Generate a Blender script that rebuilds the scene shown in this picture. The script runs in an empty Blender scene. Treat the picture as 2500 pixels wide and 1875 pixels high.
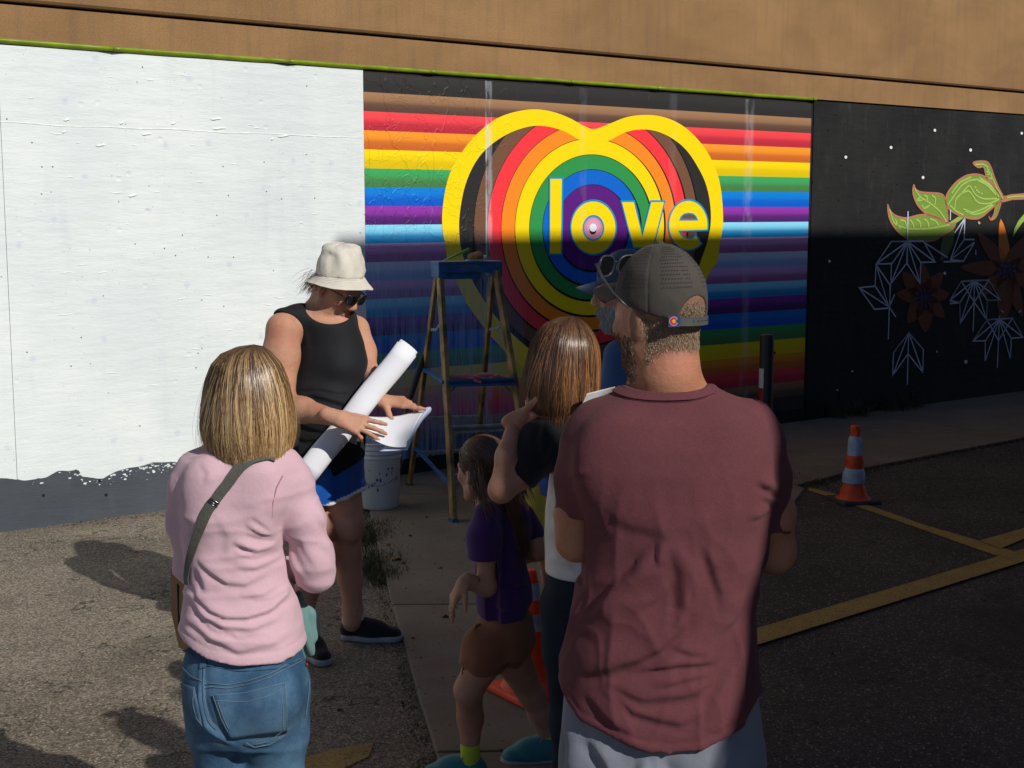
import bpy, math, random
import numpy as np
from mathutils import Vector, Matrix, noise as mnoise

random.seed(7); RNG = np.random.default_rng(7)
R = math.radians
scene = bpy.context.scene
COL = scene.collection

# ------------------------------------------------------------------ camera, sky, sun, exposure
FPX, CAM_H, PITCH = 3318.0, 1.88, math.atan(423.5 / 3318.0)
cam_data = bpy.data.cameras.new('camera')
cam_data.sensor_width = 36.0
cam_data.lens = FPX / 2500.0 * 36.0
cam_data.clip_start = 0.02
cam_data.clip_end = 900.0
cam = bpy.data.objects.new('camera', cam_data)
cam.location = (0, 0, CAM_H)
cam.rotation_euler = (math.pi / 2 - PITCH, 0, 0)
COL.objects.link(cam)
scene.camera = cam

SUN_EL = R(35.0)
SUN_AZ = np.array([0.69, -0.73]); SUN_AZ /= np.linalg.norm(SUN_AZ)
world = bpy.data.worlds.new('World'); scene.world = world
world.use_nodes = True
wn = world.node_tree.nodes; wl = world.node_tree.links
sky = wn.new('ShaderNodeTexSky'); sky.sky_type = 'NISHITA'; sky.sun_disc = False
sky.sun_elevation = SUN_EL
sky.altitude = 2200.0; sky.air_density = .8; sky.dust_density = .25; sky.ozone_density = 1.0
sky.sun_rotation = math.atan2(SUN_AZ[0], SUN_AZ[1])
bg = wn['Background']; bg.inputs['Strength'].default_value = 0.092
wl.new(sky.outputs[0], bg.inputs['Color'])
sun_d = bpy.data.lights.new('sun', 'SUN'); sun_d.energy = 5.0; sun_d.angle = R(0.53)
sun_d.color = (1.0, 0.955, 0.88)
sun = bpy.data.objects.new('sun', sun_d)
sv = Vector((SUN_AZ[0] * math.cos(SUN_EL), SUN_AZ[1] * math.cos(SUN_EL), math.sin(SUN_EL)))
sun.rotation_euler = sv.to_track_quat('Z', 'Y').to_euler()
sun.location = (6, -6, 9)
COL.objects.link(sun)
scene.view_settings.view_transform = 'Standard'
scene.view_settings.look = 'None'
scene.view_settings.exposure = -0.36
scene.view_settings.gamma = 1.0
scene.view_settings.use_curve_mapping = False
scene.render.engine = 'CYCLES'
scene.cycles.use_denoising = True
scene.cycles.max_bounces = 6

# ------------------------------------------------------------------ geometry of the place
CP, SP = math.cos(PITCH), math.sin(PITCH)
CAMV = np.array([0, 0, CAM_H])
def ray(px, py):
    x = (px - 1250) / FPX; y = (937.5 - py) / FPX
    return np.array([x, CP + y * SP, -SP + y * CP])
WD = np.array([.803, .596, 0.0]); WD /= np.linalg.norm(WD)          # along the wall
WN = np.array([WD[1], -WD[0], 0.0])                                  # out of the wall
def gnd(px, py, z=0.0):
    r = ray(px, py); return CAMV + r * ((z - CAM_H) / r[2])
W0 = gnd(0, 1300)
def wuv(px, py):                                                     # point of the wall face: metres along it, height
    r = ray(px, py); t = ((W0 - CAMV) @ WN) / (r @ WN); p = CAMV + r * t
    return (float((p - W0) @ WD), float(p[2]))
def wp(a, z, off=0.0): return W0 + WD * a + WN * off + np.array([0, 0, z])
K = 2500 / 2212.0
def D(x, y, Y):                                                      # point at depth Y
    r = ray(x * K, y * K); return CAMV + r * (Y / r[1])
def G(x, y, z=0.0): return gnd(x * K, y * K, z)

# ------------------------------------------------------------------ object helpers
ORG = {}
def thing(name, label, cat, loc=(0, 0, 0), group=None):
    o = bpy.data.objects.new(name, None); o.empty_display_size = 0.1
    COL.objects.link(o); o.location = tuple(float(c) for c in loc)
    o['label'] = label; o['category'] = cat
    if group: o['group'] = group
    ORG[o.name] = np.array(loc, float)
    return o
def tag(o, label, cat, group=None):
    o['label'] = label; o['category'] = cat
    if group: o['group'] = group
    return o
def srgb(r, g, b):
    f = lambda c: (c / 255 / 12.92) if c / 255 <= .04045 else ((c / 255 + .055) / 1.055) ** 2.4
    return (f(r), f(g), f(b))
def mesh(name, v, f, m, parent=None, col=None, uv=None, smooth=False, quads=None, kind=None):
    v = np.asarray(v, float).reshape(-1, 3)
    if parent is not None:
        og = ORG[parent.name]; v = v - og
    else: og = np.zeros(3)
    me = bpy.data.meshes.new(name)
    if quads is not None or isinstance(f, np.ndarray):
        f = np.asarray(f, np.int32); n, k = f.shape
        me.vertices.add(len(v)); me.vertices.foreach_set('co', v.astype(np.float32).ravel())
        me.loops.add(n * k); me.loops.foreach_set('vertex_index', f.ravel())
        me.polygons.add(n); me.polygons.foreach_set('loop_start', np.arange(0, n * k, k, dtype=np.int32))
        me.polygons.foreach_set('loop_total', np.full(n, k, np.int32))
        me.update(calc_edges=True); me.validate()
    else:
        me.from_pydata([tuple(p) for p in v], [], [tuple(int(i) for i in q) for q in f])
    if smooth:
        me.polygons.foreach_set('use_smooth', np.ones(len(me.polygons), bool))
    if col is not None:
        ca = me.color_attributes.new('Col', 'FLOAT_COLOR', 'POINT')
        c = np.asarray(col, float)
        if c.ndim == 1: c = np.tile(c, (len(v), 1))
        c = np.concatenate([c[:, :3], np.ones((len(c), 1))], 1)
        ca.data.foreach_set('color', c.astype(np.float32).ravel())
    if uv is not None:
        uv = np.asarray(uv, float); ul = me.uv_layers.new(name='UVMap')
        vi = np.empty(len(me.loops), np.int32); me.loops.foreach_get('vertex_index', vi)
        ul.data.foreach_set('uv', uv[vi].astype(np.float32).ravel())
    if m is not None: me.materials.append(m)
    o = bpy.data.objects.new(name, me); COL.objects.link(o)
    if parent is not None: o.parent = parent
    if kind: o['kind'] = kind
    ORG[o.name] = og
    return o

class MB:                                                            # mesh collector
    def __init__(s): s.v = []; s.f = []; s.c = []
    def add(s, v, f, col=None):
        n = len(s.v); s.v += [tuple(map(float, p)) for p in v]; s.f += [tuple(i + n for i in q) for q in f]
        s.c += [tuple(col) if col is not None else (1, 1, 1)] * len(v); return s
    def box(s, c, ax, ay, az, col=None, taper=1.0):                   # centre and three half-axis vectors
        c = np.array(c, float); ax, ay, az = (np.array(q, float) for q in (ax, ay, az)); v = []
        for k in (-1, 1):
            t = taper if k > 0 else 1.0
            for i, j in ((-1, -1), (1, -1), (1, 1), (-1, 1)): v.append(c + ax * i * t + ay * j * t + az * k)
        return s.add(v, [(3, 2, 1, 0), (4, 5, 6, 7), (0, 1, 5, 4), (1, 2, 6, 5), (2, 3, 7, 6), (3, 0, 4, 7)], col)
    def bar(s, a, b, w, h, up=(0, 0, 1), col=None):
        a = np.array(a, float); b = np.array(b, float); d = b - a; L = np.linalg.norm(d); d /= L
        sx = np.cross(d, np.array(up, float)); sx /= np.linalg.norm(sx) + 1e-9; sy = np.cross(sx, d)
        return s.box((a + b) / 2, sx * w / 2, sy * h / 2, d * L / 2, col)
    def tube(s, pts, r, n=8, col=None, cap=True, flat=1.0, up=(0, 0, 1)):
        pts = np.array(pts, float); m = len(pts); r = np.broadcast_to(np.array(r, float), (m,))
        v = []; f = []; u0 = np.array(up, float)
        for i in range(m):
            d = pts[min(i + 1, m - 1)] - pts[max(i - 1, 0)]; d /= np.linalg.norm(d) + 1e-9
            x = np.cross(d, u0)
            if np.linalg.norm(x) < 1e-3: x = np.cross(d, [1, 0, 0.01])
            x /= np.linalg.norm(x); y = np.cross(x, d)
            for k in range(n):
                t = 2 * math.pi * k / n; v.append(pts[i] + x * math.cos(t) * r[i] + y * math.sin(t) * r[i] * flat)
        for i in range(m - 1):
            for k in range(n): f.append((i * n + k, i * n + (k + 1) % n, (i + 1) * n + (k + 1) % n, (i + 1) * n + k))
        if cap: f.append(tuple(range(n))[::-1]); f.append(tuple((m - 1) * n + k for k in range(n)))
        return s.add(v, f, col)
    def lathe(s, c, prof, n=32, ax=(0, 0, 1), col=None, noise_r=0.0):
        ax = np.array(ax, float); ax /= np.linalg.norm(ax); x = np.cross(ax, [0.0, 1, 0.001]); x /= np.linalg.norm(x); y = np.cross(ax, x)
        c = np.array(c, float); v = []; f = []; m = len(prof)
        for r, z in prof:
            for k in range(n):
                t = 2 * math.pi * k / n; rr = r * (1 + noise_r * math.sin(3 * t + z * 40))
                v.append(c + ax * z + x * math.cos(t) * rr + y * math.sin(t) * rr)
        for i in range(m - 1):
            for k in range(n): f.append((i * n + k, i * n + (k + 1) % n, (i + 1) * n + (k + 1) % n, (i + 1) * n + k))
        return s.add(v, f, col)
    def build(s, name, m, parent=None, smooth=False, col=False, bevel=0, kind=None):
        o = mesh(name, s.v, s.f, m, parent, col=np.array(s.c) if col else None, smooth=smooth, kind=kind)
        if bevel:
            b = o.modifiers.new('b', 'BEVEL'); b.width = bevel; b.segments = 2; b.limit_method = 'ANGLE'
        return o

# ------------------------------------------------------------------ materials
def newmat(name):
    m = bpy.data.materials.new(name); m.use_nodes = True
    n = m.node_tree.nodes; return m, n, m.node_tree.links, n['Principled BSDF']
def mixc(n, l, a, b, fac, mode='MIX'):
    x = n.new('ShaderNodeMix'); x.data_type = 'RGBA'; x.blend_type = mode
    for s, val in ((x.inputs[6], a), (x.inputs[7], b), (x.inputs[0], fac)):
        if hasattr(val, 'is_linked'): l.new(val, s)
        elif isinstance(val, (int, float)): s.default_value = val
        else: s.default_value = (*val, 1)
    return x.outputs[2]
def noise(n, l, co, scale, detail=4, rough=.55, dist=0.0, stretch=None):
    if stretch:
        mp = n.new('ShaderNodeMapping'); mp.inputs['Scale'].default_value = stretch; l.new(co, mp.inputs[0]); co = mp.outputs[0]
    t = n.new('ShaderNodeTexNoise'); t.inputs['Scale'].default_value = scale; t.inputs['Detail'].default_value = detail
    t.inputs['Roughness'].default_value = rough; t.inputs['Distortion'].default_value = dist
    l.new(co, t.inputs['Vector']); return t.outputs[0]
def voro(n, l, co, scale, feat='F1', out=0, stretch=None, rnd=1.0, flat=True):
    if stretch:
        mp = n.new('ShaderNodeMapping'); mp.inputs['Scale'].default_value = stretch; l.new(co, mp.inputs[0]); co = mp.outputs[0]
    t = n.new('ShaderNodeTexVoronoi'); t.feature = feat; t.inputs['Scale'].default_value = scale
    t.inputs['Randomness'].default_value = rnd; t.voronoi_dimensions = '2D' if flat else '3D'
    l.new(co, t.inputs['Vector']); return t.outputs[out]
def ramp(n, l, x, a, b, lo=0.0, hi=1.0):
    t = n.new('ShaderNodeMapRange'); l.new(x, t.inputs[0])
    for i, q in ((1, a), (2, b), (3, lo), (4, hi)): t.inputs[i].default_value = q
    t.interpolation_type = 'SMOOTHSTEP'
    return t.outputs[0]
def mth(n, l, op, a, b=None):
    t = n.new('ShaderNodeMath'); t.operation = op
    for i, q in enumerate((a, b)):
        if q is None: continue
        if isinstance(q, (int, float)): t.inputs[i].default_value = q
        else: l.new(q, t.inputs[i])
    return t.outputs[0]
def bump(n, l, p, h, strength=.5, dist=.01):
    b = n.new('ShaderNodeBump'); b.inputs['Strength'].default_value = strength; b.inputs['Distance'].default_value = dist
    l.new(h, b.inputs['Height']); l.new(b.outputs[0], p.inputs['Normal']); return b
def sepv(n, l, co):
    s = n.new('ShaderNodeSeparateXYZ'); l.new(co, s.inputs[0]); return s.outputs
def plain(name, c, rough=.6, metal=0.0, nscale=25, var=.12, bmp=.15, bdist=.002, spec=.4, use_col=False, sheen=0.0, sss=0.0, coat=0.0):
    m, n, l, p = newmat(name)
    co = n.new('ShaderNodeTexCoord').outputs['Object']
    if use_col:
        at = n.new('ShaderNodeAttribute'); at.attribute_name = 'Col'; base = at.outputs['Color']
    else:
        rg = n.new('ShaderNodeRGB'); rg.outputs[0].default_value = (*c, 1); base = rg.outputs[0]
    nz = noise(n, l, co, nscale, 5)
    fac = ramp(n, l, nz, .3, .7, 1 - var, 1 + var)
    cb = n.new('ShaderNodeCombineColor')
    for i in range(3): l.new(fac, cb.inputs[i])
    l.new(mixc(n, l, base, cb.outputs[0], 1.0, 'MULTIPLY'), p.inputs['Base Color'])
    p.inputs['Roughness'].default_value = rough; p.inputs['Metallic'].default_value = metal
    p.inputs['Specular IOR Level'].default_value = spec
    if sheen: p.inputs['Sheen Weight'].default_value = sheen; p.inputs['Sheen Roughness'].default_value = .5
    if sss: p.inputs['Subsurface Weight'].default_value = sss; p.inputs['Subsurface Radius'].default_value = (.012, .004, .002); p.inputs['Subsurface Scale'].default_value = 1.0
    if coat: p.inputs['Coat Weight'].default_value = coat
    if bmp: bump(n, l, p, noise(n, l, co, nscale * 6, 6, .65), bmp, bdist)
    return m
def fabric(name, c, weave=700, var=.10, bmp=.35, use_col=False, heather=0.0, rough=.88, sheen=.15):
    m, n, l, p = newmat(name)
    co = n.new('ShaderNodeTexCoord').outputs['Object']
    if use_col:
        at = n.new('ShaderNodeAttribute'); at.attribute_name = 'Col'; base = at.outputs['Color']
    else:
        rg = n.new('ShaderNodeRGB'); rg.outputs[0].default_value = (*c, 1); base = rg.outputs[0]
    big = ramp(n, l, noise(n, l, co, 9, 4), .3, .7, 1 - var, 1 + var)
    fine = ramp(n, l, noise(n, l, co, 260, 3, .7, 0, (1, 1, 2.2)), .3, .7, 1 - heather, 1 + heather)
    f = mth(n, l, 'MULTIPLY', big, fine)
    cb = n.new('ShaderNodeCombineColor')
    for i in range(3): l.new(f, cb.inputs[i])
    l.new(mixc(n, l, base, cb.outputs[0], 1.0, 'MULTIPLY'), p.inputs['Base Color'])
    p.inputs['Roughness'].default_value = rough; p.inputs['Specular IOR Level'].default_value = .25
    p.inputs['Sheen Weight'].default_value = sheen; p.inputs['Sheen Roughness'].default_value = .6
    h = mth(n, l, 'ADD', noise(n, l, co, weave, 2, .6), mth(n, l, 'MULTIPLY', noise(n, l, co, 40, 5, .6), 3.0))
    bump(n, l, p, h, bmp, .0018)
    return m

def mat_asphalt(name='asphalt', lo=(.126, .104, .078), hi=(.216, .180, .138), stone=(.50, .43, .33)):
    m, n, l, p = newmat(name)
    co = n.new('ShaderNodeTexCoord').outputs['Object']
    base = mixc(n, l, lo, hi, ramp(n, l, noise(n, l, co, 1.1, 6, .6), .3, .7))
    v = voro(n, l, co, 135, 'F1', 1); sv_ = n.new('ShaderNodeSeparateColor'); l.new(v, sv_.inputs[0])
    st = ramp(n, l, sv_.outputs[0], .0, 1.0, .55, 1.6)
    st2 = ramp(n, l, sv_.outputs[1], .93, .99, 0, 1)
    cb = n.new('ShaderNodeCombineColor')
    for i in range(3): l.new(st, cb.inputs[i])
    c = mixc(n, l, base, cb.outputs[0], 1.0, 'MULTIPLY')
    c = mixc(n, l, c, stone, mth(n, l, 'MULTIPLY', st2, .8))
    c = mixc(n, l, c, tuple(q * .45 for q in lo), ramp(n, l, noise(n, l, co, .55, 5, .65, .6), .56, .68, 0, .6))
    cr = ramp(n, l, mth(n, l, 'ABSOLUTE', mth(n, l, 'SUBTRACT', noise(n, l, co, .42, 6, .62, .3), .5)), 0, .0035, .85, 0)
    c = mixc(n, l, c, (.022, .02, .018), cr)
    c = mixc(n, l, c, (.035, .032, .030), ramp(n, l, noise(n, l, co, 190, 3, .7), .56, .70, 0, .6))
    l.new(c, p.inputs['Base Color']); p.inputs['Roughness'].default_value = .85; p.inputs['Specular IOR Level'].default_value = .3
    h = mth(n, l, 'ADD', mth(n, l, 'MULTIPLY', noise(n, l, co, 120, 4, .7), 1.0), mth(n, l, 'MULTIPLY', voro(n, l, co, 95), -.8))
    bump(n, l, p, h, .9, .006)
    return m
def mat_concrete(name, a, b, scale=2.0):
    m, n, l, p = newmat(name)
    co = n.new('ShaderNodeTexCoord').outputs['Object']
    c = mixc(n, l, a, b, ramp(n, l, noise(n, l, co, scale, 7, .65), .3, .7))
    c = mixc(n, l, c, tuple(q * .3 for q in a), ramp(n, l, noise(n, l, co, 14, 5, .7), .62, .75, 0, .7))
    v = voro(n, l, co, 7.0)
    c = mixc(n, l, c, (.03, .027, .024), ramp(n, l, v, .03, .055, .85, 0))
    gr = ramp(n, l, noise(n, l, co, 200, 3, .6), .3, .7, .8, 1.2)
    cb = n.new('ShaderNodeCombineColor')
    for i in range(3): l.new(gr, cb.inputs[i])
    l.new(mixc(n, l, c, cb.outputs[0], 1.0, 'MULTIPLY'), p.inputs['Base Color'])
    p.inputs['Roughness'].default_value = .85
    bump(n, l, p, noise(n, l, co, 90, 6, .7), .5, .004)
    return m
def mat_yellow_paint():
    m, n, l, p = newmat('worn_yellow_paint')
    co = n.new('ShaderNodeTexCoord').outputs['Object']
    c = mixc(n, l, (.42, .275, .052), (.31, .20, .045), ramp(n, l, noise(n, l, co, 6, 6, .6), .3, .7))
    wear = ramp(n, l, noise(n, l, co, 130, 5, .75), .52, .60, 0, .9)
    c = mixc(n, l, c, (.085, .075, .06), wear)
    l.new(c, p.inputs['Base Color']); p.inputs['Roughness'].default_value = .75
    tr = n.new('ShaderNodeBsdfTransparent'); mx = n.new('ShaderNodeMixShader')
    a = ramp(n, l, noise(n, l, co, 60, 8, .8), .38, .44, 0, 1)
    out = n['Material Output']; l.new(a, mx.inputs[0]); l.new(tr.outputs[0], mx.inputs[1]); l.new(p.outputs[0], mx.inputs[2])
    l.new(mx.outputs[0], out.inputs[0])
    bump(n, l, p, noise(n, l, co, 120, 4, .7), .8, .004)
    return m
def mat_stucco():
    m, n, l, p = newmat('brown_stucco')
    co = n.new('ShaderNodeTexCoord').outputs['UV']
    c = mixc(n, l, (.235, .130, .052), (.330, .186, .078), ramp(n, l, noise(n, l, co, .9, 7, .62, .4, (1, 1.6, 1)), .3, .7))
    st = ramp(n, l, noise(n, l, co, 2.2, 6, .7, 0, (7, .5, 1)), .45, .75, 0, .35)
    c = mixc(n, l, c, (.13, .085, .055), st)
    gr = ramp(n, l, noise(n, l, co, 120, 4, .7), .3, .7, .82, 1.18)
    cb = n.new('ShaderNodeCombineColor')
    for i in range(3): l.new(gr, cb.inputs[i])
    l.new(mixc(n, l, c, cb.outputs[0], 1.0, 'MULTIPLY'), p.inputs['Base Color'])
    p.inputs['Roughness'].default_value = .9
    bump(n, l, p, noise(n, l, co, 130, 5, .7), .5, .004)
    return m
def wall_relief(n, l, co):                                            # board-marked concrete: strokes, pits, ridges
    h = mth(n, l, 'MULTIPLY', noise(n, l, co, 3.2, 7, .6, 0, (1, 4, 1)), 1.0)
    h = mth(n, l, 'ADD', h, mth(n, l, 'MULTIPLY', noise(n, l, co, 22, 5, .65, 0, (1, 5, 1)), .22))
    pit = mth(n, l, 'MULTIPLY', ramp(n, l, voro(n, l, co, 3.1, 'F1', 0, (1, 1.4, 1)), .02, .07, -.35, 0), ramp(n, l, noise(n, l, co, 1.7, 3, .6), .45, .6, 0, 1))
    return mth(n, l, 'ADD', h, pit)
def mat_white_wall():
    m, n, l, p = newmat('white_painted_concrete')
    co = n.new('ShaderNodeTexCoord').outputs['UV']
    c = mixc(n, l, (.69, .75, .765), (.765, .81, .81), ramp(n, l, noise(n, l, co, 1.3, 6, .6), .35, .65))
    # thin translucent coat: faint grey-violet marks of what lies beneath
    c = mixc(n, l, c, (.56, .57, .72), ramp(n, l, mth(n, l, 'ADD', voro(n, l, co, 2.3), mth(n, l, 'MULTIPLY', noise(n, l, co, 40, 4, .8), .10)), .06, .12, .5, 0))
    c = mixc(n, l, c, (.60, .65, .69), ramp(n, l, noise(n, l, co, 1.0, 5, .6, 0, (5, .8, 1)), .52, .8, 0, .6))
    for sc, th, k in ((5.5, .030, .95), (9.0, .020, .9)):
        mask = ramp(n, l, voro(n, l, co, sc), th * .7, th, k, 0)
        g = ramp(n, l, noise(n, l, co, 2.1 + sc * .1, 3, .6), .50, .56, 0, 1)
        c = mixc(n, l, c, (.06, .075, .09), mth(n, l, 'MULTIPLY', mask, g))
    l.new(c, p.inputs['Base Color']); p.inputs['Roughness'].default_value = .6; p.inputs['Specular IOR Level'].default_value = .3
    bump(n, l, p, wall_relief(n, l, co), .55, .012)
    return m
def mat_dark_wall(name, a, b, streak, amt=.5):
    m, n, l, p = newmat(name)
    co = n.new('ShaderNodeTexCoord').outputs['UV']
    c = mixc(n, l, a, b, ramp(n, l, noise(n, l, co, 1.5, 6, .6), .3, .7))
    c = mixc(n, l, c, streak, ramp(n, l, noise(n, l, co, 2.5, 7, .75, 0, (5, .8, 1)), .52, .8, 0, amt))
    c = mixc(n, l, c, tuple(min(1, q * 6) for q in streak), ramp(n, l, noise(n, l, co, 50, 4, .8), .72, .78, 0, .6))
    c = mixc(n, l, c, (.003, .003, .003), ramp(n, l, voro(n, l, co, 3.3), .025, .04, .95, 0))
    l.new(c, p.inputs['Base Color']); p.inputs['Roughness'].default_value = .62; p.inputs['Specular IOR Level'].default_value = .22
    bump(n, l, p, wall_relief(n, l, co), .55, .01)
    return m
def mat_mural():
    m, n, l, p = newmat('mural_paint')
    co = n.new('ShaderNodeTexCoord').outputs['UV']
    at = n.new('ShaderNodeAttribute'); at.attribute_name = 'Col'; base = at.outputs['Color']
    x, y, _ = sepv(n, l, co)
    c = mixc(n, l, base, (.55, .55, .55), ramp(n, l, noise(n, l, co, 2.6, 8, .78, 0, (3.2, 1, 1)), .60, .86, 0, .42))
    # chalky scuffs and fine scratches
    c = mixc(n, l, c, (.62, .62, .62), ramp(n, l, noise(n, l, co, 9, 8, .85, .6), .66, .74, 0, .38))
    # pale drips in the lower left, where another coat ran down
    low = ramp(n, l, y, .95, 1.35, 1, 0); left = ramp(n, l, x, 3.3, 4.1, 1, 0)
    dr = ramp(n, l, noise(n, l, co, 3.0, 7, .7, 0, (11, .55, 1)), .30, .66, 0, .72)
    low2 = ramp(n, l, y, 1.25, 1.8, 1, 0)
    c = mixc(n, l, c, (.27, .40, .66), mth(n, l, 'MULTIPLY', mth(n, l, 'MULTIPLY', dr, low2), left))
    # two vertical joints with whitish runs
    for cx, w, s in ((3.52, .010, .7), (3.55, .03, .35), (4.42, .05, .05), (5.35, .06, .05), (6.22, .07, .18)):
        d = mth(n, l, 'ABSOLUTE', mth(n, l, 'SUBTRACT', x, cx))
        k = ramp(n, l, d, w * .4, w, 1, 0); g = ramp(n, l, noise(n, l, co, 3, 6, .7, 0, (4, 1, 1)), .38, .58, 0, s)
        c = mixc(n, l, c, (.62, .68, .74), mth(n, l, 'MULTIPLY', k, g))
    l.new(c, p.inputs['Base Color']); p.inputs['Roughness'].default_value = .5; p.inputs['Specular IOR Level'].default_value = .3
    # pasted-on sheet: long creases, mostly on the left half
    r1 = mth(n, l, 'ABSOLUTE', mth(n, l, 'SUBTRACT', noise(n, l, co, 1.5, 3, .6, .5, (2.0, .8, 1)), .5))
    cr = ramp(n, l, r1, 0, .012, 1, 0)
    r2 = mth(n, l, 'ABSOLUTE', mth(n, l, 'SUBTRACT', noise(n, l, co, 2.6, 3, .6, .8, (1.1, 1.7, 1)), .52))
    cr2 = ramp(n, l, r2, 0, .010, 1, 0)
    lf = ramp(n, l, x, 3.3, 3.9, 1, .15)
    h = mth(n, l, 'MULTIPLY', mth(n, l, 'ADD', cr, mth(n, l, 'MULTIPLY', cr2, .7)), mth(n, l, 'MULTIPLY', lf, .5))
    h = mth(n, l, 'ADD', h, mth(n, l, 'MULTIPLY', noise(n, l, co, 30, 6, .7), .25))
    bump(n, l, p, h, .7, .008)
    return m
def mat_skin(name='skin', sss=.12):
    m, n, l, p = newmat(name)
    co = n.new('ShaderNodeTexCoord').outputs['Object']
    at = n.new('ShaderNodeAttribute'); at.attribute_name = 'Col'
    c = mixc(n, l, at.outputs['Color'], (1.12, .80, .74), ramp(n, l, noise(n, l, co, 14, 5, .6), .45, .75, 0, .6), 'MULTIPLY')
    c = mixc(n, l, c, (.74, .60, .52), ramp(n, l, noise(n, l, co, 110, 4, .7), .56, .70, 0, .55), 'MULTIPLY')
    c = mixc(n, l, c, (.78, .70, .66), ramp(n, l, noise(n, l, co, 7, 4, .6), .4, .7, 0, .6), 'MULTIPLY')
    l.new(c, p.inputs['Base Color']); p.inputs['Roughness'].default_value = .56; p.inputs['Specular IOR Level'].default_value = .32
    p.inputs['Subsurface Weight'].default_value = sss; p.inputs['Subsurface Radius'].default_value = (.010, .004, .002); p.inputs['Subsurface Scale'].default_value = 1.0
    bump(n, l, p, mth(n, l, 'ADD', noise(n, l, co, 420, 4, .7), mth(n, l, 'MULTIPLY', noise(n, l, co, 60, 5, .65), 2.5)), .5, .0022)
    return m
def mat_hair(name='hair'):
    m, n, l, p = newmat(name)
    at = n.new('ShaderNodeAttribute'); at.attribute_name = 'Col'
    l.new(at.outputs['Color'], p.inputs['Base Color'])
    p.inputs['Roughness'].default_value = .32; p.inputs['Specular IOR Level'].default_value = .6
    return m
MURAL = mat_mural(); SKIN = mat_skin(); HAIR = mat_hair()
COLMAT = plain('painted', (1, 1, 1), .6, use_col=True)

# ------------------------------------------------------------------ ground
m_asph = mat_asphalt(); m_asph2 = mat_asphalt('dark_asphalt_with_shade', (.040, .036, .033), (.066, .059, .052), (.30, .27, .23)); m_walk = mat_concrete('walk_concrete', (.135, .110, .083), (.19, .158, .12))
gs = 60.0; nx = 12
gv = [(-gs + 2 * gs * i / nx, -gs + 2 * gs * j / nx, 0) for j in range(nx + 1) for i in range(nx + 1)]
gf = [(j * (nx + 1) + i, j * (nx + 1) + i + 1, (j + 1) * (nx + 1) + i + 1, (j + 1) * (nx + 1) + i) for j in range(nx) for i in range(nx)]
mesh('ground', gv, gf, m_asph, kind='structure')

def area(p): return sum(p[i][0] * p[(i + 1) % len(p)][1] - p[(i + 1) % len(p)][0] * p[i][1] for i in range(len(p))) / 2
def lerp(a, b, t): return a + (b - a) * t
wl_pts = [gnd(889, 1185), gnd(904, 1266), gnd(930, 1380), gnd(957, 1487), gnd(983, 1571), gnd(1020, 1710), gnd(1066, 1853), np.array([-.12, 3.4, 0]), np.array([.05, 2.4, 0])]
def edge_at(pts, Y):
    ys = [p[1] for p in pts][::-1]; xs = [p[0] for p in pts][::-1]; return float(np.interp(Y, ys, xs))
wr_pts = [np.array([2.1, 9.25, 0]), np.array([1.55, 8.2, 0]), np.array([.85, 6, 0]), np.array([.5, 4.4, 0]), np.array([.35, 2.4, 0])]
def slab(poly, name='paving_slab', top=.022, gap=.006):
    poly = [np.array(p, float) for p in poly]; c = sum(poly) / len(poly)
    pl = []
    for p in poly:
        d = c - p; pl.append(p + d / np.linalg.norm(d) * gap)
    n = len(pl); v = [(p[0], p[1], -.05) for p in pl] + [(p[0], p[1], top + .0015 * math.sin(p[0] * 9)) for p in pl]
    f = [tuple(range(n, 2 * n))] + [(i, (i + 1) % n, n + (i + 1) % n, n + i) for i in range(n)]
    o = mesh(name, v, f, m_walk, walkroot)
    b = o.modifiers.new('b', 'BEVEL'); b.width = .006; b.segments = 2
    return o
walkroot = bpy.data.objects.new('pavement', None); COL.objects.link(walkroot); walkroot['kind'] = 'structure'; ORG['pavement'] = np.zeros(3)
# joints across the walk, from the wall towards the camera
cuts = [gnd(960, 1217)[1], gnd(957, 1487)[1], gnd(1171, 1849)[1], 2.4]
def jog(Y, t): return Y + (t - .5) * .10
prevL = None
A0 = wp(2.52, 0, .0); A1 = wp(4.9, 0, .0)
y0 = cuts[0]
slab([A0, A1, np.array([edge_at(wr_pts, y0 + .25), y0 + .25, 0]), np.array([edge_at(wl_pts, y0), y0, 0])])
for i in range(3):
    ya, yb = cuts[i], cuts[i + 1]
    ra = ya + (.25 if i == 0 else .03); rb = yb + .03
    mids = [p for p in wl_pts if yb < p[1] < ya][::-1]
    poly = [np.array([edge_at(wl_pts, ya), ya, 0]), np.array([edge_at(wr_pts, ra), ra, 0]), np.array([edge_at(wr_pts, rb), rb, 0]), np.array([edge_at(wl_pts, yb), yb, 0])] + mids
    slab(poly)
# darker asphalt mix of the parking bays, colour darkened further to deepen the shade
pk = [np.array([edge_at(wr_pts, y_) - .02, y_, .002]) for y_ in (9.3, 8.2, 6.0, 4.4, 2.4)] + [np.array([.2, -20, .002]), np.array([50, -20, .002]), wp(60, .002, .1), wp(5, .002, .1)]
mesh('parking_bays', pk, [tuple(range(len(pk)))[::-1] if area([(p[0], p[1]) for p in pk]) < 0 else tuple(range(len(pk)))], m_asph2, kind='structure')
# pavement running along the wall to the right
q = [gnd(1940, 1192), gnd(2121, 1146), gnd(2500, 1074)]
far = q[2] + (q[2] - q[1]) * 3
def foot(p): return W0 + WD * float((p - W0) @ WD)
ks = [np.array([edge_at(wr_pts, y0 + .25), y0 + .25, 0]), q[0], q[1], q[2], far]
fs = [A1, foot(q[0]), foot(q[1]), foot(q[2]), foot(far)]
for i in range(4): slab([fs[i], fs[i + 1], ks[i + 1], ks[i]])

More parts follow.
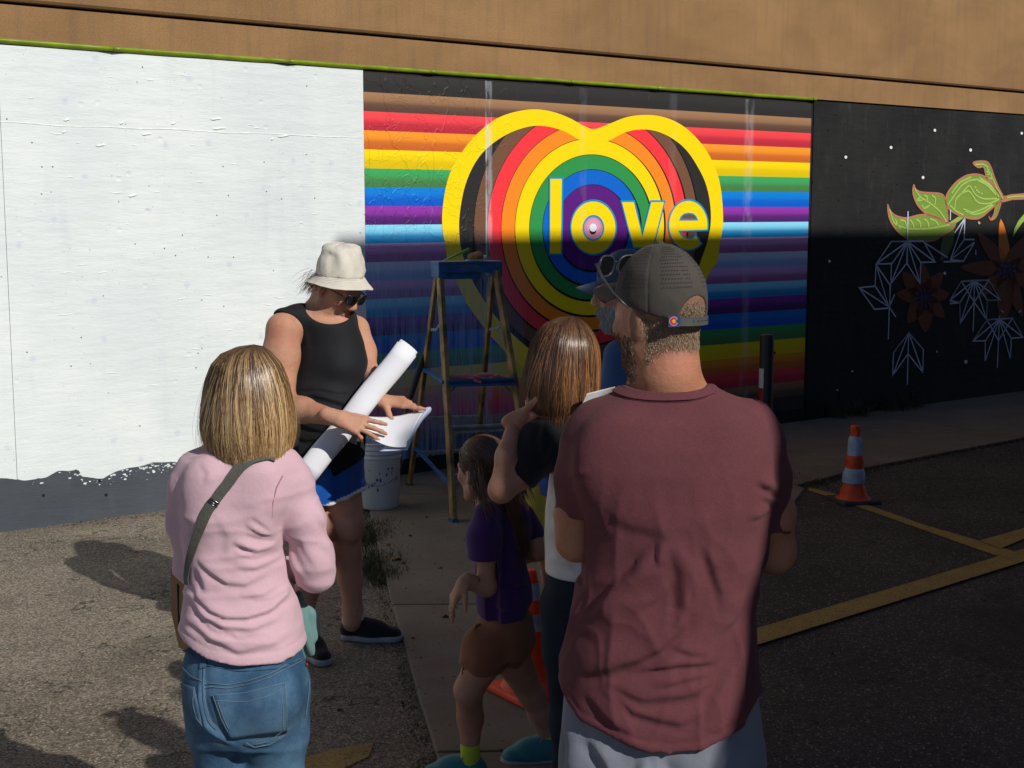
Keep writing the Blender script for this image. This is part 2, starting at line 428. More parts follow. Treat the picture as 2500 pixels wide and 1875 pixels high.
m_yel = mat_yellow_paint()
def c4(x, y): return gnd(1750 + x / 2.3707, 800 + y / 2.3707, .006)
def c7b(x, y): return gnd(700 + x / 3.4925, 1400 + y / 3.4925, .004)
def stripe(top, bot, z):
    t = np.array(top); b = np.array(bot); v = []; n = len(t)
    for i in range(n): v += [(*t[i][:2], z), (*b[i][:2], z)]
    mesh('parking_line', v, [(2 * i, 2 * i + 1, 2 * i + 3, 2 * i + 2) for i in range(n - 1)], m_yel, kind='structure')
stripe([c4(520, 920), c4(680, 960), c4(930, 1045), c4(1200, 1140), c4(1500, 1228), c4(1740, 1300)], [c4(530, 943), c4(670, 983), c4(905, 1068), c4(1190, 1168), c4(1470, 1268), c4(1650, 1330)], .006)
stripe([c4(1520, 1235), c4(1778, 1163), c4(2600, 930)], [c4(1640, 1282), c4(1778, 1226), c4(2600, 985)], .010)
sa_, sb_ = c4(560, 1650), c4(1740, 1298); ta_, tb_ = c4(860, 1648), c4(1778, 1360)
stripe([lerp(sa_, sb_, t) for t in (-.8, 0, .5, 1, 1.5)], [lerp(ta_, tb_, t) for t in (-1.05, 0, .5, 1, 1.5)], .014)
stripe([c7b(60, 1590), c7b(400, 1500), c7b(740, 1440)], [c7b(20, 1800), c7b(400, 1700), c7b(700, 1560)], .004)

# ------------------------------------------------------------------ the long wall
m_stuc = mat_stucco(); m_white = mat_white_wall()
m_black = mat_dark_wall('black_painted_concrete', (.012, .012, .013), (.021, .021, .021), (.075, .075, .072), .55)
m_grey = mat_dark_wall('grey_base_coat', (.055, .064, .078), (.075, .086, .102), (.16, .17, .18), .25)
bld = thing('building', 'long building wall of brown stucco above a painted concrete base', 'building', wp(2.5, 0, 0))
def wbox(name, a0, a1, z0, z1, o0, o1, m, parent=bld, ns=1):
    P = [wp(a, z, o) for o in (o0, o1) for a, z in ((a0, z0), (a1, z0), (a1, z1), (a0, z1))]
    uv = [(a, z) for o in (0, 1) for a, z in ((a0, z0), (a1, z0), (a1, z1), (a0, z1))]
    return mesh(name, P, [(3, 2, 1, 0), (4, 5, 6, 7), (0, 1, 5, 4), (1, 2, 6, 5), (2, 3, 7, 6), (3, 0, 4, 7)], m, parent, uv=uv)
MA0, MA1, MZ0, MZ1 = 2.507, 6.985, .13, 2.80
wbox('white_wall_panel', .115, MA0 - .0, -.1, 2.815, -.4, 0, m_white)
wbox('white_wall_panel', -9.0, .1125, -.1, 2.815, -.4, -.001, m_white)
wbox('mural_wall_panel', MA0, MA1 + .03, -.1, 2.81, -.4, -.004, m_black)
wbox('black_wall_panel', MA1 + .035, 26.0, -.1, 2.825, -.4, .0, m_black)
# stucco: a narrow band, a shadow gap, then the main field with a rounded lower edge
wbox('stucco_band', -9.0, 26.0, 2.838, 3.042, -.4, .014, m_stuc)
prof = [(-.4, 3.054), (.012, 3.054), (.040, 3.058), (.052, 3.072), (.054, 3.10), (.054, 7.0), (-.4, 7.0)]
def gapz(a, o, z): return z - .012 * max(0, min(1, (4 - a) / 5)) if z < 3.07 else z
av = np.linspace(-9, 26, 40); V = []; U = []
for a in av:
    for o, z in prof: V.append(wp(a, z + .0, o)); U.append((a, z + o))
n = len(prof); Fq = [(i * n + j, (i + 1) * n + j, (i + 1) * n + j + 1, i * n + j + 1) for i in range(len(av) - 1) for j in range(n - 1)]
mesh('stucco_field', V, Fq, m_stuc, bld, uv=U)
# second stucco band seam: the lower edge lifts away from the tape
# dark coat at the foot of the white wall with a hand-brushed upper edge
edge_px = [(0, 1167), (60, 1172), (110, 1166), (140, 1150), (170, 1150), (190, 1145), (200, 1165), (250, 1167), (285, 1150), (310, 1143), (345, 1138), (372, 1129), (418, 1128), (470, 1132), (540, 1118), (620, 1120), (700, 1110), (780, 1105), (850, 1102), (884, 1098)]
E_ = [wuv(x, y) for x, y in edge_px]; E_ = [(-9.0, E_[0][1])] + E_
xs = np.linspace(-9, MA0 - .002, 700); ev = []; euv = []
for x in xs:
    z = np.interp(x, [e[0] for e in E_], [e[1] for e in E_])
    z += .008 * mnoise.noise(Vector((x * 9, 3, 0))) + .003 * mnoise.noise(Vector((x * 45, 9, 0)))
    for zz in (-.02, z): ev.append(wp(x, zz, .004)); euv.append((x, zz))
mesh('grey_base_coat', ev, [(2 * i, 2 * i + 2, 2 * i + 3, 2 * i + 1) for i in range(len(xs) - 1)], m_grey, bld, uv=euv)
# missed flecks of white showing through the brushed coat
fl = MB()
for i in range(170):
    a = random.choice([random.gauss(.75, .25), random.gauss(1.0, .12), random.uniform(.1, 2.4), random.gauss(1.75, .2)])
    z = np.interp(a, [e[0] for e in E_], [e[1] for e in E_]) - abs(random.gauss(0, .028)) - .006
    if not (.12 < a < 2.48) or z < .02: continue
    w = random.uniform(.002, .012); h = w * random.uniform(.25, .7); c = wp(a, z, .0055)
    k = 6; fl.add([c + WD * math.cos(t) * w * random.uniform(.6, 1.2) + np.array([0, 0, 1]) * math.sin(t) * h for t in [2 * math.pi * j / k for j in range(k)]], [tuple(range(k))])
fl.build('paint_flecks', plain('fleck_white', (.72, .74, .74), .7), bld, kind='stuff')
# horizontal formwork seam and raised drips of concrete on the white wall
seam = MB(); zs = 2.28
pts = [wp(a, wuv(0, 299)[1] + .010 * mnoise.noise(Vector((a * 3, 0, 0))) + (wuv(880, 337)[1] - wuv(0, 299)[1]) * a / 2.5, -.0015) for a in np.linspace(-2, MA0 - .01, 90)]
seam.tube(pts, [.0035 + .002 * abs(mnoise.noise(Vector((i * .7, 1, 4)))) for i in range(90)], 6)
for x, y, w in ((1295, 715, 35), (1315, 772, 45), (605, 873, 30), (795, 1175, 28), (880, 806, 30), (730, 740, 12), (400, 720, 18), (1700, 818, 40), (1040, 742, 14), (385, 792, 14), (1635, 835, 12)):
    sx, sy = x / 2.458, y / 2.458; a, z = wuv(sx, sy); L = w / 2.458 * .003
    seam.tube([wp(a + L * t, z + .004 * math.sin(t * 3), -.001) for t in np.linspace(-1, 1, 7)], [.001, .005, .007, .006, .007, .005, .001], 6)
for i in range(45):
    a = random.uniform(.2, 2.4); z = random.uniform(.6, 2.75); L = random.uniform(.01, .06)
    seam.tube([wp(a + L * t, z + .003 * math.sin(t * 3 + i), -.001) for t in np.linspace(-1, 1, 5)], [.0005, .003, .004, .003, .0005], 5)
so = seam.build('concrete_ridges', plain('white_ridge', (.79, .815, .80), .6), bld, smooth=True, kind='stuff')

# green masking film along the top of the wall
tp = MB(); m_tape = plain('green_film', (.20, .27, .012), .35, var=.2, nscale=8)
segs = [(-1.5, .78), (.78, 1.94), (1.94, 3.03), (3.03, 4.28), (4.28, 5.15), (5.15, 7.0)]
tape = thing('masking_tape', 'thin strip of bright green masking tape along the top edge of the murals', 'tape', wp(2.5, 2.83, .02))
for a0, a1 in segs:
    b = MB(); N_ = 24; v = []
    for i in range(N_ + 1):
        a = lerp(a0, a1 + .01, i / N_); w = .010 * mnoise.noise(Vector((a * 2.3, 5, 0))); s = 1.25 if a < 2 else 1
        fl_ = .018 * math.exp(-((a - a0) / .05) ** 2) + .016 * math.exp(-((a1 - a) / .06) ** 2)
        pr = [(.0155, 2.850 + w * .2), (.019 + fl_ * .5, 2.845), (.019 + .003 * s + fl_, 2.836 + w * .3), (.012 + fl_, 2.826 - .003 * s + w * .5), (.002, 2.822 - .003 * s + w * .5)]
        v += [wp(a, z, o) for o, z in pr]
    f = [(i * 5 + j, i * 5 + j + 1, i * 5 + j + 6, i * 5 + j + 5) for i in range(N_) for j in range(4)]
    o = mesh('tape_strip', v, f, m_tape, tape, smooth=True)
    sd = o.modifiers.new('s', 'SOLIDIFY'); sd.thickness = .0015
tb = MB(); tb.box(wp(6.995, 2.838, .030), WD * .02, WN * .010, np.array([0, 0, .012])); tb.build('tape_knot', m_tape, tape, bevel=.005)

# ------------------------------------------------------------------ heart mural (flat paint on the wall)
mur = thing('heart_mural', 'rainbow striped mural with a yellow heart and the word love', 'mural', wp((MA0 + MA1) / 2, MZ0, 0))
def wmesh(name, az, f, off, col, parent=mur, mat=MURAL):
    az = np.array(az); v = [wp(a, z, off) for a, z in az]
    return mesh(name, v, f, mat, parent, col=col, uv=az)
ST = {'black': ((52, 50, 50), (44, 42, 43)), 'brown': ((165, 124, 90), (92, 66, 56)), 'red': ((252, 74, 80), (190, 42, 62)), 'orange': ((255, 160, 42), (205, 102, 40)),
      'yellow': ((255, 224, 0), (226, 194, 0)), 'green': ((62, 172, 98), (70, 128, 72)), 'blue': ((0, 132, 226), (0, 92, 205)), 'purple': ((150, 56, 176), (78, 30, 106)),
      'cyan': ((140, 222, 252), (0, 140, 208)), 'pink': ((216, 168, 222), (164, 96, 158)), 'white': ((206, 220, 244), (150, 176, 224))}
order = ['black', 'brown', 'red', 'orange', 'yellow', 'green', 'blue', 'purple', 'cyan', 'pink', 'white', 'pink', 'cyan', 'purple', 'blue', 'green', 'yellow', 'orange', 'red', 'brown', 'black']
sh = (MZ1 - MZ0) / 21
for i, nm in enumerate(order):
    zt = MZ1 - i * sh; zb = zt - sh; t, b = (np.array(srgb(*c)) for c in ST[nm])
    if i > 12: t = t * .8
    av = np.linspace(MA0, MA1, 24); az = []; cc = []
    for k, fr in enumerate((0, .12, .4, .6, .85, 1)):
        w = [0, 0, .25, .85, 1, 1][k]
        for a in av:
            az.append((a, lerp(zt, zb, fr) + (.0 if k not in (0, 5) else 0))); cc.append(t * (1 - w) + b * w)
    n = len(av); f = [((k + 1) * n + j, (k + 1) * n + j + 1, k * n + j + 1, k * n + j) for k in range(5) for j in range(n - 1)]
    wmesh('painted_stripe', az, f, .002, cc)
# heart: ring boundaries as ellipses about the centre, cut off by the traced heart outline
CA, CZ = wuv(1446, 555.6); EY = .905
def pol(pts):
    o = []
    for p in pts:
        a, z = wuv(*p); x, y = a - CA, (z - CZ) / EY; o.append((math.atan2(y, x), math.hypot(x, y)))
    return o
o_l = [(1079, 555.5), (1082.4, 486), (1100, 417), (1127, 371), (1169, 322), (1215, 288), (1267, 271), (1307.5, 267), (1348, 273), (1389, 288), (1424, 307), (1448.6, 315.5), (1454, 314.5), (1490, 301), (1529.6, 286), (1568.8, 280.8), (1611, 284), (1656, 301), (1701, 338.6), (1731.5, 381), (1752.6, 432), (1763, 501), (1764, 546.6), (1755.6, 601), (1746.6, 646)]
o_low = [(1086, 600), (1090.6, 630), (1110, 680), (1131, 726.6), (1149, 757), (1167.4, 781), (1191.5, 814), (1221.7, 847), (1245.8, 871), (1273, 894)]
i_l = [(1119.8, 555.5), (1124.4, 500), (1139, 440), (1169, 383), (1226, 334), (1267, 315.4), (1307.5, 307), (1334.6, 308.7), (1367, 317), (1413, 341), (1446, 355), (1489, 341.7), (1529.6, 322), (1565.8, 316), (1596, 319), (1641, 338.6), (1671, 362.7), (1701, 405), (1722.5, 450), (1733, 501), (1734, 546.6), (1727, 586), (1710, 637)]
i_low = [(1123.7, 600), (1131, 630), (1146, 672), (1167, 711.5), (1194.5, 753.7), (1221.7, 787), (1251.8, 817), (1282, 844), (1312, 868)]
def radial(up, low, mirror_from):
    P = pol(up) + pol(low)
    mr = [(math.pi - t if t >= 0 else -math.pi - t, r) for t, r in pol(low)]
    mr = [(t, r) for t, r in mr if t < mirror_from]
    # tip: extend the lower-left edge to the axis
    (t1, r1), (t2, r2) = pol(low)[-3], pol(low)[-1]
    x1, y1, x2, y2 = r1 * math.cos(t1), r1 * math.sin(t1), r2 * math.cos(t2), r2 * math.sin(t2)
    ty = y2 + (y2 - y1) / (x2 - x1) * (0 - x2)
    P += mr + [(-math.pi / 2, -ty)]
    P = [((t + 2 * math.pi) % (2 * math.pi), r) for t, r in P]; P.sort()
    ts = np.array([p[0] for p in P]); rs = np.array([p[1] for p in P])
    ts = np.concatenate([ts[-3:] - 2 * math.pi, ts, ts[:3] + 2 * math.pi]); rs = np.concatenate([rs[-3:], rs, rs[:3]])
    th = np.linspace(0, 2 * math.pi, 361)
    # cubic Hermite through the traced points
    m_ = np.gradient(rs, ts); out = []
    for t in th:
        k = int(np.clip(np.searchsorted(ts, t) - 1, 0, len(ts) - 2)); h = ts[k + 1] - ts[k]
        if h < 1e-4: out.append(rs[k]); continue
        s = (t - ts[k]) / h; h00 = 2 * s**3 - 3 * s**2 + 1; h10 = s**3 - 2 * s**2 + s; h01 = -2 * s**3 + 3 * s**2; h11 = s**3 - s**2
        out.append(h00 * rs[k] + h10 * h * m_[k] + h01 * rs[k + 1] + h11 * h * m_[k + 1])
    return th, np.array(out)
TH, ROUT = radial(o_l, o_low, -math.radians(12)); _, RIN = radial(i_l, i_low, -math.radians(20))
def band(name, r0, r1, col, off=.005, col2=None):
    r0 = np.broadcast_to(r0, TH.shape); r1 = np.broadcast_to(r1, TH.shape); az = []; cc = []; f = []
    for k, t in enumerate(TH):
        for r in (r0[k], r1[k]): az.append((CA + r * math.cos(t), CZ + EY * r * math.sin(t)))
        cl = np.array(srgb(*col)); cc += [cl, cl]
    for k in range(len(TH) - 1):
        if r1[k] - r0[k] > 1e-4 or r1[k + 1] - r0[k + 1] > 1e-4: f.append((2 * k, 2 * k + 1, 2 * k + 3, 2 * k + 2))
    return wmesh(name, az, f, off, cc)
YL = (255, 222, 0)
band('heart_outline', RIN, ROUT, YL)
RR = [.0, .362, .488, .612, .746, .872, .996, 1.115, 9.0]
RC = [(92, 24, 128), (0, 104, 212), (48, 150, 76), YL, (255, 142, 34), (250, 58, 66), (118, 82, 62), (44, 42, 42)]
for i in range(8):
    band('painted_ring', np.minimum(RR[i], RIN), np.minimum(RR[i + 1], RIN), RC[i])
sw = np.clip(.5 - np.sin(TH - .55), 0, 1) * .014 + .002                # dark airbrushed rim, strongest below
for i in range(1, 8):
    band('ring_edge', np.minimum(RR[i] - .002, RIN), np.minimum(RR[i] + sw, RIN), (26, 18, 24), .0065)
def c2(x, y): return wuv(1400 + x / 3.318, 200 + y / 3.318)
def ngon(name, pts, col, off, parent=mur):
    return wmesh(name, pts, [tuple(range(len(pts)))[::-1] if area(pts) < 0 else tuple(range(len(pts)))], off, [srgb(*col)] * len(pts), parent)
def area(p): return sum(p[i][0] * p[(i + 1) % len(p)][1] - p[(i + 1) % len(p)][0] * p[i][1] for i in range(len(p))) / 2
def strip(name, pts, w, col, off, closed=True, parent=mur, mat=MURAL):
    P = np.array(pts, float); n = len(P); az = []
    for i in range(n):
        if closed: d1 = P[i] - P[i - 1]; d2 = P[(i + 1) % n] - P[i]
        else: d1 = P[i] - P[max(i - 1, 0)]; d2 = P[min(i + 1, n - 1)] - P[i]
        if np.linalg.norm(d1) < 1e-9: d1 = d2
        if np.linalg.norm(d2) < 1e-9: d2 = d1
        d1 /= np.linalg.norm(d1); d2 /= np.linalg.norm(d2); nn = np.array([-(d1 + d2)[1], (d1 + d2)[0]])
        L = np.linalg.norm(nn); nn = nn / L if L > .05 else np.array([-d1[1], d1[0]])
        k = min(1 / max(.35, abs(np.dot(nn, [-d1[1], d1[0]]))), 2.0)
        az += [P[i] + nn * w / 2 * k, P[i] - nn * w / 2 * k]
    m = n if closed else n - 1
    f = [(2 * i, 2 * i + 1, (2 * i + 3) % (2 * n), (2 * i + 2) % (2 * n)) for i in range(m)]
    return wmesh(name, az, f, off, [srgb(*col)] * len(az), parent, mat)
CY = (0, 150, 205)
Lp = [wuv(*p) for p in ((1340, 434), (1372, 434), (1369.5, 621), (1339.2, 621))]
ngon('letter_l', Lp, YL, .008); strip('letter_edge', Lp, .014, CY, .0095)
def ell(cx, cy, rx, ry, f=c2, n=64): return [f(cx + rx * math.cos(2 * math.pi * k / n), cy + ry * math.sin(2 * math.pi * k / n)) for k in range(n)]
oo = ell(156, 1180, 184, 220); oi = ell(156, 1182, 82, 98)
az = []
for a, b in zip(oo, oi): az += [a, b]
wmesh('letter_o', az, [(2 * i, 2 * i + 1, (2 * i + 3) % 128, (2 * i + 2) % 128) for i in range(64)], .008, [srgb(*YL)] * 128)
strip('letter_edge', oo, .014, CY, .0095); strip('letter_edge', oi, .014, CY, .0095)
# centre of the letter o: pink ball with a pale bead and its painted shading
az = [c2(156, 1150)]; cc = [srgb(222, 160, 190)]; ncl = 40
for r, cl in ((.55, (225, 160, 190)), (.8, (205, 140, 165)), (1.0, (120, 90, 90))):
    for k in range(ncl):
        t = 2 * math.pi * k / ncl; az.append(c2(156 + 82 * r * math.cos(t), 1182 - 30 * (1 - r) + 98 * r * math.sin(t)))
        q = .5 - .5 * math.sin(t); base = np.array(srgb(*cl)); cc.append(base if r < 1 else base * q + np.array(srgb(230, 170, 195)) * (1 - q))
f = [(0, 1 + k, 1 + (k + 1) % ncl) for k in range(ncl)] + [(1 + j * ncl + k, 1 + (j + 1) * ncl + k, 1 + (j + 1) * ncl + (k + 1) % ncl, 1 + j * ncl + (k + 1) % ncl) for j in range(2) for k in range(ncl)]
wmesh('painted_ball', az, f, .008, cc)
ngon('bead_shade', ell(152, 1205, 27, 30), (40, 26, 34), .0095); ngon('painted_bead', ell(152, 1180, 30, 33), (238, 238, 244), .011)
Vp = [c2(*p) for p in ((380, 965), (488, 965), (553, 1240), (622, 965), (735, 965), (640, 1345), (478, 1345))]
ngon('letter_v', Vp, YL, .008); strip('letter_edge', Vp, .014, CY, .0095)
ex, ey, er, eh = 925, 1160, 160, 205
Eo = [(ex + er * math.cos(t), ey - eh * math.sin(t)) for t in np.linspace(math.radians(-12), math.radians(314), 60)]
Ei = [(985, 1238), (965, 1260), (935, 1268), (900, 1258), (870, 1238), (853, 1210)]
Ep = [c2(*p) for p in Eo + Ei]
ngon('letter_e', Ep, YL, .008); strip('letter_edge', Ep, .014, CY, .0095)
Ec = [c2(*p) for p in ((858, 1115), (868, 1088), (890, 1070), (925, 1064), (962, 1070), (985, 1090), (996, 1115))]
ngon('letter_counter', Ec, (112, 78, 60), .0095); strip('letter_edge', Ec, .012, CY, .011)

# ------------------------------------------------------------------ flower mural on the black wall
fm = thing('flower_mural', 'black mural with green leaves, orange flowers and white star lines', 'mural', wp(8.7, .3, 0))
def b8(x, y): return wuv(2100 + x / 4.1475, 380 + y / 4.1475)
def b3(x, y): return wuv(1950 + x / 2.0745, 200 + y / 2.0745)
def mat_flat():
    m, n, l, p = newmat('flower_mural_paint'); co = n.new('ShaderNodeTexCoord').outputs['UV']
    at = n.new('ShaderNodeAttribute'); at.attribute_name = 'Col'
    c = mixc(n, l, at.outputs['Color'], (.02, .02, .02), ramp(n, l, noise(n, l, co, 5, 7, .75), .58, .85, 0, .5))
    l.new(c, p.inputs['Base Color']); p.inputs['Roughness'].default_value = .6
    bump(n, l, p, wall_relief(n, l, co), .5, .01); return m
FLAT = mat_flat()
def smooth_poly(pts, k=6):
    P = np.array(pts, float); n = len(P); out = []
    for i in range(n):
        p0, p1, p2, p3 = P[i - 1], P[i], P[(i + 1) % n], P[(i + 2) % n]
        for s in np.linspace(0, 1, k, endpoint=False):
            out.append(.5 * (2 * p1 + (p2 - p0) * s + (2 * p0 - 5 * p1 + 4 * p2 - p3) * s * s + (3 * p1 - p0 - 3 * p2 + p3) * s**3))
    return out
def fpoly(name, pts, col, off, f=b8, sm=True, edge=None):
    P = smooth_poly(pts) if sm else pts
    P = [f(*p) for p in P]
    v = [wp(a, z, off) for a, z in P]; idx = tuple(range(len(P)))
    mesh(name, v, [idx if area(P) > 0 else idx[::-1]], FLAT, fm, col=[srgb(*col)] * len(P), uv=P)
    if edge: strip('painted_outline', P, .017, edge, off + .0015, True, fm, FLAT)
GR, GL, OUTL = (122, 152, 56), (166, 196, 96), (188, 118, 92)
leafs = [[(275, 500), (300, 560), (360, 610), (460, 632), (580, 605), (680, 598), (780, 625), (835, 655), (900, 690), (960, 680), (935, 740), (840, 800), (760, 850), (640, 870), (500, 850), (400, 790), (325, 700), (285, 610)],
         [(538, 298), (560, 345), (620, 370), (720, 378), (800, 385), (845, 415), (870, 500), (885, 650), (860, 680), (780, 630), (690, 600), (620, 550), (565, 480), (530, 380)],
         [(1040, 615), (990, 600), (900, 545), (865, 480), (870, 400), (920, 320), (990, 250), (1080, 200), (1180, 190), (1270, 220), (1340, 290), (1420, 390), (1470, 430), (1390, 480), (1310, 550), (1240, 610), (1180, 638), (1100, 635)],
         [(1140, 75), (1200, 58), (1280, 65), (1320, 120), (1355, 220), (1400, 330), (1450, 425), (1410, 415), (1330, 310), (1275, 220), (1255, 140), (1240, 110), (1190, 118)],
         [(1300, 620), (1320, 640), (1350, 590), (1370, 500), (1420, 460), (1410, 520), (1370, 620), (1320, 650)]]
for lf in leafs: fpoly('painted_leaf', lf, GR, .004, edge=OUTL)
fpoly('painted_stem', [(1420, 430), (1520, 400), (1660, 388), (1900, 400), (1900, 440), (1660, 436), (1540, 440), (1440, 465)], (140, 168, 72), .0025, sm=False, edge=OUTL)
fpoly('painted_stem', [(880, 690), (1010, 605), (1060, 620), (960, 690), (930, 740), (860, 720)], (150, 178, 80), .0025, sm=False)
fpoly('painted_stem', [(1560, 740), (1600, 660), (1700, 540), (1760, 560), (1640, 680), (1590, 750), (1540, 830)], (150, 178, 80), .0025, sm=False)
fpoly('painted_leaf', [(850, 790), (940, 730), (945, 860), (900, 980), (850, 1040), (815, 1060), (815, 930)], (70, 100, 40), .0025)
veins = [[(545, 330), (600, 420), (700, 480), (800, 560), (870, 670)], [(600, 420), (560, 460), (620, 450)], [(640, 400), (680, 420), (660, 460)], [(720, 400), (760, 430), (750, 500)], [(620, 500), (640, 540), (700, 500)], [(290, 540), (340, 700), (500, 745), (700, 740), (900, 700)],
         [(350, 640), (370, 700), (400, 740)], [(400, 650), (450, 660), (470, 740)], [(500, 650), (530, 690), (540, 745)], [(560, 640), (600, 670), (610, 740)], [(640, 640), (680, 670), (690, 735)], [(700, 640), (760, 660), (790, 715)],
         [(880, 500), (960, 380), (1020, 300), (1100, 250), (1200, 240), (1300, 300), (1400, 420)], [(950, 540), (960, 440), (1020, 380), (1100, 350), (1180, 480), (1300, 490), (1400, 440)], [(1020, 380), (1100, 290), (1160, 400), (1240, 440), (1380, 435)],
         [(1060, 560), (1150, 600), (1250, 570), (1340, 500)], [(1040, 540), (1130, 580), (1240, 540), (1330, 490)], [(900, 500), (960, 560), (1040, 600)], [(1180, 250), (1280, 300), (1370, 400)], [(1200, 220), (1310, 290), (1390, 400)], [(1120, 215), (1000, 270), (920, 380)],
         [(1280, 130), (1330, 220), (1380, 330), (1440, 430)], [(1270, 160), (1300, 170)], [(1280, 190), (1330, 190)], [(1300, 230), (1340, 230)], [(1160, 90), (1240, 85), (1290, 120)], [(1480, 425), (1560, 412), (1680, 408)]]
for v_ in veins:
    P = np.array(v_, float); t = np.linspace(0, len(P) - 1, len(P) * 4)
    xs_ = np.interp(t, range(len(P)), P[:, 0]); ys_ = np.interp(t, range(len(P)), P[:, 1])
    ker = np.ones(3) / 3; xs_[1:-1] = np.convolve(xs_, ker, 'valid'); ys_[1:-1] = np.convolve(ys_, ker, 'valid')
    strip('leaf_vein', [b8(a, b) for a, b in zip(xs_, ys_)], .016, GL, .007, False, fm, FLAT)
for x, y in ((1160, 320), (1175, 350), (1195, 370), (1225, 385)): fpoly('leaf_dot', [(x + 12 * math.cos(t), y + 11 * math.sin(t)) for t in np.linspace(0, 6.28, 9)[:-1]], GL, .007, sm=False)
# orange flowers
OR, OD = (118, 52, 18), (120, 48, 14)
def petal(cx, cy, tx, ty, w, col, f=b8, off=.004):
    d = np.array([tx - cx, ty - cy], float); L = np.linalg.norm(d); d /= L; nn = np.array([-d[1], d[0]]); P = []
    for s in np.linspace(0, 1, 14): P.append(np.array([cx, cy]) + d * L * s + nn * w * math.sin(math.pi * s ** .62) ** .6)
    for s in np.linspace(1, 0, 14)[1:-1]: P.append(np.array([cx, cy]) + d * L * s - nn * w * math.sin(math.pi * s ** .62) ** .6)
    fpoly('painted_petal', [tuple(p) for p in P], col, off, f, False)
for (tx, ty, w) in ((1420, 640, 55), (1190, 780, 75), (1010, 1130, 80), (1180, 1440, 70), (1440, 1700, 90), (1700, 800, 80), (1850, 1050, 80), (1800, 1350, 80), (1640, 1640, 70)):
    petal(1480, 1150, tx, ty, w, OR if ty != 640 else (232, 130, 40))
for (tx, ty, w) in ((620, 1080, 85), (430, 1180, 90), (360, 1400, 80), (480, 1700, 80), (660, 1790, 90), (850, 1640, 80), (900, 1400, 80), (830, 1180, 80)):
    petal(640, 1430, tx, ty, w, OR)
BL = (52, 74, 120)
for cx, cy, r in ((1475, 1150, 110), (640, 1440, 120)):
    for k in range(22):
        t = 2 * math.pi * k / 22 + .1; r1 = r * random.uniform(.55, 1.1)
        pts = [b8(cx + q * r1 * math.cos(t + .25 * q * (-1) ** k), cy + q * r1 * 1.1 * math.sin(t + .25 * q * (-1) ** k)) for q in (.15, .45, .75, 1)]
        strip('flower_center', pts, .010, BL, .007, False, fm, FLAT)
# white star lines
WLN = (196, 208, 232)
def line3(pts, f=b3, w=.015): strip('painted_line', [f(*p) for p in pts], w, WLN, .0085, False, fm, FLAT)
S = [(547, 808)]
line3([(550, 655), (547, 808)])
for q_ in [(466, 808), (388, 922), (468, 920), (463, 1022), (543, 918), (611, 1020), (615, 915), (688, 912)]: line3([(547, 808), q_])
line3([(466, 808), (630, 806)]); line3([(466, 808), (388, 922), (466, 920), (463, 1022), (543, 918), (611, 1022), (615, 914), (688, 912), (630, 810)]); line3([(547, 808), (547, 918)])
line3([(388, 925), (383, 1034), (302, 1042), (380, 1151), (455, 1145)]); line3([(388, 925), (458, 1028), (458, 1140)]); line3([(388, 925), (452, 1138), (302, 1042)]); line3([(383, 1034), (455, 1140)]); line3([(462, 1030), (455, 1140)]); line3([(455, 1140), (482, 1075)]); line3([(455, 1140), (488, 1190)]); line3([(455, 1145), (450, 1303)])
line3([(765, 648), (764, 700)]); line3([(838, 690), (834, 798), (886, 798)]); line3([(838, 690), (785, 765)]); line3([(836, 695), (765, 900), (830, 908), (886, 815)]); line3([(834, 798), (765, 900), (886, 812)]); line3([(730, 911), (830, 908)]); line3([(660, 830), (750, 890)]); line3([(635, 815), (715, 868)])
def star(cx, cy, left, right, drop):
    pts = [left, right]
    for q_ in left + right + [drop]: line3([(cx, cy), q_])
    line3(left[::-1] + [drop] + right)
star(885, 1005, [(820, 1010), (762, 1106), (812, 1118), (815, 1222)], [(960, 1004), (1018, 1104), (952, 1106), (948, 1205)], (885, 1115))
line3([(820, 1010), (960, 1004)]); line3([(820, 1010), (762, 1106)]); line3([(960, 1004), (1018, 1104), (952, 1106), (948, 1205), (885, 1115), (815, 1222), (812, 1118), (762, 1122)]); line3([(885, 1115), (879, 1265)])
star(1012, 1200, [(950, 1205), (878, 1312), (942, 1311), (940, 1414)], [(1078, 1196), (1133, 1293), (1073, 1298), (1068, 1400)], (1008, 1310))
line3([(950, 1205), (1078, 1196), (1133, 1293)]); line3([(950, 1205), (878, 1312)]); line3([(1008, 1310), (1002, 1447)]); line3([(1012, 1182), (1012, 1200)])
for q_ in [(476, 1372), (628, 1356), (472, 1486), (550, 1376), (624, 1470)]: line3([(554, 1270), q_])
line3([(476, 1372), (472, 1486), (550, 1376), (624, 1470), (628, 1356), (554, 1270), (476, 1372)]); line3([(550, 1376), (546, 1533)])
line3([(893, 850), (893, 875)]); line3([(1020, 1155), (1035, 1168)]); line3([(1110, 1168), (1125, 1155)])
for x, y, r in ((236, 381, 7), (465, 332, 7), (687, 245, 6.5), (868, 345, 7), (1127, 260, 6), (627, 484, 7), (153, 908, 6), (737, 969, 7), (844, 1417, 8), (269, 1465, 4), (697, 1366, 4), (193, 1560, 4)):
    fpoly('painted_dot', [(x + r * math.cos(t), y + r * 1.15 * math.sin(t)) for t in np.linspace(0, 6.28, 13)[:-1]], (232, 236, 232), .006, b3, False)
fpoly('painted_dot', [(x, y) for x, y in ((905, 708), (912, 706), (919, 716), (912, 722), (906, 715))], (220, 160, 140), .006, b3, False)

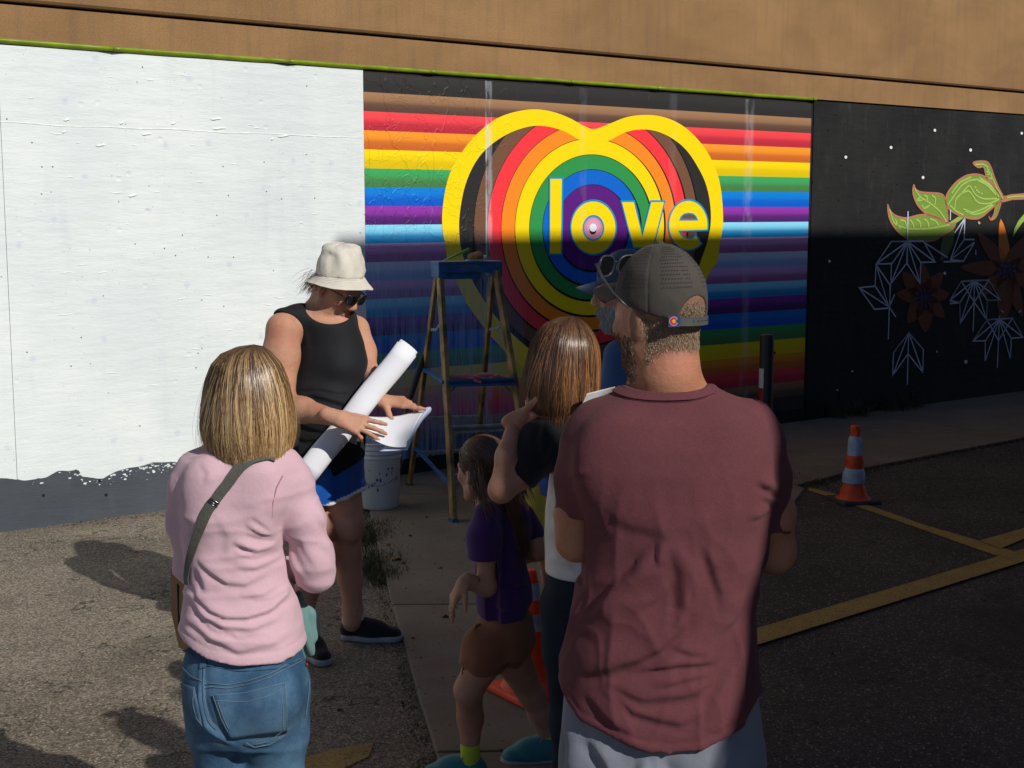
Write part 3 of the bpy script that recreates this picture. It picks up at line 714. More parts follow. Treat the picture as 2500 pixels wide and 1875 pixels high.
# ------------------------------------------------------------------ unseen building behind the camera, implied by the shade; outline shaped to cast it
S2 = SUN_AZ; PU = np.array([-S2[1], S2[0]]); TE = math.tan(SUN_EL)
def plane_k(u, off):
    b = (W0 + WN * off)[:2]; return float((u - b @ PU) / (WD[:2] @ PU))
def sil(u, v, off=9.5):
    k = plane_k(u, off); p = (W0 + WN * off + WD * k); return k, v + float(p[:2] @ S2) * TE
P0 = wp(2.28, 1.695); u0 = float(P0[:2] @ PU); v0 = 1.695 - float(P0[:2] @ S2) * TE
SILH = [(2.30, 1.9), (2.38, 2.15), (2.47, 2.38), (2.54, 2.7), (2.56, 3.28), (2.66, 3.28), (2.69, 3.08), (2.95, 3.30), (3.4, 3.95), (3.7, 4.1), (4.3, 4.9), (5.0, 5.8), (u0 - .03, 6.5), (u0, v0)]
pk = [sil(u, v) for u, v in SILH]; zr = pk[-1][1]
k0 = pk[0][0]; outl = [(k0, -.2)] + pk + [(pk[-1][0] + 22, zr), (pk[-1][0] + 22, -.2)]
V = [W0 + WD * k + WN * o + np.array([0, 0, z]) for o in (9.5, 15.0) for k, z in outl]; n = len(outl)
shade_bld = thing('unseen_building', 'unseen plain building behind the photographer, stepped roofline shaped to shade wall and people', 'building', W0 + WD * (k0 + 3) + WN * 9.5)
mesh('wall', V, [tuple(range(n)), tuple(range(n, 2 * n))[::-1]] + [((i + 1) % n, i, n + i, n + (i + 1) % n) for i in range(n)], plain('dull_brick', (.16, .085, .06), .9, nscale=3), shade_bld)

# ------------------------------------------------------------------ implicit-surface modelling of bodies and clothes
def nrm(v): v = np.array(v, float); return v / (np.linalg.norm(v) + 1e-12)
class SDF:
    def __init__(s): s.p = []
    def copy(s): q = SDF(); q.p = list(s.p); return q
    def _add(s, fn, lo, hi, k, op='u'): s.p.append((fn, np.array(lo) , np.array(hi), k, op)); return s
    def cap(s, a, b, ra, rb=None, k=.02, flat=None, fr=1.0, op='u'):
        """tapered capsule; flat = direction squeezed by fr"""
        a = np.array(a, float); b = np.array(b, float); rb = ra if rb is None else rb
        ba = b - a; L2 = ba @ ba + 1e-12; fl = None if flat is None else nrm(flat)
        def fn(p):
            t = np.clip((p - a) @ ba / L2, 0, 1); q = p - a - t[:, None] * ba
            if fl is not None:
                c = q @ fl; q = q + np.outer(c * (1 / fr - 1), fl)
            r = ra + (rb - ra) * t; d = np.sqrt((q * q).sum(1)) - r
            return d * (fr if fl is not None and fr < 1 else 1)
        R_ = max(ra, rb) * max(1, fr)
        return s._add(fn, np.minimum(a, b) - R_, np.maximum(a, b) + R_, k, op)
    def chain(s, pts, rs, k=.02, flat=None, fr=1.0, op='u'):
        for i in range(len(pts) - 1): s.cap(pts[i], pts[i + 1], rs[i], rs[i + 1], k, flat, fr, op)
        return s
    def ell(s, c, r, rot=None, k=.02, op='u'):
        c = np.array(c, float); r = np.array(r, float); M = np.eye(3) if rot is None else np.array(rot, float)
        def fn(p):
            q = (p - c) @ M.T / r; n = np.sqrt((q * q).sum(1)); g = np.sqrt(((q / r) ** 2).sum(1)) + 1e-9
            return n * (n - 1) / g
        e = np.abs(M.T) @ r
        return s._add(fn, c - e, c + e, k, op)
    def loft(s, secs, k=.02, yaw=0.0, op='u', pw=2.0, round_=.02):
        """stacked ellipses (z, cx, cy, rx, ry)"""
        S = np.array(sorted(secs), float); cy_, sy_ = math.cos(yaw), math.sin(yaw)
        z0, z1 = S[0, 0], S[-1, 0]
        def fn(p):
            z = np.clip(p[:, 2], z0, z1); cx, cyy, rx, ry = (np.interp(z, S[:, 0], S[:, i]) for i in (1, 2, 3, 4))
            x, y = p[:, 0] - cx, p[:, 1] - cyy; u = x * cy_ + y * sy_; w = -x * sy_ + y * cy_
            n = (np.abs(u / rx) ** pw + np.abs(w / ry) ** pw) ** (1 / pw)
            g = np.sqrt((u / rx**2) ** 2 + (w / ry**2) ** 2) / (n + 1e-9) + 1e-9
            d = (n - 1) / np.maximum(g, 1e-6); d = np.where(n < .3, -np.minimum(rx, ry) * (1 - n), d)
            dz = np.maximum(p[:, 2] - z1, z0 - p[:, 2])
            return np.maximum(d, dz) if round_ == 0 else np.maximum(d, dz)
        R_ = np.max(np.hypot(S[:, 3], S[:, 4]))
        return s._add(fn, [S[:, 1].min() - R_, S[:, 2].min() - R_, z0], [S[:, 1].max() + R_, S[:, 2].max() + R_, z1], k, op)
    def cut(s, fn): s.p.append((fn, None, None, 0, 'cut')); return s      # keep where fn(p) < 0
    def ev(s, p, h=.006):
        d = np.full(len(p), 9.0)
        for fn, lo, hi, k, op in s.p:
            if op == 'cut': d = np.maximum(d, fn(p)); continue
            m = k + 5 * h + .03; ix = np.nonzero(np.all((p > lo - m) & (p < hi + m), 1))[0]
            if not len(ix): continue
            f = fn(p[ix]); a = d[ix]
            if op == 'u':
                if k > 0: hh = np.maximum(k - np.abs(a - f), 0) / k; d[ix] = np.minimum(a, f) - hh * hh * k * .25
                else: d[ix] = np.minimum(a, f)
            else:
                if k > 0: hh = np.maximum(k - np.abs(a + f), 0) / k; d[ix] = np.maximum(a, -f) + hh * hh * k * .25
                else: d[ix] = np.maximum(a, -f)
        return d
    def bbox(s):
        lo = np.min([q[1] for q in s.p if q[4] == 'u'], 0); hi = np.max([q[2] for q in s.p if q[4] == 'u'], 0); return lo, hi
    def mesh(s, h=.006, lo=None, hi=None):
        L, H = s.bbox(); lo = L if lo is None else np.maximum(L, lo); hi = H if hi is None else np.minimum(H, hi)
        lo = lo - 3 * h; q = 4
        n = (np.ceil((hi - lo + 6 * h) / (h * q)).astype(int)); nf = n * q
        ci = np.stack(np.meshgrid(*[np.arange(k) for k in n], indexing='ij'), -1).reshape(-1, 3)
        cd = s.ev(lo + (ci * q + (q - 1) / 2.0) * h, h)
        act = np.abs(cd) < h * q * 1.6 + .006
        F = np.repeat(np.repeat(np.repeat(cd.reshape(n), q, 0), q, 1), q, 2).astype(np.float32)
        o = np.stack(np.meshgrid(*[np.arange(q)] * 3, indexing='ij'), -1).reshape(-1, 3)
        fi = (ci[act][:, None, :] * q + o[None]).reshape(-1, 3)
        vals = np.empty(len(fi), np.float32)
        for i in range(0, len(fi), 400000): vals[i:i + 400000] = s.ev(lo + fi[i:i + 400000] * h, h)
        F[fi[:, 0], fi[:, 1], fi[:, 2]] = vals
        ins = F < 0
        c = ins.astype(np.int8); cs = sum(c[i:nf[0] - 1 + i, j:nf[1] - 1 + j, k:nf[2] - 1 + k] for i in (0, 1) for j in (0, 1) for k in (0, 1))
        cells = np.argwhere((cs > 0) & (cs < 8))
        acc = np.zeros((len(cells), 3)); cnt = np.zeros(len(cells))
        for ax in range(3):
            e = np.zeros(3, int); e[ax] = 1; oth = [a for a in range(3) if a != ax]
            for i in (0, 1):
                for j in (0, 1):
                    off = np.zeros(3, int); off[oth[0]] = i; off[oth[1]] = j
                    A = cells + off; B = A + e; fa = F[A[:, 0], A[:, 1], A[:, 2]]; fb = F[B[:, 0], B[:, 1], B[:, 2]]
                    m = (fa < 0) != (fb < 0); t = np.where(m, fa / np.where(m, fa - fb, 1), 0)
                    acc[m] += (off + e * t[:, None])[m]; cnt[m] += 1
        v = lo + (cells + acc / cnt[:, None]) * h
        vid = np.full(nf, -1, np.int32); vid[cells[:, 0], cells[:, 1], cells[:, 2]] = np.arange(len(cells))
        fs = []
        for ax in range(3):
            sl0 = [slice(None)] * 3; sl1 = [slice(None)] * 3; sl0[ax] = slice(0, nf[ax] - 1); sl1[ax] = slice(1, nf[ax])
            a_, b_ = ins[tuple(sl0)], ins[tuple(sl1)]; E = np.argwhere(a_ != b_)
            o1, o2 = (ax + 1) % 3, (ax + 2) % 3
            E = E[(E[:, o1] > 0) & (E[:, o2] > 0)]
            s1 = np.zeros(3, int); s1[o1] = 1; s2 = np.zeros(3, int); s2[o2] = 1
            g = lambda Q: vid[Q[:, 0], Q[:, 1], Q[:, 2]]
            Q = np.stack([g(E), g(E - s1), g(E - s1 - s2), g(E - s2)], 1)
            fl = ~ins[E[:, 0], E[:, 1], E[:, 2]]
            Q[fl] = Q[fl][:, ::-1]; fs.append(Q[(Q >= 0).all(1)])
        return v, np.concatenate(fs).astype(np.int32)
def vnorm(v, f):
    n = np.zeros_like(v); a = v[f[:, 2]] - v[f[:, 0]]; b = v[f[:, 3]] - v[f[:, 1]]; c = np.cross(a, b)
    for i in range(4): np.add.at(n, f[:, i], c)
    return n / (np.linalg.norm(n, axis=1)[:, None] + 1e-12)
def relax(v, f, it=1, w=.5):
    for _ in range(it):
        s = np.zeros_like(v); c = np.zeros(len(v))
        for i in range(4):
            np.add.at(s, f[:, i], v[f[:, (i + 1) % 4]] + v[f[:, i - 1]]); np.add.at(c, f[:, i], 2)
        v = v * (1 - w) + s / c[:, None] * w
    return v
def surf(name, sd, m, parent, h=.006, col=None, disp=None, it=1, extra=None, lo=None, hi=None):
    """mesh an implicit shape; col may be a colour or a function of (points, normals)"""
    v, f = sd.mesh(h, lo, hi); v = relax(v, f, it)
    if extra:
        for sd2, h2 in extra:
            v2, f2 = sd2.mesh(h2); v2 = relax(v2, f2, 1); f = np.concatenate([f, f2 + len(v)]); v = np.concatenate([v, v2])
    if disp is not None:
        n = vnorm(v, f); v = v + n * disp(v, n)[:, None]
    if callable(col): col = col(v, vnorm(v, f))
    return mesh(name, v, f, m, parent, col=np.array(col) if col is not None else None, smooth=True)
def hitpts(sd, px, off=0.0, y0=2.1, y1=12.0, disp=True):
    """where camera rays through the given picture points meet a shape"""
    out = []
    r = np.array([ray(x * K, y * K) for x, y in px]); r /= np.linalg.norm(r, axis=1)[:, None]
    t = np.full(len(r), y0); ok = np.zeros(len(r), bool)
    for _ in range(170):
        d = sd.ev(CAMV + r * t[:, None], .006); d = np.where(d > 5, .03, d); t = t + np.clip(d * .7, -.02, .05)
    p = CAMV + r * t[:, None]; e = 2e-3
    g = np.stack([sd.ev(p + np.eye(3)[i] * e) - sd.ev(p - np.eye(3)[i] * e) for i in range(3)], 1); g /= np.linalg.norm(g, axis=1)[:, None] + 1e-9
    return p + g * off, g
def folds(lst, Y, wmul=1.0, side=None):
    """cloth folds: world polylines (x, z) given from picture points at depth Y; (points, amplitude, width)"""
    L = []
    for pts, amp, w in lst:
        P = np.array([[q[0], q[2]] for q in (D(x, y, Y) for x, y in pts)]); L.append((P, amp, w * wmul))
    def fn(v, n):
        o = np.zeros(len(v)); q = v[:, [0, 2]]; face = np.clip((-n[:, 1] - .05) * 3, 0, 1)
        wr = np.array([mnoise.noise(Vector((a[0] * 14, a[1] * 14, 3.3))) for a in q]) * .010 if len(L) else 0
        for P, amp, w in L:
            lo, hi = P.min(0) - 4 * w - .02, P.max(0) + 4 * w + .02; ix = np.nonzero(np.all((q > lo) & (q < hi), 1) & (face > 0))[0]
            if not len(ix): continue
            qq = q[ix]; best = np.full(len(ix), 9.0); tt = np.zeros(len(ix)); sg = np.ones(len(ix)); m = len(P) - 1
            for i in range(m):
                a, b = P[i], P[i + 1]; ba = b - a; t = np.clip((qq - a) @ ba / (ba @ ba), 0, 1); e = qq - a - t[:, None] * ba
                d = np.linalg.norm(e, axis=1); u = d < best; best = np.where(u, d, best); tt = np.where(u, (i + t) / m, tt); sg = np.where(u, np.sign(ba[0] * e[:, 1] - ba[1] * e[:, 0]), sg)
            env = np.clip(np.minimum(tt, 1 - tt) * 3.2, 0, 1) ** .8
            s_ = best * sg + wr[ix] * .6; up = np.exp(-(np.maximum(s_, 0) / (w * 1.9)) ** 2); dn_ = np.exp(-(np.maximum(-s_, 0) / (w * .62)) ** 2)
            o[ix] += amp * env * np.where(s_ > 0, up, dn_) - amp * .45 * env * np.exp(-((s_ + w * 1.25) / (w * .7)) ** 2)
        return o * face
    return fn
def nfield(v, sc, seed=0, stretch=(1, 1, 1)):
    s = np.array(stretch) * sc
    return np.array([mnoise.noise(Vector((p[0] * s[0] + seed, p[1] * s[1], p[2] * s[2]))) for p in v])
def ridged(v, sc, st, seed, p=3):
    return (1 - np.abs(nfield(v, sc, seed, st)) * 1.9).clip(0, 1) ** p
def addf(*fs): return lambda v, n: sum(f(v, n) for f in fs)

def frame(fwd, up=(0, 0, 1)):
    f = nrm(fwd); r = nrm(np.cross(f, up)); u = np.cross(r, f); return np.stack([r, f, u])      # rows: right, forward, up
def head(sd, o, M, s=1.0, nose=1.0, jaw=1.0, ears=True):
    """skull, face and ears round the point between the ears; M rows = right, forward, up"""
    o = np.array(o, float); P = lambda x, y, z: o + (np.array([x, y, z]) * s) @ M
    X, Yv, Z = M
    sd.ell(P(0, -.012, .040), np.array([.076, .096, .088]) * s, M, .02)
    sd.ell(P(0, .034, -.015), np.array([.062 * jaw, .062, .088]) * s, M, .03)
    for q in (-1, 1):
        sd.cap(P(.052 * q * jaw, .005, -.055), P(.018 * q, .068, -.095), .020 * s * jaw, .018 * s, .025)
        sd.ell(P(.043 * q, .066, -.018), np.array([.020, .018, .018]) * s, M, .02)                 # cheekbone
        sd.ell(P(.032 * q, .094, .012), np.array([.015, .010, .010]) * s, M, .012, 'sub')          # eye socket
        sd.ell(P(.032 * q, .083, .010), np.array([.0135, .0115, .0105]) * s, M, .004)              # eyelid over the ball
        sd.cap(P(.012 * q, .094, .028), P(.045 * q, .083, .027), .007 * s, .006 * s, .012)         # brow
        sd.ell(P(.011 * q, .103, -.030), np.array([.008, .010, .008]) * s * nose, M, .006)         # nostril wing
        if ears:
            sd.ell(P(.078 * q, -.008, -.004), np.array([.010, .018, .032]) * s, M, .006)
            sd.ell(P(.088 * q, -.004, .002), np.array([.006, .010, .019]) * s, M, .004, 'sub')
            sd.ell(P(.078 * q, .000, -.030), np.array([.008, .010, .010]) * s, M, .006)
    sd.cap(P(0, .090, .020), P(0, .112, -.022), .0075 * s, .0125 * s * nose, .014)                 # nose
    sd.cap(P(-.018, .088, -.0535), P(.018, .088, -.0535), .0070 * s, k=.005); sd.cap(P(0, .094, -.053), P(0, .094, -.054), .0075 * s, k=.006)
    sd.cap(P(-.015, .087, -.0655), P(.015, .087, -.0655), .0078 * s, k=.005)
    sd.ell(P(0, .099, -.0598), np.array([.024, .006, .0018]) * s, M, .002, 'sub')                  # line of the mouth
    sd.ell(P(0, .078, -.095), np.array([.018, .015, .014]) * s, M, .02)                            # chin
    return P
def hand(sd, w, d, n, t, s=1.0, curl=(.25, .3, .35, .4), spread=.12, thumb=(.6, .75, .25), tcurl=.3, k=.0045):
    """w wrist, d towards the fingers, n out of the palm, t towards the thumb side; five separate bent fingers"""
    w = np.array(w, float); d = nrm(d); n = nrm(np.array(n, float) - d * np.dot(n, d)); t = np.array(t, float); t = nrm(t - d * (t @ d) - n * (t @ n))
    s = s * 1.0; tips = []
    sd.cap(w - d * .02 * s, w + d * .02 * s, .024 * s, .026 * s, .02, n, .72)
    lat = (.030, .010, -.010, -.028); ln = (.088, .092, .088, .080); fl = ((.042, .025, .020), (.046, .029, .021), (.043, .027, .020), (.034, .020, .018)); fr = (.0093, .0095, .0090, .0080)
    for i in range(4):
        kn = w + d * ln[i] * s + t * lat[i] * s
        sd.cap(w + d * .018 * s + t * lat[i] * .55 * s, kn, .0150 * s, .0112 * s, .014)
        dd = nrm(d + t * lat[i] / .03 * spread); p = kn; a = 0.0; r = fr[i] * s
        for j in range(3):
            a += curl[i] * (1.0, 1.25, .8)[j]; q = p + (dd * math.cos(a) + n * math.sin(a)) * fl[i][j] * s
            sd.cap(p, q, r * (1.0, .93, .86)[j], r * (.93, .86, .74)[j], k if j else k * 1.6)
            if j < 2: sd.ell(q, np.array([r, r, r]) * .98, None, .002)
            p = q
        tips.append(p)
    b = w + d * .022 * s + t * .024 * s + n * .006 * s; td = nrm(d * thumb[0] + t * thumb[1] + n * thumb[2])
    sd.cap(w + d * .012 * s + t * .012 * s, b, .017 * s, .016 * s, .014)
    p = b; a = 0.0; bend = nrm(d * .8 - t * .3 + n * .5)
    for j, (L, r0, r1) in enumerate(((.040, .0150, .0112), (.032, .0110, .0098), (.026, .0098, .0078))):
        dd = nrm(td * math.cos(a) + bend * math.sin(a)); q = p + dd * L * s; sd.cap(p, q, r0 * s, r1 * s, .008 if j == 0 else k); p = q; a += tcurl
    tips.append(p); return tips
def strands(name, paths, r, cols, m, parent, n=3, tip=.35, kind=None, out=None):
    """hair: many thin tubes; paths (N, M, 3), cols (N, M, 3)"""
    P = np.asarray(paths, float); N, M_, _ = P.shape
    T = np.gradient(P, axis=1); T /= np.linalg.norm(T, axis=2)[..., None] + 1e-9
    A = np.cross(T, np.array([.3, .9, .2])); A /= np.linalg.norm(A, axis=2)[..., None] + 1e-9; B = np.cross(T, A)
    tt = np.linspace(0, 1, M_); rad = (np.asarray(r).reshape(-1, 1) if np.ndim(r) else np.full((N, 1), r)) * (1 - (1 - tip) * tt ** 3)[None]
    V = np.stack([P + (A * math.cos(2 * math.pi * k / n) + B * math.sin(2 * math.pi * k / n)) * rad[..., None] for k in range(n)], 2)
    ix = np.arange(N * M_ * n).reshape(N, M_, n); F = []
    for k in range(n):
        k2 = (k + 1) % n; F.append(np.stack([ix[:, :-1, k], ix[:, :-1, k2], ix[:, 1:, k2], ix[:, 1:, k]], -1).reshape(-1, 4))
    C = np.repeat(np.asarray(cols, float)[:, :, None, :], n, 2).reshape(-1, 3)
    o = mesh(name, V.reshape(-1, 3), np.concatenate(F).astype(np.int32), m, parent, col=C, smooth=True, kind=kind)
    if out is not None:                                                # strands lie close: shade them mostly like the combed surface they form
        O = P - np.asarray(out); O[..., 2] *= .45; O -= T * (O * T).sum(2)[..., None]; O /= np.linalg.norm(O, axis=2)[..., None] + 1e-9
        loc_ = np.stack([A * math.cos(2 * math.pi * k / n) + B * math.sin(2 * math.pi * k / n) for k in range(n)], 2)
        Nn = loc_ * .30 + O[:, :, None, :] * .70; Nn /= np.linalg.norm(Nn, axis=3)[..., None] + 1e-9
        o.data.normals_split_custom_set_from_vertices(Nn.reshape(-1, 3))
    return o
def fuzz(name, sd, count, lo, hi, keep, length, r, colf, m, parent, flow, lift=.5, h=.008):
    """short hair standing on part of a surface; keep(p, n) picks where"""
    v, f = sd.mesh(h, lo, hi); n = vnorm(v, f); mk = keep(v, n); ids = np.nonzero(mk)[0]
    if not len(ids): return None
    pick = RNG.choice(ids, count); p = v[pick] + RNG.normal(0, h * .5, (count, 3)); nn = n[pick]
    e = 2e-3; d = sd.ev(p); p = p - nn * d[:, None]
    fl = flow(p, nn); fl = fl - nn * (fl * nn).sum(1)[:, None]; fl /= np.linalg.norm(fl, axis=1)[:, None] + 1e-9
    L = length * RNG.uniform(.6, 1.3, count)
    dr = nn * lift + fl + RNG.normal(0, .22, (count, 3)); dr /= np.linalg.norm(dr, axis=1)[:, None]
    P = np.stack([p - nn * .001, p + dr * L[:, None] * .5, p + (dr * .8 + fl * .3) * L[:, None]], 1)
    c = colf(count); return strands(name, P, r, np.repeat(c[:, None, :], 3, 1), m, parent, 3, .3)

def shoe(parent, heel, toe, L_r=.042, h=.10, upper=None, sole_m=None, sock=None, ankle=None, laces=None, name='shoe'):
    heel = np.array(heel, float); toe = np.array(toe, float); d = nrm(toe - heel); L = np.linalg.norm(toe - heel); z = np.array([0, 0, 1.0]); sdv = nrm(np.cross(d, z))
    g = heel[2]
    u = SDF()
    at_ = lambda t, q, hh: heel + d * L * t + sdv * q + z * hh
    u.cap(at_(.13, 0, .045), at_(.20, 0, h * .85), .034, .032, .03, sdv, .9)
    u.cap(at_(.16, 0, .045), at_(.50, .003, .048), .035, .040, .03); u.cap(at_(.50, .003, .042), at_(.84, .0, .034), .042, .037, .03, z, .8)
    u.cap(at_(.25, 0, h * .75), at_(.62, 0, .055), .028, .026, .04, sdv, .9)
    u.cut(lambda p: g + .016 - p[:, 2])
    if ankle is not None:
        a = np.array(ankle, float); u.cap(at_(.20, 0, h * .75), a + np.array([0, 0, -.02]), .030, .026, .01, op='sub') if False else None
    o = surf(name, u, upper, parent, .0055)
    so = SDF(); so.cap(at_(.15, 0, .014), at_(.5, .004, .014), .040, .041, .03); so.cap(at_(.5, .004, .014), at_(.83, 0, .016), .046, .044, .03)
    so.cut(lambda p: g + .001 - p[:, 2]); so.cut(lambda p: p[:, 2] - g - .026 - .010 * np.abs(((p - heel) @ d) / L - .5))
    surf('sole', so, sole_m, o, .0055)
    if laces is not None:
        lb = MB()
        for i in range(4):
            t = .34 + .075 * i; hh = .095 - .012 * i
            lb.tube([at_(t, -.024, hh - .012), at_(t + .01, 0, hh + .006), at_(t + .03, .024, hh - .012)], .003, 5)
        for q in (-1, 1): lb.tube([at_(.36, 0, .10), at_(.32, .015 * q, .112), at_(.34, .032 * q, .100), at_(.40, .028 * q, .088)], .0025, 5)
        lb.build('lace', laces, o, smooth=True)
    return o
def person(label, x, y, z=0.0, group='people watching the mural artist'):
    return thing('person', label, 'person', (x, y, z), group)
def surf_strip(name, sd, px, w, off, m, parent, thick=.002, nsub=6, col=None, smooth=True):
    """a strap or band lying on a shape along picture points"""
    P = np.array(px, float); t = np.linspace(0, len(P) - 1, (len(P) - 1) * nsub + 1)
    Q = np.stack([np.interp(t, range(len(P)), P[:, i]) for i in (0, 1)], 1); p, g = hitpts(sd, Q, off)
    ker = np.array([.25, .5, .25])
    for _ in range(4):
        for i in range(3): p[1:-1, i] = np.convolve(p[:, i], ker, 'valid'); g[1:-1, i] = np.convolve(g[:, i], ker, 'valid')
    T = np.gradient(p, axis=0); T /= np.linalg.norm(T, axis=1)[:, None]; S_ = np.cross(T, g); S_ /= np.linalg.norm(S_, axis=1)[:, None]
    V = []; n = len(p); w = np.broadcast_to(np.array(w, float), (n,)) if np.ndim(w) == 0 else np.interp(t, range(len(P)), w)
    for i in range(n): V += [p[i] - S_[i] * w[i] / 2, p[i] + S_[i] * w[i] / 2, p[i] + S_[i] * w[i] / 2 + g[i] * thick, p[i] - S_[i] * w[i] / 2 + g[i] * thick]
    F = []
    for i in range(n - 1):
        a = i * 4; b = a + 4
        for q in range(4): F.append((a + q, a + (q + 1) % 4, b + (q + 1) % 4, b + q))
    F += [(3, 2, 1, 0), (n * 4 - 4, n * 4 - 3, n * 4 - 2, n * 4 - 1)]
    return mesh(name, V, F, m, parent, smooth=False), p, g
def seamline(mb, sd, px, r, off=.001, nsub=5, dash=False):
    P = np.array(px, float); t = np.linspace(0, len(P) - 1, (len(P) - 1) * nsub + 1)
    Q = np.stack([np.interp(t, range(len(P)), P[:, i]) for i in (0, 1)], 1); p, g = hitpts(sd, Q, off); ok = np.abs(sd.ev(p) - off) < .008; p = p[ok]
    if len(p) > 2: mb.tube(p, r, 5)
    return mb
def patch(name, sd, quad, nu, nv, thick, m, parent, off=.0005, bulge=0.0):
    """a sewn-on piece: four picture corners (or a function of u, v) laid on a shape"""
    Q = []
    for j in range(nv + 1):
        for i in range(nu + 1):
            u, v = i / nu, j / nv; a, b, c, d = (np.array(q, float) for q in quad)
            Q.append((a * (1 - u) + b * u) * (1 - v) + (d * (1 - u) + c * u) * v)
    p, g = hitpts(sd, Q, off); V = list(p) + list(p + g * thick); n1 = len(p); w = nu + 1; F = []
    for j in range(nv):
        for i in range(nu):
            a = j * w + i; F += [(a, a + 1, a + w + 1, a + w)[::-1], (n1 + a, n1 + a + 1, n1 + a + w + 1, n1 + a + w)]
    B = [i for i in range(w)] + [j * w + nu for j in range(1, nv + 1)] + [nv * w + i for i in range(nu - 1, -1, -1)] + [j * w for j in range(nv - 1, 0, -1)]
    for i in range(len(B)): F.append((B[i], B[(i + 1) % len(B)], n1 + B[(i + 1) % len(B)], n1 + B[i]))
    return mesh(name, V, F, m, parent, smooth=True)

# ------------------------------------------------------------------ clothes and hair colours
M_MAROON = fabric('maroon_jersey', (.120, .036, .043), heather=.14, var=.07, sheen=.03)
M_PINK = fabric('pink_knit', (.59, .385, .44), heather=.05, var=.05, sheen=.2)
M_TANK = fabric('black_stretch', (.0075, .0085, .011), heather=.03, rough=.75, sheen=.03, bmp=.3)
M_BLACKC = fabric('black_cotton', (.010, .010, .011), heather=.05)
M_WHITEC = fabric('white_cotton', (.62, .60, .60), heather=.03)
M_PURPLE = fabric('purple_cotton', (.045, .012, .105), heather=.05)
M_BROWNC = fabric('rust_cotton', (.22, .085, .040), heather=.06)
M_BLUEC = fabric('blue_cotton', (.035, .085, .24), heather=.05)
M_YELC = fabric('yellow_cotton', (.42, .36, .05), heather=.05)
M_GREYP = fabric('grey_twill', (.17, .185, .225), heather=.06)
M_CAP = fabric('grey_cap_cloth', (.062, .055, .047), heather=.05, bmp=.2, sheen=.05)
M_HATC = fabric('cream_canvas', (.66, .62, .54), heather=.04, bmp=.45)
M_SHORT = fabric('blue_satin', (.0, .085, .42), heather=.02, rough=.45)
M_TRIM = fabric('white_trim', (.72, .73, .74))
def mat_denim(name, base, pale):
    m, n, l, p = newmat(name); co = n.new('ShaderNodeTexCoord').outputs['Object']
    c = mixc(n, l, base, pale, ramp(n, l, noise(n, l, co, 5.5, 5, .6), .35, .68))
    c = mixc(n, l, c, tuple(min(1, q * 1.9) for q in pale), ramp(n, l, noise(n, l, co, 420, 3, .7, 0, (1.6, 1, .35)), .55, .75, 0, .5))
    c = mixc(n, l, c, tuple(q * .45 for q in base), ramp(n, l, noise(n, l, co, 300, 3, .7, 0, (1, 1, .3)), .25, .45, .55, 0))
    l.new(c, p.inputs['Base Color']); p.inputs['Roughness'].default_value = .85; p.inputs['Specular IOR Level'].default_value = .2
    bump(n, l, p, noise(n, l, co, 500, 3, .7), .4, .0015); return m
M_DENIM = mat_denim('faded_denim', (.026, .070, .138), (.088, .172, .262)); M_DARKDENIM = mat_denim('dark_denim', (.008, .014, .026), (.014, .022, .036))
M_THREAD = plain('thread', (.13, .19, .23), .8); M_OTHREAD = plain('gold_thread', (.35, .24, .14), .8)
M_RUB = plain('black_rubber', (.012, .012, .013), .6); M_GSOLE = plain('grey_sole', (.30, .31, .33), .7); M_SOCK = fabric('white_sock', (.60, .62, .66))
M_GLOSS = plain('dark_lens', (.006, .007, .008), .08, bmp=0, spec=.7, coat=.5); M_FRAME = plain('dark_frame', (.02, .02, .022), .3, bmp=0)
SK1, SK2, SK3 = (.52, .275, .180), (.50, .26, .165), (.42, .195, .110)
def skincol(base, red=None, lips=None):
    base = np.array(base)
    def fn(v, n):
        c = np.tile(base, (len(v), 1))
        for q, rad, cl in (red or []):
            w = np.exp(-(np.linalg.norm(v - q, axis=1) / rad) ** 2)[:, None]; c = c * (1 - w) + np.array(cl) * w
        return c
    return fn
def secs(T, Y): # (y, xl, xr, ry[, Y])
    o = []
    for q in T:
        y, xl, xr, ry = q[:4]; Yc = q[4] if len(q) > 4 else Y; a, b = D(xl, y, Yc), D(xr, y, Yc)
        o.append((a[2], (a[0] + b[0]) / 2, Yc, (b[0] - a[0]) / 2, ry))
    return o
def offset(dst, src, off, k=0.0, op='u'):
    lo, hi = src.bbox(); return dst._add(lambda p: src.ev(p) - off, lo - off, hi + off, k, op)
def hcol(n, cols, w, jit=.25):
    c = np.array(cols)[RNG.choice(len(cols), n, p=np.array(w) / sum(w))]; return c * RNG.uniform(1 - jit, 1 + jit, (n, 1))

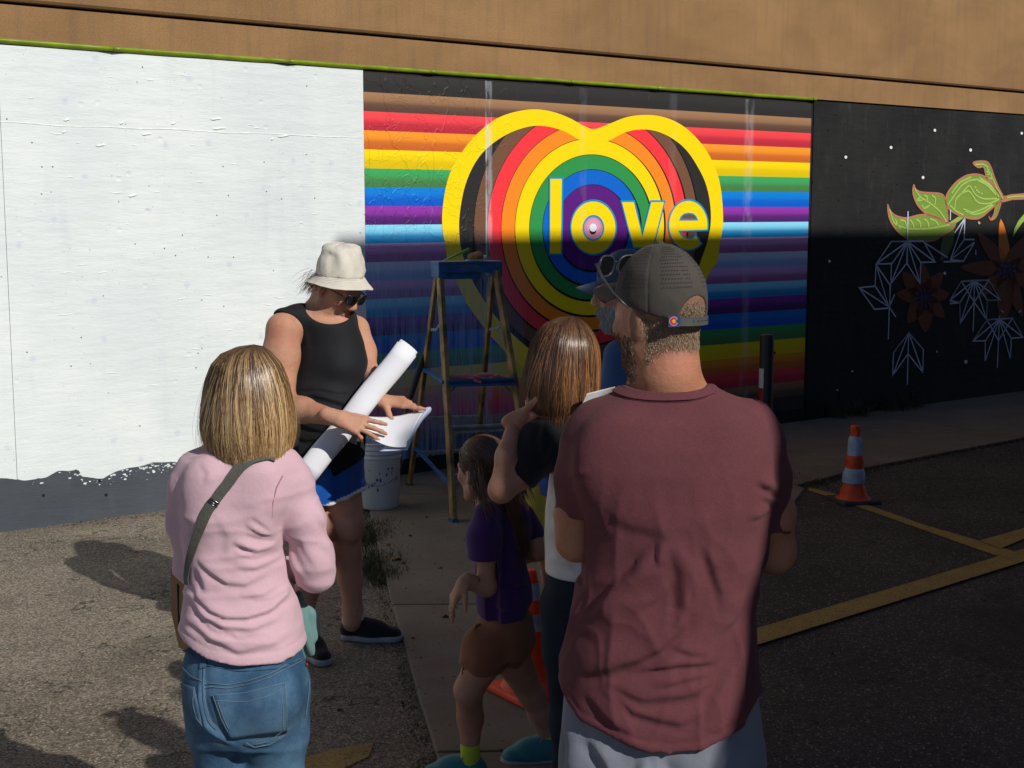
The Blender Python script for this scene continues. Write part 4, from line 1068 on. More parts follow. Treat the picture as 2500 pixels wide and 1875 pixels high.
# ================================================================== man in the maroon shirt
YM = 3.0
man = person('man in a maroon t-shirt and grey cap with arms folded, back turned', *G(1440, 2340)[:2] if False else (D(1440, 900, YM)[0], YM))
sk = SDF(); hM = D(1424, 690, YM + .02); MM = frame((-math.sin(R(40)), math.cos(R(40)), -.04)); PM = head(sk, hM, MM, 1.07, jaw=1.08)
sk.chain([D(1432, 700, YM + .015), D(1438, 760, YM + .01), D(1440, 815, YM), D(1442, 860, YM)], [.070, .064, .066, .058], .035)
sk.cap(D(1385, 864, YM + .02), D(1500, 864, YM + .02), .040, .040, .05)
sk.cap(D(1440, 860, YM + .03), D(1440, 1000, YM + .03), .05, .07, .04)
for pts, rs in (([D(1276, 940, YM), D(1244, 1110, YM + .01), D(1246, 1168, YM + .015)], [.046, .044, .042]), ([D(1246, 1168, YM + .015), D(1330, 1165, YM + .16), D(1440, 1150, YM + .21)], [.043, .040, .030]),
                ([D(1640, 940, YM), D(1668, 1110, YM + .03), D(1672, 1192, YM + .05)], [.05, .048, .046]), ([D(1672, 1192, YM + .05), D(1590, 1190, YM + .17), D(1450, 1170, YM + .24)], [.044, .040, .030])): sk.chain(pts, rs, .03)
hnd = SDF(); hand(hnd, D(1440, 1150, YM + .21), (1, .1, .15), (0, -1, .2), (0, .2, 1), 1.0); hand(hnd, D(1450, 1170, YM + .24), (-1, .0, .1), (0, -1, .2), (0, .2, 1), 1.0)
def mancol(v, n):
    q = (v - hM) @ MM.T; c = np.tile(np.array(SK3), (len(v), 1))
    beard = np.clip((q[:, 1] - .0) / .03, 0, 1) * np.clip((-.035 - q[:, 2]) / .02, 0, 1) * np.clip((q[:, 2] + .15) / .02, 0, 1)
    scalp = np.clip((-q[:, 1] + .015) / .02, 0, 1) * np.clip((q[:, 2] + .085) / .03, 0, 1)
    nape = np.exp(-(np.linalg.norm(v - D(1470, 770, YM - .07), axis=1) / .05) ** 2)[:, None] * .5
    c = c * (1 - nape) + np.array((.50, .17, .13)) * nape
    w = np.clip(beard * .75 + scalp * .7, 0, 1)[:, None]; return c * (1 - w) + np.array((.16, .095, .06)) * w
body = surf('body', sk, SKIN, man, .0055, mancol, extra=[(hnd, .004)])
# cropped hair and beard
def keepM(p, n):
    q = (p - hM) @ MM.T; return (q[:, 1] < .03) & (q[:, 2] > -.064 - .05 * np.clip((q[:, 1] + .06) / .05, 0, 1)) & ((q[:, 2] < .004) | ((q[:, 0] / .040) ** 2 + ((q[:, 2] - .008) / .036) ** 2 < .8) & (q[:, 1] < 0)) & ~((np.abs(q[:, 0]) > .066) & (q[:, 1] > -.028) & (q[:, 2] < .03)) & (q[:, 1] < -.03 + .06 * (q[:, 2] > .0))
hc = lambda n: hcol(n, [(.26, .18, .11), (.46, .36, .24), (.12, .075, .045), (.30, .19, .11)], [4, 3, 4, 3])
dn = lambda p, n: np.tile([0.0, 0, -1.0], (len(p), 1))
fuzz('hair', sk, 6500, hM - .13, hM + .13, keepM, .0050, .00042, hc, HAIR, man, dn, .55)
def keepB(p, n):
    q = (p - hM) @ MM.T; return (q[:, 1] > .002) & (q[:, 2] < -.030) & (q[:, 2] > -.135) & (q[:, 2] < -.030 - .0 * q[:, 1]) & ~((np.abs(q[:, 0]) < .03) & (q[:, 2] > -.06))
fuzz('beard', sk, 3000, hM - .16, hM + .14, keepB, .006, .0006, lambda n: hcol(n, [(.12, .07, .04), (.22, .13, .07), (.30, .2, .12)], [4, 3, 2]), HAIR, man, dn, .35)
# t-shirt
sh_ = SDF()
sh_.loft(secs([(838, 1350, 1537, .072), (852, 1328, 1562, .084), (870, 1298, 1590, .100), (900, 1266, 1634, .122), (950, 1248, 1652, .142), (1000, 1246, 1662, .154), (1087, 1250, 1668, .160), (1171, 1250, 1658, .156), (1249, 1245, 1638, .146), (1316, 1234, 1625, .142), (1420, 1214, 1634, .146), (1520, 1204, 1642, .150), (1650, 1200, 1646, .152)], YM), .0, pw=2.05)
sh_.chain([D(1285, 905, YM), D(1264, 955, YM), D(1256, 1030, YM + .005), D(1250, 1130, YM + .01)], [.036, .048, .053, .050], .035)
sh_.chain([D(1625, 905, YM), D(1644, 955, YM + .0), D(1654, 1030, YM + .01), D(1664, 1180, YM + .035)], [.036, .048, .053, .048], .03)
sh_.cap(D(1390, 872, YM - .01), D(1282, 915, YM), .045, .040, .04); sh_.cap(D(1500, 872, YM - .01), D(1628, 915, YM), .045, .040, .04)
sh_.ell(D(1330, 1000, YM - .085), (.085, .045, .11), None, .06); sh_.ell(D(1575, 1000, YM - .085), (.085, .045, .11), None, .06)
ncx, ncz = D(1440, 830, YM), D(1440, 846, YM)[2]
sh_.ell(D(1442, 826, YM - .01), (.092, .084, .020), None, .006, 'sub')
def zpx(y, Y): return D(1400, y, Y)[2]
hx = np.array([1180, 1202, 1254, 1374, 1441, 1514, 1592, 1642, 1680]); hy = np.array([1480, 1493, 1561, 1602, 1612, 1605, 1576, 1535, 1515])
hX = [D(a, b, YM - .1)[0] for a, b in zip(hx, hy)]; hZ = [D(a, b, YM - .1)[2] for a, b in zip(hx, hy)]
sh_.cut(lambda p: np.where(p[:, 2] < 1.0, np.interp(p[:, 0], hX, hZ) - p[:, 2], -1))
szL, szR = zpx(1112, YM), zpx(1146, YM)
xl_, xr_ = D(1250, 1100, YM)[0], D(1662, 1100, YM)[0]
sh_.cut(lambda p: np.where((p[:, 0] < xl_ + .012) & (p[:, 2] > 1.05) & (p[:, 2] < szL + .03), np.minimum(szL - p[:, 2] + .2 * (p[:, 0] - xl_), xl_ + .0 - p[:, 0] + .02), -1))
sh_.cut(lambda p: np.where((p[:, 0] > xr_ - .004) & (p[:, 2] > .95) & (p[:, 2] < szR + .03), np.minimum(szR - p[:, 2] - .15 * (p[:, 0] - xr_), p[:, 0] - xr_ + .004), -1))
c6 = lambda L: [(1150.2 + x * .52, 796.3 + y * .52) for x, y in L]
FM = [(c6([(380, 1235), (480, 1215), (600, 1195), (700, 1185), (770, 1192)]), .009, .013), (c6([(190, 1260), (300, 1225), (420, 1180), (520, 1120), (600, 1030), (610, 980)]), .016, .022),
      (c6([(560, 690), (480, 790), (380, 900), (280, 1010), (200, 1100)]), .012, .030), (c6([(575, 700), (610, 820), (615, 950), (600, 1060)]), .006, .020), (c6([(700, 690), (735, 780), (770, 900), (790, 1010)]), .006, .016),
      (c6([(520, 690), (515, 790)]), .006, .010), (c6([(470, 740), (420, 820), (330, 900)]), .006, .012), (c6([(640, 780), (660, 900), (650, 1010)]), .005, .014), (c6([(925, 445), (985, 495), (1040, 540)]), .010, .013), (c6([(950, 520), (1000, 560), (1030, 590)]), .008, .010),
      (c6([(880, 610), (960, 600), (1010, 580)]), .005, .012), (c6([(130, 480), (190, 440), (240, 425)]), .003, .010), (c6([(300, 1270), (450, 1330), (620, 1320), (760, 1270)]), .008, .020), (c6([(330, 1310), (420, 1390), (600, 1430), (700, 1400)]), .007, .018),
      (c6([(480, 1290), (600, 1262), (720, 1235)]), .006, .011), (c6([(905, 1020), (870, 1150), (810, 1280), (730, 1400), (700, 1480)]), .012, .030), (c6([(190, 950), (150, 1080), (112, 1190)]), .008, .012), (c6([(360, 860), (310, 960), (250, 1060)]), .005, .012),
      (c6([(560, 1120), (640, 1140), (720, 1150)]), .006, .012), (c6([(300, 560), (420, 620), (540, 640)]), .004, .03), (c6([(760, 1080), (830, 1010), (880, 930)]), .006, .018), (c6([(420, 1000), (500, 930), (550, 860)]), .006, .014), (c6([(230, 1340), (300, 1420), (420, 1480)]), .006, .016)]
FM = [(a, b * .95, c * .8) for a, b, c in FM]
dM = addf(folds(FM, YM - .1), lambda v, n: (nfield(v, 5, 2, (1.2, 1, .7)) * .006 + ridged(v, 6, (1.5, 1, .55), 5) * .0065 + ridged(v, 11, (1.3, 1, .7), 8) * .003) * np.clip((1.38 - v[:, 2]) * 4, .0, 1), lambda v, n: .003 * np.exp(-((v[:, 2] - np.interp(v[:, 0], hX, hZ) - .022) / .003) ** 2) * 0 - .0022 * np.exp(-((v[:, 2] - np.interp(v[:, 0], hX, hZ) - .024) / .0035) ** 2))
shirt = surf('t_shirt', sh_, M_MAROON, man, .006, None, dM)
c5 = lambda L: [(1106 + x * .2934, 486.6 + y * .2934) for x, y in L]
surf_strip('collar', sh_, c5([(770, 1212), (820, 1238), (890, 1258), (1000, 1268), (1150, 1272), (1300, 1266), (1400, 1246), (1470, 1212)]), .020, .0015, M_MAROON, shirt, .0045)
mb = MB(); seamline(mb, sh_, c5([(730, 1225), (830, 1278), (1000, 1302), (1150, 1306), (1300, 1300), (1420, 1270), (1500, 1222)]), .0012, .0008)
seamline(mb, sh_, c6([(790, 78), (900, 120), (1000, 165), (1050, 205)]), .0016, .0012); seamline(mb, sh_, c6([(330, 90), (240, 125), (170, 165)]), .0016, .0012)
mb.build('stitching', plain('maroon_thread', (.075, .018, .024), .9), shirt, smooth=True)
# trousers
tr_ = SDF(); tr_.loft(secs([(1400, 1225, 1632, .115), (1500, 1218, 1638, .125), (1600, 1210, 1650, .135), (1700, 1205, 1655, .135)], YM), 0)
for xc in (1318, 1545): tr_.chain([D(xc, 1640, YM), D(xc, 1860, YM + .02), D(xc, 2420, YM)], [.105, .085, .065], .03)
tr_.cut(lambda p: .05 - p[:, 2])
FT = [([(1225, 1560), (1240, 1640), (1235, 1720)], .014, .016), ([(1275, 1600), (1310, 1650), (1330, 1700)], .012, .016), ([(1400, 1640), (1370, 1700)], .012, .018), ([(1430, 1625), (1450, 1680), (1450, 1760)], -.014, .014), ([(1590, 1600), (1560, 1650), (1540, 1720)], .010, .016)]
surf('trousers', tr_, M_GREYP, man, .008, None, folds(FT, YM - .12))
for xc in (1318, 1545):
    a = D(xc, 2420, YM); shoe(man, (a[0], a[1] - .07, 0), (a[0], a[1] + .22, 0), upper=M_RUB, sole_m=M_GSOLE)
# cap
cap = thing('baseball_cap', 'grey perforated cap with adjustable strap on the man in maroon', 'cap', tuple(PM(0, 0, .06)))
cs = SDF(); CC = hM + np.array([0, -.006, .042]) @ MM; CR = np.array([.094, .112, .127]); cs.ell(CC, CR, MM, 0)
loc = lambda p: (p - hM) @ MM.T
cs.cut(lambda p: (.030 + .030 * np.clip((loc(p)[:, 1]) / .1, -1, 1)) - loc(p)[:, 2])
cs.ell(hM + np.array([0, -.118, .010]) @ MM, (.043, .05, .042), MM, .004, 'sub')
cs.cut(lambda p: -(np.sqrt((loc(p)[:, 0] / .087) ** 2 + ((loc(p)[:, 1] + .006) / .104) ** 2 + ((loc(p)[:, 2] - .042) / .118) ** 2) - 1) * .09)
def capd(v, n):
    q = loc(v); th = np.arctan2(q[:, 0], -q[:, 1]); o = np.zeros(len(v))
    for a in (0, 1.05, -1.05, 2.1, -2.1, 3.14): o += -.0016 * np.exp(-(((th - a + math.pi) % (2 * math.pi) - math.pi) * .09 / .0022) ** 2) * (q[:, 2] < .165)
    return o + nfield(v, 22, 9) * .0022 + nfield(v, 45, 3) * .0008
crown = surf('crown', cs, M_CAP, cap, .0038, None, capd)
b = MB(); b.lathe(CC + MM[2] * .1275, [(.0, .004), (.006, .0035), (.009, 0), (.009, -.003)], 14, MM[2]); b.build('button', M_CAP, cap, smooth=True)
def brim(parent, P, M, s, w, L, m, drop=.02, y0=.075, z0=.018):
    V = []; nu, nv = 16, 6
    for top in (1, 0):
        for j in range(nv + 1):
            for i in range(nu + 1):
                u = -1 + 2 * i / nu; t = j / nv; x = u * w * (1 - .22 * t * t) ; y = y0 * math.sqrt(max(0, 1 - (u * .82) ** 2)) * 1.0 + L * t * math.sqrt(max(.02, 1 - u * u * .72)); z = z0 - drop * u * u * 1.6 - .012 * t + (.0025 if top else 0)
                V.append(P(x, y, z))
    n = (nu + 1) * (nv + 1); F = []
    for j in range(nv):
        for i in range(nu):
            a = j * (nu + 1) + i; F += [(a, a + 1, a + nu + 2, a + nu + 1), (n + a, n + a + nu + 1, n + a + nu + 2, n + a + 1)]
    B = [i for i in range(nu + 1)] + [j * (nu + 1) + nu for j in range(1, nv + 1)] + [nv * (nu + 1) + i for i in range(nu - 1, -1, -1)] + [j * (nu + 1) for j in range(nv - 1, 0, -1)]
    for i in range(len(B)): F.append((B[(i + 1) % len(B)], B[i], n + B[i], n + B[(i + 1) % len(B)]))
    return mesh('brim', V, F, m, parent, smooth=True)
brim(cap, PM, MM, 1, .076, .098, M_CAP, y0=.086, z0=.078)
# perforations: little dark dots on the rear panels
dots = MB()
for a0, a1 in ((.16, .90), (-.90, -.16), (1.22, 1.9), (-1.9, -1.22)):
    for i in range(11):
        for j in range(13):
            th = lerp(a0, a1, (i + .5 * (j % 2)) / 10.5); ph = lerp(.42, 1.32, j / 12)
            if not (min(a0, a1) < th < max(a0, a1)) or random.random() < .06: continue
            if abs(th - (a0 + a1) / 2) > .37 * (math.sin(ph) ** .4) * 1.1: continue
            dv = np.array([math.sin(th) * math.sin(ph), -math.cos(th) * math.sin(ph), math.cos(ph)]); q = dv * CR; nn = nrm(dv / CR)
            if q[2] < .012 and q[1] < -.05 and abs(q[0]) < .055: continue
            if q[2] < -.005: continue
            x = nrm(np.cross(nn, [0, 0, 1])); y = np.cross(nn, x); dots.add([CC + (q + nn * .0024 + x * .0013 * math.cos(t) + y * .0013 * math.sin(t)) @ MM for t in [k * math.pi / 3 for k in range(6)]], [tuple(range(6))])
dots.build('perforations', plain('perforation_dark', (.006, .006, .006), .9, bmp=0), cap, kind='stuff')
# strap across the opening with its emblem tab
P_ = [PM(.056 * math.sin(t), -.004 - .103 * math.cos(t * .62), .002 - .004 * math.cos(t)) for t in np.linspace(-1.25, 1.25, 15)]
stp = MB(); stp.tube(P_, .0085, 8, flat=.34, up=MM[1]); st_o = None
V = []; 
for q, t in zip(P_, np.linspace(-1.25, 1.25, 15)):
    no = nrm(np.array(q) - PM(0, 0, .0)); up = MM[2]
    for s1, s2 in ((-.009, .0), (.009, .0), (.009, .004), (-.009, .004)): V.append(q + up * s1 + no * s2)
F = [(i * 4 + k, i * 4 + (k + 1) % 4, i * 4 + 4 + (k + 1) % 4, i * 4 + 4 + k) for i in range(14) for k in range(4)]
M_STRAP = plain('grey_strap', (.075, .080, .078), .4)
strap = mesh('strap', V, F, M_STRAP, cap)
hb = MB(); zc = PM(0, 0, .0)
for t in np.linspace(-.25, 1.0, 7):
    q = PM(.056 * math.sin(t), -.004 - .103 * math.cos(t * .62), -.001); no = nrm(q - zc); hb.lathe(q + no * .0042, [(.0, .0006), (.0017, .0005), (.0019, 0)], 8, no)
hb.build('strap_hole', M_RUB, strap, kind='stuff')
tq = PM(-.050, -.087, .001); no = nrm(tq - zc); rt = nrm(np.cross(no, MM[2])) * -1; rt = nrm(np.cross(MM[2], no)); up = np.cross(no, rt)
eb = MB(); eb.box(tq + no * .006, rt * .013, up * .0125, no * .0012); emb = eb.build('emblem_tab', plain('emblem_blue', (.010, .04, .13), .5), cap)
def ringmb(c, r0, r1, t0, t1, n=24):
    m_ = MB(); v = []
    for i in range(n + 1):
        t = lerp(t0, t1, i / n)
        for r in (r0, r1): v.append(c + rt * r * math.cos(t) + up * r * math.sin(t))
    return m_.add(v, [(2 * i, 2 * i + 1, 2 * i + 3, 2 * i + 2) for i in range(n)])
ec = tq + no * .0078 - rt * .001
ringmb(ec - no * .0002, .0035, .0098, .5, 2 * math.pi - .5).build('emblem_edge', plain('emblem_white', (.6, .5, .5), .5), emb)
ringmb(ec, .0040, .0090, .55, 2 * math.pi - .55).build('emblem_letter', plain('emblem_red', (.50, .012, .015), .5), emb)
ringmb(ec + no * .0002, .0, .0040, 0, 2 * math.pi).build('emblem_disc', plain('emblem_gold', (.60, .36, .02), .5), emb)
# sunglasses pushed up on the cap
def glasses(P, M, s, label, lensm=M_GLOSS, zz=0.0, yy=.103, w=.036, hh=.021, tilt=0.0, templ=None, framem=M_FRAME):
    g = thing('sunglasses', label, 'sunglasses', tuple(P(0, yy, zz)))
    for q in (-1, 1):
        V = []; n = 20
        for ring in (0, .7, 1):
            for k in range(n):
                t = 2 * math.pi * k / n; ct, st = math.cos(t), math.sin(t); sx = abs(ct) ** .7 * (1 if ct > 0 else -1); sz = abs(st) ** .8 * (1 if st > 0 else -1)
                x = q * w + sx * w * .82 * ring; z = sz * hh * ring; V.append(P(x, yy - (x / .075) ** 2 * .022 + z * tilt, zz + z))
        F = [(n + k, 2 * n + k, 2 * n + (k + 1) % n, n + (k + 1) % n) for k in range(n)] + [tuple(n + k for k in range(n))]
        o = mesh('lens', V, F, lensm, g, smooth=False); sd = o.modifiers.new('s', 'SOLIDIFY'); sd.thickness = .002
        fb = MB(); rim = V[2 * n:] + [V[2 * n]]; fb.tube(rim, .0024 * s, 6, cap=False); fb.build('frame_rim', framem, g, smooth=True)
    tb_ = MB(); tb_.tube([P(-.012, yy, zz + .006), P(0, yy + .002, zz + .009), P(.012, yy, zz + .006)], .0022 * s, 6); tb_.build('bridge', framem, g, smooth=True)
    for q in (-1, 1):
        T = [P(q * x, y, z) for x, y, z in (templ or ((.068, yy - .018, zz + .008), (.080, .04, zz + .004), (.081, -.01, zz - .002), (.079, -.035, zz - .022)))]
        tb_ = MB(); tb_.tube(T, [.0045, .0038, .0036, .003], 8, flat=.5); tb_.build('temple', framem, g, smooth=True)
    return g
gp = lambda x, y, z: PM(x / 1.07, y / 1.07, z / 1.07)
glasses(PM, MM, 1.2, 'dark sunglasses resting on the crown of the grey cap', zz=.112, yy=.126, w=.036, hh=.022, tilt=-.25, templ=((.074, .108, .118), (.094, .070, .090), (.099, .030, .056), (.094, -.004, .030)), framem=plain('grey_frame', (.035, .035, .04), .35, bmp=0))

# ================================================================== woman in the pink top
YP = 3.3
pw = person('woman with a blonde bob in a pink long-sleeved top and blue jeans', D(520, 1100, YP)[0], YP)
sp = SDF(); hP = D(531, 868, YP + .02); MP = frame((.28, .93, -.05)); PP = head(sp, hP, MP, .98)
sp.chain([D(528, 900, YP + .01), D(520, 960, YP), D(520, 1000, YP)], [.052, .052, .07], .03)
sp.chain([D(640, 1242, YP + .15), D(590, 1225, YP + .22)], [.024, .024], .02)
hp = SDF(); hand(hp, D(590, 1225, YP + .22), (-1, .1, .1), (0, -1, 0), (0, 0, 1), .9); hand(hp, D(470, 1250, YP + .2), (1, .1, -.1), (0, 1, -.3), (0, 0, 1), .9)
surf('body', sp, SKIN, pw, .006, skincol(SK2), extra=[(hp, .004)])
tp_ = SDF()
tp_.loft(secs([(958, 455, 590, .052), (975, 440, 605, .062), (992, 418, 628, .078), (1015, 400, 640, .092), (1050, 395, 638, .100), (1100, 394, 618, .108), (1150, 395, 612, .110), (1200, 402, 612, .108), (1250, 404, 620, .108), (1300, 398, 640, .115), (1350, 389, 655, .124), (1400, 388, 667, .132), (1450, 388, 669, .134)], YP), 0, pw=2.15)
tp_.chain([D(425, 1010, YP), D(403, 1050, YP), D(398, 1130, YP + .02), D(412, 1222, YP + .05), D(450, 1262, YP + .16)], [.034, .040, .038, .036, .032], .03)
tp_.chain([D(610, 1000, YP), D(632, 1040, YP), D(656, 1120, YP + .00), D(676, 1205, YP + .01), D(682, 1240, YP + .02)], [.034, .044, .047, .047, .042], .028)
tp_.chain([D(682, 1240, YP + .02), D(665, 1240, YP + .12), D(610, 1225, YP + .21)], [.041, .036, .030], .015)
tp_.cap(D(470, 985, YP), D(420, 1008, YP), .034, .036, .03); tp_.cap(D(565, 985, YP), D(615, 1005, YP), .034, .036, .03)
tp_.ell(D(450, 1060, YP - .07), (.055, .035, .08), None, .05); tp_.ell(D(560, 1060, YP - .07), (.055, .035, .08), None, .05)
tp_.ell(D(515, 950, YP - .01), (.062, .070, .020), None, .008, 'sub')
qx = [D(a, b, YP - .1)[0] for a, b in ((380, 1385), (390, 1395), (450, 1420), (520, 1432), (600, 1431), (640, 1422), (668, 1405), (690, 1400))]; qz = [D(a, b, YP - .1)[2] for a, b in ((380, 1385), (390, 1395), (450, 1420), (520, 1432), (600, 1431), (640, 1422), (668, 1405), (690, 1400))]
tp_.cut(lambda p: np.interp(p[:, 0], qx, qz) - p[:, 2])
p4_ = lambda L: [(336.2 + x * .3066, 1150.2 + y * .3066) for x, y in L]; p3_ = lambda L: [(353.9 + x * .3201, 707.8 + y * .3201) for x, y in L]
FP = [(p4_([(300, 160), (400, 250), (520, 330), (640, 350), (800, 300)]), .0075, .012), (p4_([(250, 350), (330, 460), (420, 520), (520, 560), (650, 572), (800, 540), (900, 490), (1000, 450)]), .012, .012), (p4_([(230, 440), (340, 545), (500, 620), (700, 650), (880, 600)]), .010, .013),
      (p4_([(540, 50), (700, 110), (850, 90)]), .0075, .011), (p4_([(560, 130), (700, 165), (870, 140)]), .006, .010), (p4_([(560, 210), (700, 240), (870, 205)]), .0075, .012), (p4_([(600, 425), (750, 430), (900, 395)]), .007, .011), (p4_([(790, 540), (900, 470), (1000, 425)]), .007, .008),
      (p4_([(190, 600), (300, 650), (420, 720), (600, 785), (800, 770), (950, 700)]), .008, .015), (p4_([(300, 240), (350, 330), (370, 420)]), .007, .012), (p4_([(420, 600), (600, 690), (800, 690)]), .006, .012), (p3_([(560, 1310), (650, 1360), (740, 1420)]), .0075, .010), (p3_([(480, 1420), (620, 1500), (790, 1500)]), .007, .012),
      (p3_([(560, 1360), (680, 1420), (750, 1450)]), .006, .010), (p3_([(600, 1250), (680, 1310), (730, 1380)]), .005, .010), (p3_([(1010, 1240), (1040, 1340), (1090, 1450)]), .004, .012), (p3_([(380, 1240), (460, 1400), (430, 1560)]), .004, .02), (p4_([(900, 100), (960, 250), (1050, 360)]), -.006, .012),
      (p4_([(1000, 60), (1040, 160), (1130, 300)]), .004, .014), (p3_([(250, 900), (310, 980), (290, 1050)]), .003, .010), (p4_([(680, 460), (800, 470), (960, 420)]), .006, .009), (p4_([(280, 520), (420, 640), (560, 700)]), .006, .012), (p4_([(1140, 120), (1200, 170), (1240, 240)]), .005, .012)]
FP = [(a, b * .9, c * .85) for a, b, c in FP]
dP = addf(folds(FP, YP - .09), lambda v, n: (nfield(v, 7, 12, (.8, 1, 1.8)) * .003 + ridged(v, 9, (.5, .5, 1.7), 14) * .004) * np.clip((1.36 - v[:, 2]) * 5, .0, 1), lambda v, n: -.0025 * np.exp(-((v[:, 2] - np.interp(v[:, 0], qx, qz) - .028) / .003) ** 2))
top = surf('long_sleeved_top', tp_, M_PINK, pw, .0055, None, dP)
mb = MB(); seamline(mb, tp_, p3_([(800, 1000), (760, 1080), (735, 1180), (728, 1290), (732, 1370)]), .0016, .0006); mb.build('seam', plain('pink_seam', (.36, .17, .22), .9), top, smooth=True)
# jeans
je = SDF(); je.loft(secs([(1398, 404, 648, .100), (1430, 396, 658, .114), (1470, 397, 664, .132), (1520, 402, 662, .135), (1560, 408, 658, .128), (1590, 414, 655, .110)], YP), 0, pw=2.2)
je.chain([D(478, 1500, YP), D(482, 1590, YP), D(488, 1680, YP), D(492, 1900, YP + .02), D(490, 2350, YP)], [.082, .078, .072, .060, .048], .03)
je.chain([D(592, 1500, YP), D(592, 1590, YP), D(592, 1680, YP), D(590, 1900, YP + .02), D(590, 2350, YP)], [.086, .080, .072, .060, .048], .03)
je.ell(D(468, 1500, YP - .075), (.068, .070, .085), None, .03); je.ell(D(580, 1505, YP - .078), (.080, .074, .090), None, .03)
je.cut(lambda p: .04 - p[:, 2])
FJ = [(p4_([(330, 870), (345, 1000), (350, 1150), (400, 1330), (520, 1440), (600, 1480)]), -.008, .008), (p4_([(640, 1480), (800, 1500), (900, 1440)]), .004, .010), (p4_([(300, 1350), (420, 1400), (560, 1460)]), .006, .012), (p4_([(980, 1350), (900, 1450), (840, 1550)]), .004, .014), (p4_([(600, 1500), (640, 1600), (650, 1700)]), .004, .02)]
jeans = surf('jeans', je, M_DENIM, pw, .006, None, addf(folds(FJ, YP - .12), lambda v, n: nfield(v, 14, 30, (1, 1, .8)) * .0025))
M_POCK = M_DENIM
pock = [p4_([q])[0] for q in ((405, 1145), (905, 1065), (915, 1400), (520, 1450))]
pk1 = patch('back_pocket', je, [pock[0], pock[1], pock[2], pock[3]], 14, 12, .0025, M_POCK, jeans, .004)
pock2 = [p4_([q])[0] for q in ((190, 1060), (285, 1090), (335, 1350), (262, 1300))]; patch('back_pocket', je, pock2, 6, 10, .0025, M_POCK, jeans, .004)
mb = MB()
for L in ([(365, 1060), (500, 1075), (650, 1050), (800, 1000), (930, 930), (1030, 880)], [(365, 1085), (500, 1098), (650, 1074), (800, 1024), (940, 950), (1040, 895)], [(175, 930), (250, 1010), (330, 1050)], [(405, 1143), (640, 1130), (905, 1062)], [(412, 1180), (650, 1190), (800, 1150), (900, 1095)],
          [(405, 1143), (460, 1300), (515, 1400)], [(440, 1190), (480, 1300), (520, 1380)], [(905, 1065), (915, 1250), (915, 1400), (800, 1480), (700, 1500), (640, 1470)], [(880, 1110), (890, 1250), (888, 1385), (790, 1460), (700, 1480)], [(345, 960), (342, 1060), (350, 1170), (380, 1300), (430, 1380)], [(285, 1090), (275, 1200), (300, 1300), (340, 1350)],
          [(1075, 900), (1080, 1000), (1070, 1150), (1050, 1300)]): seamline(mb, je, p4_(L), .0010, .0066 if L[0][0] in (405, 412, 440, 905, 880, 285) else .0028)
mb.build('topstitch', M_THREAD, jeans, smooth=True)
surf_strip('belt_loop', je, p4_([(343, 862), (338, 960)]), .017, .002, M_DENIM, jeans, .003); surf_strip('belt_loop', je, p4_([(925, 915), (965, 895)]), .014, .002, M_DENIM, jeans, .003)
surf_strip('waistband', je, p4_([(230, 830), (330, 890), (560, 935), (800, 935), (930, 912)]), .03, .001, M_DENIM, jeans, .003)
patch('small_tag', je, p4_([(1052, 920), (1068, 918), (1070, 940), (1054, 942)]), 2, 2, .0015, plain('red_tag', (.30, .03, .015), .7), jeans, .003)
for xc in (490, 590):
    a = D(xc, 2350, YP); shoe(pw, (a[0], a[1] - .07, 0), (a[0], a[1] + .19, 0), upper=M_RUB, sole_m=M_GSOLE)
